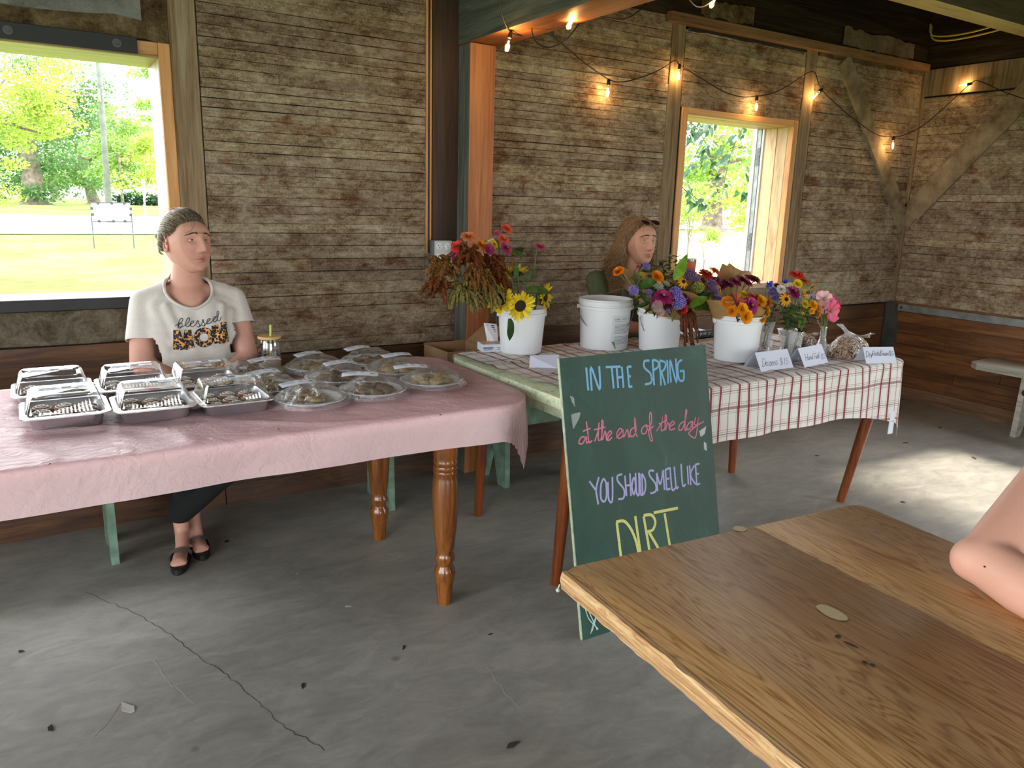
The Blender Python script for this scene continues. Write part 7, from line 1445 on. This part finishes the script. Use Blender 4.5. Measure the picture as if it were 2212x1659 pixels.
tp = [(sR+Vector((0, 0, .002)), sR.lerp(eR, .42), .054, .057), (sL+Vector((0, 0, .002)), sL.lerp(eL, .42), .054, .057), ((2.53, 3.135, 1.035), (2.71, 3.12, 1.038), .055, .055), ((2.555, 3.13, .95), (2.70, 3.11, .95), .100, .100), ((2.55, 3.15, .86), (2.70, 3.14, .86), .096, .096), ((2.55, 3.2, .74), (2.70, 3.19, .74), .10, .10), ((2.54, 3.25, .60), (2.72, 3.25, .60), .115, .115), ((2.615, 3.105, 1.05), (2.614, 3.09, 1.09), .068, .062)]
S2, rim = tee2(tp, .0095, lambda v: .0045*noise.noise((v.x*13, v.y*10, v.z*9)), OLV, Q, (2.615, 3.06, 1.06), .075, .085, hems=((sR.lerp(eR, .40), eR-sR, .07, -1, 2.50), (sL.lerp(eL, .40), eL-sL, .07, 1, 2.78)))
if len(rim) > 8: MB().tube(rim, .005, 8, closed=True).obj('collar', OLV, Q.t, smooth=True)
m = MB(); DEN = mottled('blue_denim', (74, 98, 126), (112, 138, 164), 50, .9, .2)
for p in (((2.56, 3.27, .53), (2.30, 3.17, .60), .10, .085), ((2.70, 3.27, .53), (2.76, 2.88, .50), .10, .075), ((2.30, 3.17, .60), (2.36, 3.12, .14), .075, .05), ((2.76, 2.88, .50), (2.74, 3.0, .12), .07, .05), ((2.55, 3.28, .55), (2.71, 3.28, .55), .12, .12)): capsule(m, *p)
remesh(m, .012, 6).obj('jeans', DEN, Q.t, smooth=True)
m = MB()
for a, b_ in (((2.36, 3.12, .0), (2.38, 2.98, 0)), ((2.74, 3.0, 0), (2.73, 2.86, 0))): capsule(m, Vector(a)+Vector((0, 0, .045)), Vector(b_)+Vector((0, 0, .04)), .042, .036); capsule(m, Vector(a)+Vector((0, .03, .05)), Vector(a)+Vector((0, 0, .12)), .045, .042)
remesh(m, .009, 4).obj('shoes', plain('canvas_shoe', (60, 62, 66), .8), Q.t, smooth=True)
# sunglasses pushed up on the head
t = thing('sunglasses', 'brown sunglasses pushed up on the wavy haired woman', 'sunglasses', Q.H((0, -.06, .09))); LENS = NT('brown_lens'); LENS.bs(col=lin((58, 34, 36)), rough=.08, spec=.6); LENS = LENS.m; FRM = plain('rose_frame', (150, 110, 100), .25, metal=.5)
up_ = Matrix.Rotation(R(-58), 3, 'X'); gl0 = Vector((0, -.074, .100))
for sd in (-1, 1):
    rim = [gl0+up_ @ Vector((sd*.034+.028*math.cos(q), -.004-.35*abs(.028*math.cos(q)*0), .021*math.sin(q)+.003*math.cos(2*q))) for q in [2*math.pi*k/28 for k in range(28)]]
    MB().tube([Q.H(p) for p in rim], .0014, 6, closed=True).obj('rim', FRM, t, smooth=True); MB().poly([Q.H(p) for p in rim]).obj('lens', LENS, t)
    MB().tube([Q.H(p) for p in spline([gl0+up_ @ Vector((sd*.062, -.002, .006)), (sd*.082, -.03, .075), (sd*.086, .02, .045), (sd*.084, .05, .02)], 6)], .0016, 6).obj('temple', FRM, t, smooth=True)
MB().tube([Q.H(gl0+up_ @ Vector((x, -.005, .005))) for x in (-.008, 0, .008)], .0013, 6).obj('bridge', FRM, t)
# ------------------------------------------------------------------ person at the plywood table, only the arm shows
Z3 = Person('person beside the plywood table of whom only a bare bent arm shows', (1.98, .55, 0), (1.90, .56, 1.245), (-1, -.1, 0), R(-8), 0, {})
SK3 = skin_mat('pale_skin', (226, 172, 150), (208, 146, 124)); s3, e3, w3 = Vector((1.82, .66, .965)), Vector((1.425, .635, .792)), Vector((1.35, .395, .768))
pr = [(s3, s3.lerp(e3, .45), .056, .054), (s3.lerp(e3, .45), e3, .054, .048), (e3, e3.lerp(w3, .35), .047, .050), (e3.lerp(w3, .35), w3, .050, .030), (e3+Vector((-.012, .012, .0)), e3+Vector((.02, .0, .0)), .042, .045), ((1.93, .58, 1.0), (1.91, .565, 1.17), .06, .052), ((1.90, .40, .97), (1.88, .66, .97), .06, .056), ((1.97, .56, .55), (1.93, .56, .95), .09, .09)]
s3b, e3b, w3b = Vector((1.86, .38, .965)), Vector((1.66, .20, .82)), Vector((1.46, .27, .772)); pr += [(s3b, e3b, .060, .048), (e3b, w3b, .048, .030)]
hand(pr, w3, (.1, -.95, -.05), (0, 0, 1), 1); hand(pr, w3b, (-.9, .1, -.05), (0, 0, 1), -1)
Z3.body(pr, SK3, .007)
hm0 = head_mesh({}); Z3.bvh = BVHTree.FromPolygons(hm0.v, hm0.f); Z3.eyes((80, 90, 100), 14, -22); Z3.brows(MATS['brow_brown'])
m = Z3.scalp(hairmask, .012); m.v = [Z3.H(v) for v in m.v]; m.obj('hair', H1, Z3.t, smooth=True)
m = MB()
for p in (((1.93, .45, .95), (1.93, .66, .95), .065, .065), ((1.95, .46, .88), (1.95, .65, .88), .105, .105), ((1.97, .47, .73), (1.97, .66, .73), .115, .115), ((2.0, .46, .56), (2.0, .66, .56), .13, .13)): capsule(m, *p)
remesh(m, .012, 6).obj('tank_top', plain('navy_top', (44, 52, 74), .9), Z3.t, smooth=True)
m = MB()
for p in (((2.0, .48, .52), (1.78, .44, .54), .09, .075), ((2.0, .66, .52), (1.78, .70, .54), .09, .075), ((1.78, .44, .54), (1.84, .44, .10), .07, .05), ((1.78, .70, .54), (1.84, .70, .10), .07, .05)): capsule(m, *p)
remesh(m, .012, 6).obj('jeans', DEN, Z3.t, smooth=True)
m = MB()
for y in (.44, .70): capsule(m, (1.87, y, .045), (1.72, y, .04), .042, .036); capsule(m, (1.88, y, .05), (1.85, y, .13), .045, .042)
remesh(m, .009, 4).obj('shoes', MATS['canvas_shoe'], Z3.t, smooth=True)
bva = BVHTree.FromPolygons([v.co+Z3.bodyo.location for v in Z3.bodyo.data.vertices], [p.vertices for p in Z3.bodyo.data.polygons]); h = onto(bva, 2127, 1224, .0008)
if h is not None: MB().ball(h, (.0022, .0022, .0015), 8, 6).obj('mole', plain('mole', (44, 30, 34), .7), Z3.t)
bench(1.88, 2.2, -1.0, 1.1, .44, MINT, 'mint bench at the plywood table, mostly out of view', ())['label'] = 'mint bench right of the plywood table, under the person with the bare arm'
# ================================================================== string lights
SL = thing('string_light', 'black string of clear filament bulbs along beam and back wall', 'string lights', (3.3, 3.45, 2.15))
CORD = plain('cord_black', (16, 16, 17), .6)
def yb_(x, y, Y): return ony(x, y, Y)
WY = YB-.06
def seg(lst): return spline(lst, 6)
main = [ony(1075, -20, 2.9), ony(1082, 20, 2.98), ony(1092, 52, 3.04), ony(1104, 70, 3.08), ony(1130, 77, 3.15), ony(1160, 75, 3.2), ony(1185, 65, 3.28), ony(1200, 82, 3.34), ony(1232, 110, 3.4), ony(1270, 141, 3.44), ony(1315, 172, WY), ony(1345, 177, WY), ony(1375, 170, WY), ony(1410, 158, WY), ony(1440, 142, WY), ony(1456, 131, YB-.025), ony(1464, 134, YB-.022), ony(1469, 141, YB-.03), ony(1510, 166, WY), ony(1560, 196, WY), ony(1600, 209, WY), ony(1635, 208, WY), ony(1672, 200, WY), ony(1710, 180, WY), ony(1740, 160, WY), ony(1754, 155, YB-.022), ony(1762, 160, YB-.025), ony(1774, 192, YB-.05), ony(1810, 228, WY), ony(1850, 261, WY), ony(1895, 291, WY), ony(1930, 296, YB-.08), ony(1960, 289, YB-.10), onx(1998, 268, 5.60), onx(2040, 232, 5.62), onx(2080, 195, 5.66), onx(2098, 180, 5.685), onx(2110, 174, 5.685), onx(2135, 183, 5.66), onx(2165, 197, 5.64), onx(2212, 213, 5.62), onx(2260, 222, 5.60)]
MB().tube(seg(main), .0032, 7).obj('cord', CORD, SL, smooth=True)
MB().tube(seg([ony(1142, -20, 2.9), ony(1150, 20, 2.95), ony(1149, 68, 3.0), ony(1160, 92, 3.02), ony(1182, 102, 3.03), ony(1205, 96, 3.02), ony(1230, 78, 2.97), ony(1254, 46, 2.92)]), .0032, 7).obj('cord', CORD, SL, smooth=True)
MB().tube(seg([ony(1236, -20, 2.72), ony(1243, 8, 2.76), ony(1251, 22, 2.78), ony(1270, 32, 2.85), ony(1310, 38, 2.95), ony(1345, 42, 3.1), ony(1375, 28, 3.2), ony(1412, -6, 3.3)]), .0032, 7).obj('cord', CORD, SL, smooth=True)
MB().tube(seg([ony(1480, -12, 2.8), ony(1500, 12, 2.82), ony(1520, 14, 2.82), ony(1548, -6, 2.8), ony(1560, -30, 2.78)]), .0032, 7).obj('cord', CORD, SL, smooth=True)
sock = MB().lathe([(0, .012), (.006, .012), (.0095, .006), (.0105, -.004), (.0112, -.022), (.0100, -.026), (0, -.026)], 14).mesh('socket')
bulb = MB().lathe([(.0095, -.024), (.011, -.030), (.016, -.046), (.0195, -.062), (.0205, -.074), (.0185, -.085), (.013, -.093), (.006, -.097), (.0025, -.099), (0, -.1005)], 20).mesh('bulb')
fil = MB()
for k in range(4): q = k*math.pi/2+.4; fil.tube([(.003*math.cos(q), .003*math.sin(q), -.040), (.0042*math.cos(q), .0042*math.sin(q), -.060), (.003*math.cos(q), .003*math.sin(q), -.082)], .0011, 5)
fil = fil.mesh('filament')
FG = NT('glowing_filament'); FG.bs(col=lin((255, 190, 90)), emi=lin((255, 188, 96)), estr=60); FG = FG.m
BG = clear('bulb_glass', (1, .97, .88), 1.0, .02)
for i, (a, b, ly) in enumerate((((1103, 72), (1094, 111), 3.08), ((1249, 20), (1225, 66), 2.78), ((1551, -14), (1535, 16), 2.8), ((1315, 175), (1311, 213), WY), ((1468, 142), (1464, 173), YB-.04), ((1635, 210), (1633, 242), WY+.005), ((1774, 194), (1751, 217), YB-.045), ((1930, 297), (1928, 323), YB-.08), ((2097, 181), (2071, 185), None))):
    p = ony(*a, ly) if ly else onx(*a, 5.675); q = ony(*b, ly-.005) if ly else onx(*b, 5.672)
    d = (q-p); s = max(.85, min(1.1, d.length/.1)); rot = Vector((0, 0, -1)).rotation_difference(d.normalized()).to_euler()
    so = link('socket', sock, CORD if sock.users == 0 else None); bu = link('bulb', bulb, BG if bulb.users == 0 else None); fi = link('filament', fil, FG if fil.users == 0 else None)
    for o in (so, bu, fi): o.location = p; o.rotation_euler = rot; o.scale = (s, s, s)
    put(so, SL); put(bu, SL); put(fi, bu)
    l = bpy.data.lights.new('bulb_glow', 'POINT'); l.energy = 1.3; l.color = (1, .62, .26); l.shadow_soft_size = .012; lo = bpy.data.objects.new('bulb_glow', l); COL.objects.link(lo); lo.location = p+d.normalized()*.06*s; put(lo, SL)
# ================================================================== outdoors
def gz(x, y):
    d = math.hypot(x, y); return -.22+.72*smooth01((d-21)/36)+.02*noise.noise((x*.2, y*.2, 0))
def ground_mat():
    t = NT('lawn'); p = t.pos('P'); a = t.noise(p, .35, 5, .6, .4); b = t.noise(p, 2.6, 6, .7); c = t.noise(p, 30, 4, .7); f = t.math('MULTIPLY_ADD', b, .4, t.math('MULTIPLY', a, .45)); f = t.math('MULTIPLY_ADD', c, .2, f)
    sx = t.n('SeparateXYZ', {0: p}); dry = t.math('MULTIPLY', t.math('SUBTRACT', sx.outputs[0], 7.0), .3, clamp=True)
    t.bs(col=t.mix(dry, t.ramp(f, [(.36, (70, 102, 44)), (.5, (98, 130, 62)), (.66, (136, 160, 88))]), t.ramp(f, [(.36, (128, 124, 74)), (.6, (164, 152, 104))])), rough=.95, spec=.05, nrm=t.bump(c, .8, .03)); return t.m
m = MB(); nx_, ny_ = 120, 110
m.grid(lambda u, v: (lambda x, y: (x, y, gz(x, y)))(lerp(-60, 110, u), YB+TH+.01+110*v**1.8), nx_, ny_)
m.grid(lambda u, v: (lambda x, y: (x, y, -.22))(lerp(XR+TH+.01, 60, u), lerp(-40, YB+TH+.01, v)), 20, 20)
m.grid(lambda u, v: (lambda x, y: (x, y, -.22))(lerp(-40, -3.61, u), lerp(-40, YB+TH+.01, v)), 20, 20)
m.grid(lambda u, v: (lambda x, y: (x, y, -.22))(lerp(-3.61, XR+TH+.01, u), lerp(-40, -5.31, v)), 20, 20)
GR = struct('lawn', m, ground_mat(), 'sunlit lawn outside the windows', 'lawn', smooth=True)
m = MB().grid(lambda u, v: (lambda x, y: (x, y, gz(x, y)+.035))(lerp(-60, 110, u), lerp(31.5, 43, v)+.0*u), 100, 8)
struct('road', m, mottled('pale_gravel', (196, 192, 184), (216, 212, 204), 3, .9, 0), 'pale road beyond the lawn', 'road', smooth=True)
o = MB().grid(lambda u, v: (lambda x, y: (x, y, gz(x, y)+.03))(lerp(16, 34, u)+6*v, lerp(13, 17.5, v)), 30, 8); struct('driveway', o, MATS['pale_gravel'], 'pale drive beyond the narrow window', 'road', smooth=True)
BARK = mottled('furrowed_bark', (70, 62, 54), (132, 120, 106), 4, .95, .9, 9, .08)
def leaves(n, c, rad, size, seed, clump=9, squash=.7, drop=0):
    rn = random.Random(seed); m = MB(); cs = []
    for k in range(clump):
        d = Vector((rn.gauss(0, 1), rn.gauss(0, 1), rn.gauss(0, 1))).normalized(); cs.append((Vector((d.x*rad[0], d.y*rad[1], d.z*rad[2]))*rn.uniform(.45, .95), rn.uniform(.28, .5)))
    vs, fs = [], []
    for k in range(n):
        cc, cr = cs[k % clump]; d = Vector((rn.gauss(0, 1), rn.gauss(0, 1), rn.gauss(0, 1))).normalized()*rn.random()**.33; p = Vector(c)+cc+Vector((d.x*rad[0], d.y*rad[1], d.z*rad[2]*squash))*cr*1.2
        a = Vector((rn.gauss(0, 1), rn.gauss(0, 1), rn.gauss(0, .6)-.2)).normalized()*size*rn.uniform(.6, 1.3); b = a.orthogonal().normalized(); b = (Matrix.Rotation(rn.uniform(0, 6), 3, a.normalized()) @ b)*a.length*.55
        i = len(vs); vs += [p, p+a*.5+b*.5, p+a, p+a*.5-b*.5]; fs.append((i, i+1, i+2, i+3))
    m.v, m.f, m.mi = vs, fs, [0]*len(fs); return m
def tree(label, px, py, D, tw, th, crowns, mat, n, lsize, name='tree', lean=0, branches=5, bark=BARK):
    b = ond(px, py, D); b.z = gz(b.x, b.y); t = thing(name, label, 'tree', b, 0, 'trees outside'); m = MB(); tp_ = b+Vector((lean, 0, th))
    path = [b+Vector((0, 0, -.1)), b+Vector((0, 0, th*.06)), b.lerp(tp_, .25), b.lerp(tp_, .6), tp_]; k = len(spline(path, 5)); m.tube(spline(path, 5), [tw*.5*(1.45-.75*smooth01(i/(k*.25)) if i < k*.25 else lerp(.7, .4, (i-k*.25)/(k*.75)))*1.25 for i in range(k)], 16)
    m.v = [v+Vector(((v.x-b.x), (v.y-b.y), 0))*.14*noise.noise((v.x*4, v.y*4, v.z*.5)) for v in m.v]
    for j in range(branches):
        c, r = crowns[j % len(crowns)]; e = b.lerp(ond(c[0], c[1], D), .85+.1*random.random())+Vector((random.uniform(-1, 1)*r, 0, 0))*.5; s = b.lerp(tp_, .55+.4*j/branches); m.tube(spline([s, s.lerp(e, .5)+Vector((0, 0, .2)), e], 5), [tw*.2*(1-.8*i/10) for i in range(11)], 7)
    m.obj('trunk', bark, t, smooth=True); fm = MB()
    for j, (c, r) in enumerate(crowns):
        q = leaves(int(n/len(crowns)), ond(c[0], c[1], D), (r, r*.8, r*(c[2] if len(c) > 2 else .8)), lsize, int(px)*7+j, 10); fm.add(q.v, q.f)
    o = fm.obj('foliage', mat, t); o['kind'] = 'stuff'; return t
LT1 = leafm('tree_leaf_yellow', (120, 148, 50), (170, 190, 84), .5); LT2 = leafm('tree_leaf_green', (66, 102, 52), (106, 142, 82), .45); LT3 = leafm('tree_leaf_lime', (100, 138, 54), (146, 178, 84), .5); LT4 = leafm('tree_leaf_dark', (36, 62, 38), (62, 92, 56), .35)
tree('great old tree with furrowed flaring trunk across the road, far left', 76, 442, 50, 1.6, 5.5, [((60, 330), 4.2), ((120, 260), 4.6), ((30, 200), 5.0), ((150, 180), 3.2), ((90, 390, .5), 3.4), ((-60, 250), 5.0)], LT2, 13000, .25)
tree('yellow green tree hanging in at the upper left of the wide window', -60, 520, 26, .5, 4.0, [((20, 190), 2.3), ((70, 240), 1.7), ((-20, 130), 2.6), ((60, 150), 1.6), ((95, 260, .6), 1.0), ((10, 300, .7), 1.3)], LT1, 9000, .13)
tree('fork trunked tree behind the utility pole', 203, 432, 58, 1.0, 3.4, [((190, 300), 3.6), ((250, 350), 3.0), ((230, 260), 2.6), ((160, 380, .5), 2.4), ((275, 300), 2.2)], LT3, 8000, .24, lean=-.6)
tree('slim tree between pole and sapling', 265, 437, 44, .22, 3.2, [((265, 290), 2.0), ((285, 340), 1.8), ((250, 380, .6), 1.6)], LT3, 2600, .22)
tree('young sapling with yellow leaves left of the pine jamb', 313, 448, 34, .12, 1.9, [((312, 350), 1.1), ((300, 390, .6), .9), ((325, 310), .8)], LT1, 1900, .17, bark=plain('pale_bark', (190, 180, 168), .9))
tree('distant tree with a dark trunk right of the great old tree', 118, 428, 66, .8, 4.0, [((130, 340), 3.0), ((110, 380, .5), 2.6)], LT2, 2200, .3)
tree('leafy tree branch tips beside the upper pine jamb', 420, 460, 40, .3, 5, [((330, 160), 1.1), ((335, 240), .9), ((350, 300), 1.2)], LT3, 1500, .2)
tree('tree with a pale grey trunk beyond the narrow window', 1540, 468, 42, 1.3, 5.0, [((1500, 400, .6), 2.6), ((1580, 330), 3.2), ((1500, 300), 3.0), ((1640, 300), 3.0)], LT3, 5000, .3)
tree('thin sapling on the dry lawn beyond the narrow window', 1487, 522, 18, .05, 1.4, [((1500, 470, .6), .55), ((1480, 440), .5), ((1500, 420), .6)], LT3, 900, .09)
tree('lime green shrub at the right of the narrow window', 1625, 500, 22, .1, 1.2, [((1630, 430), 1.0), ((1615, 460), .7), ((1645, 480, .7), .7), ((1600, 400), .7)], LT1, 2200, .11, name='shrub')
tree('low twiggy shrub in the middle of the dry lawn', 1525, 515, 19, .04, .4, [((1520, 505, .6), .4), ((1535, 510, .6), .3)], LT3, 300, .09, name='shrub', branches=3)
def shrub(label, px, py, D, r, mat, n, ls):
    b = ond(px, py, D); b.z = gz(b.x, b.y); t = thing('shrub', label, 'shrub', b, 0, 'shrubs outside'); q = leaves(n, b+Vector((0, 0, r*.6)), (r*1.4, r, r*.8), ls, int(px)+5, 8); o = q.obj('foliage', mat, t); o['kind'] = 'stuff'; MB().tube([b, b+Vector((0, 0, r*.8))], .06, 6).obj('stem', BARK, t)
shrub('dark evergreen shrub at the far left of the wide window', -8, 442, 56, 2.0, LT4, 2600, .2); shrub('feathery light green clump below the dark shrub', -10, 455, 44, 1.0, LT1, 1200, .13)
for i, px in enumerate((265, 295, 325, 345)): shrub(('first', 'second', 'third', 'fourth')[i]+' hosta clump in front of the pale house', px, 432, 60, .7, LT4, 260, .3)
# pale house and far hedge
hb = ond(300, 420, 70); t = thing('house', 'pale blue house behind the young trees', 'house', hb)
MB().box((hb.x-2.5, hb.y, gz(hb.x, hb.y)), (hb.x+7, hb.y+6, 4.5)).obj('wall', plain('pale_siding', (196, 210, 206), .8), t); MB().prism([(hb.x-3, hb.y-.5, 4.5), (hb.x+7.5, hb.y-.5, 4.5), (hb.x+7.5, hb.y+3, 7), (hb.x-3, hb.y+3, 7)], (0, 0, .2)).obj('roof', plain('grey_roof', (120, 120, 118), .9), t)
for k in range(6): MB().box((hb.x-2.5, hb.y-.04, .9+k*.6), (hb.x+7, hb.y, .93+k*.6)).obj('lap_shadow_strip', plain('siding_shadow', (168, 184, 180), .8), t)  # darker strips put the shadow under each siding lap into the colour
for i, (x, y, D, r, mt) in enumerate(((-40, 405, 95, 7, LT2), (60, 400, 100, 8, LT3), (150, 400, 98, 7, LT3), (250, 400, 96, 7, LT2), (340, 400, 95, 7, LT3), (1480, 420, 80, 7, LT3), (1600, 420, 82, 6, LT3), (1700, 420, 80, 7, LT2))): shrub(('first', 'second', 'third', 'fourth', 'fifth', 'sixth', 'seventh', 'eighth')[i]+' leafy mass from the left in the far hedge', x, y+20, D, r, mt, 900, .7)
# utility pole with wires
pb = ond(234, 440, 33); pb.z = gz(pb.x, pb.y); pt = ond(207, 60, 33); t = thing('utility_pole', 'tall pale wooden utility pole across the road', 'pole', pb)
MB().tube([pb-Vector((0, 0, .2)), pb.lerp(pt, .5), pt+(pt-pb)*.1], [.14, .12, .105], 14).obj('shaft', mottled('weathered_pole', (64, 70, 62), (92, 100, 88), 3, .9, .2), t, smooth=True)
for y in (190, 205): MB().tube([ond(40, y+2, 33), ond(214, y, 33), ond(330, y+4, 33)], .012, 5).obj('wire', plain('pale_wire', (200, 204, 200), .6), t)
MB().tube([ond(213, 192, 32.85), ond(216, 220, 32.85)], .05, 8).obj('insulator', plain('dark_fitting', (96, 100, 96), .7), t)
# blank yard sign in a frame
D = 19.5; a, b, c, d = ond(196, 438, D), ond(281, 438.5, D), ond(285, 479, D), ond(198, 478.5, D); t = thing('yard_sign', 'blank white sign in a thin black frame on two legs', 'sign', ond(245, 536, D)); yo = Vector((0, .02, 0))
MB().prism([a, d, c, b], yo).obj('panel', plain('sign_white', (236, 238, 240), .5), t); FRB = plain('sign_frame', (44, 50, 60), .5)
MB().tube([a, b, c, d], .016, 6, closed=True).obj('frame', FRB, t); MB().tube([ond(197, 463, D), ond(204, 537, D)], .016, 6).obj('leg', FRB, t); MB().tube([ond(284, 464, D), ond(290, 537, D)], .016, 6).obj('leg', FRB, t)
for q in ((211, 439), (241, 439), (268, 439), (214, 478), (245, 478), (270, 478), (198, 450), (282, 451), (200, 463), (282, 464)): p = ond(*q, D-.02); MB().box((p.x-.03, p.y-.02, p.z-.035), (p.x+.03, p.y+.01, p.z+.035)).obj('clip', FRB, t)
# leafy branch hanging in front of the narrow window
BRL = leafm('ash_leaf', (44, 78, 50), (82, 118, 80), .25); t = thing('tree_branch', 'leafy ash branches hanging down outside the narrow window', 'branch', ony(1560, 150, 4.9))
tb = Vector((9.6, 7.2, -.2)); MB().tube(spline([tb, tb+Vector((-.1, -.2, 2.0)), tb+Vector((-.6, -.8, 3.6)), ony(1690, 120, 5.3)+Vector((.6, .3, .5)), ony(1640, 60, 5.0), ony(1480, 40, 4.9)], 8), [.2-.18*(i/40)**.6 for i in range(41)], 10).obj('limb', BARK, t, smooth=True)
lf = blade(.085, .042, .35, 6, .12); lf2 = blade(.06, .03, .6, 6, .12); rn = random.Random(5)
for (pts, Y0) in (([(1690, 150), (1620, 250), (1580, 330), (1560, 420)], 4.9), ([(1690, 170), (1650, 280), (1620, 380), (1600, 425)], 5.0), ([(1420, 180), (1480, 250), (1520, 300), (1540, 360)], 4.8), ([(1560, 170), (1540, 260), (1505, 330), (1490, 370)], 5.1), ([(1640, 190), (1560, 250), (1500, 280), (1470, 300)], 4.7), ([(1430, 330), (1470, 400), (1500, 425), (1520, 445)], 4.75), ([(1700, 220), (1660, 320), (1650, 400), (1640, 430)], 5.05)):
    path = spline([ony(x, y, Y0) for x, y in pts], 8); MB().tube(path, [.006-.004*i/(len(path)-1) for i in range(len(path))], 6).obj('twig', BARK, t, smooth=True)
    for k in range(34):
        p = path[min(len(path)-1, int((k+.5)/34*len(path)))]; q = rn.uniform(0, 6.28); dd = Vector((math.cos(q), .8*math.sin(q), rn.uniform(-1.1, .15))); leaf_at(lf if k % 3 else lf2, p+Vector((rn.uniform(-.05, .05), rn.uniform(-.08, .08), rn.uniform(-.05, .05))), dd, (0, -.6, .8), BRL, t, rn.uniform(1.0, 1.6))
# ================================================================== bits on the floor
LITT = [plain('litter_dark', (52, 44, 36), .9), plain('litter_pale', (196, 190, 176), .9), plain('litter_brown', (104, 78, 50), .9)]
rn = random.Random(21)
def scrap(p, r, mat, label, kind='leaf_scrap'):
    n = 7; pts = [Vector((p.x+r*(1+.5*rn.uniform(-1, 1))*math.cos(2*math.pi*k/n)*1.5, p.y+r*(1+.5*rn.uniform(-1, 1))*math.sin(2*math.pi*k/n)*.7, .0012+.002*rn.random())) for k in range(n)]; a = rn.uniform(0, 3)
    pts = [Vector((p.x+(q.x-p.x)*math.cos(a)-(q.y-p.y)*math.sin(a), p.y+(q.x-p.x)*math.sin(a)+(q.y-p.y)*math.cos(a), q.z)) for q in pts]; o = MB().prism(pts, (0, 0, .0008)).obj(kind, mat); tag(o, label, 'debris', 'scraps on the floor')
for (x, y, r, k, w) in ((110, 1575, .012, 0, 'in the bottom left corner'), (45, 1408, .007, 0, 'at the left edge below the pink cloth'), (642, 1241, .006, 1, 'under the pink table, pale as a seed'), (752, 1311, .007, 1, 'between the pink table and the bottom edge'), (655, 1483, .010, 0, 'right of the long crack'), (1107, 1610, .012, 0, 'low in the middle of the floor'), (873, 1400, .008, 0, 'left of the chalkboard foot'), (1060, 1371, .006, 0, 'near the foot of the chalkboard'), (1310, 1160, .006, 1, 'beside the front leg of the flower table'), (2030, 924, .018, 2, 'near the right wall'), (1955, 957, .014, 2, 'by the edge of the sunlit floor'), (2105, 990, .014, 2, 'inside the sunlit floor'), (1950, 1085, .010, 0, 'behind the plywood table'), (490, 1170, .012, 0, 'under the pink table by the sandals'), (275, 1530, .018, 1, 'as a straw at the lower left'), (1765, 985, .008, 0, 'under the flower table')):
    scrap(onz(x, y, 0), r, LITT[k], 'small '+('dark', 'pale', 'dry brown')[k]+' scrap lying '+w)
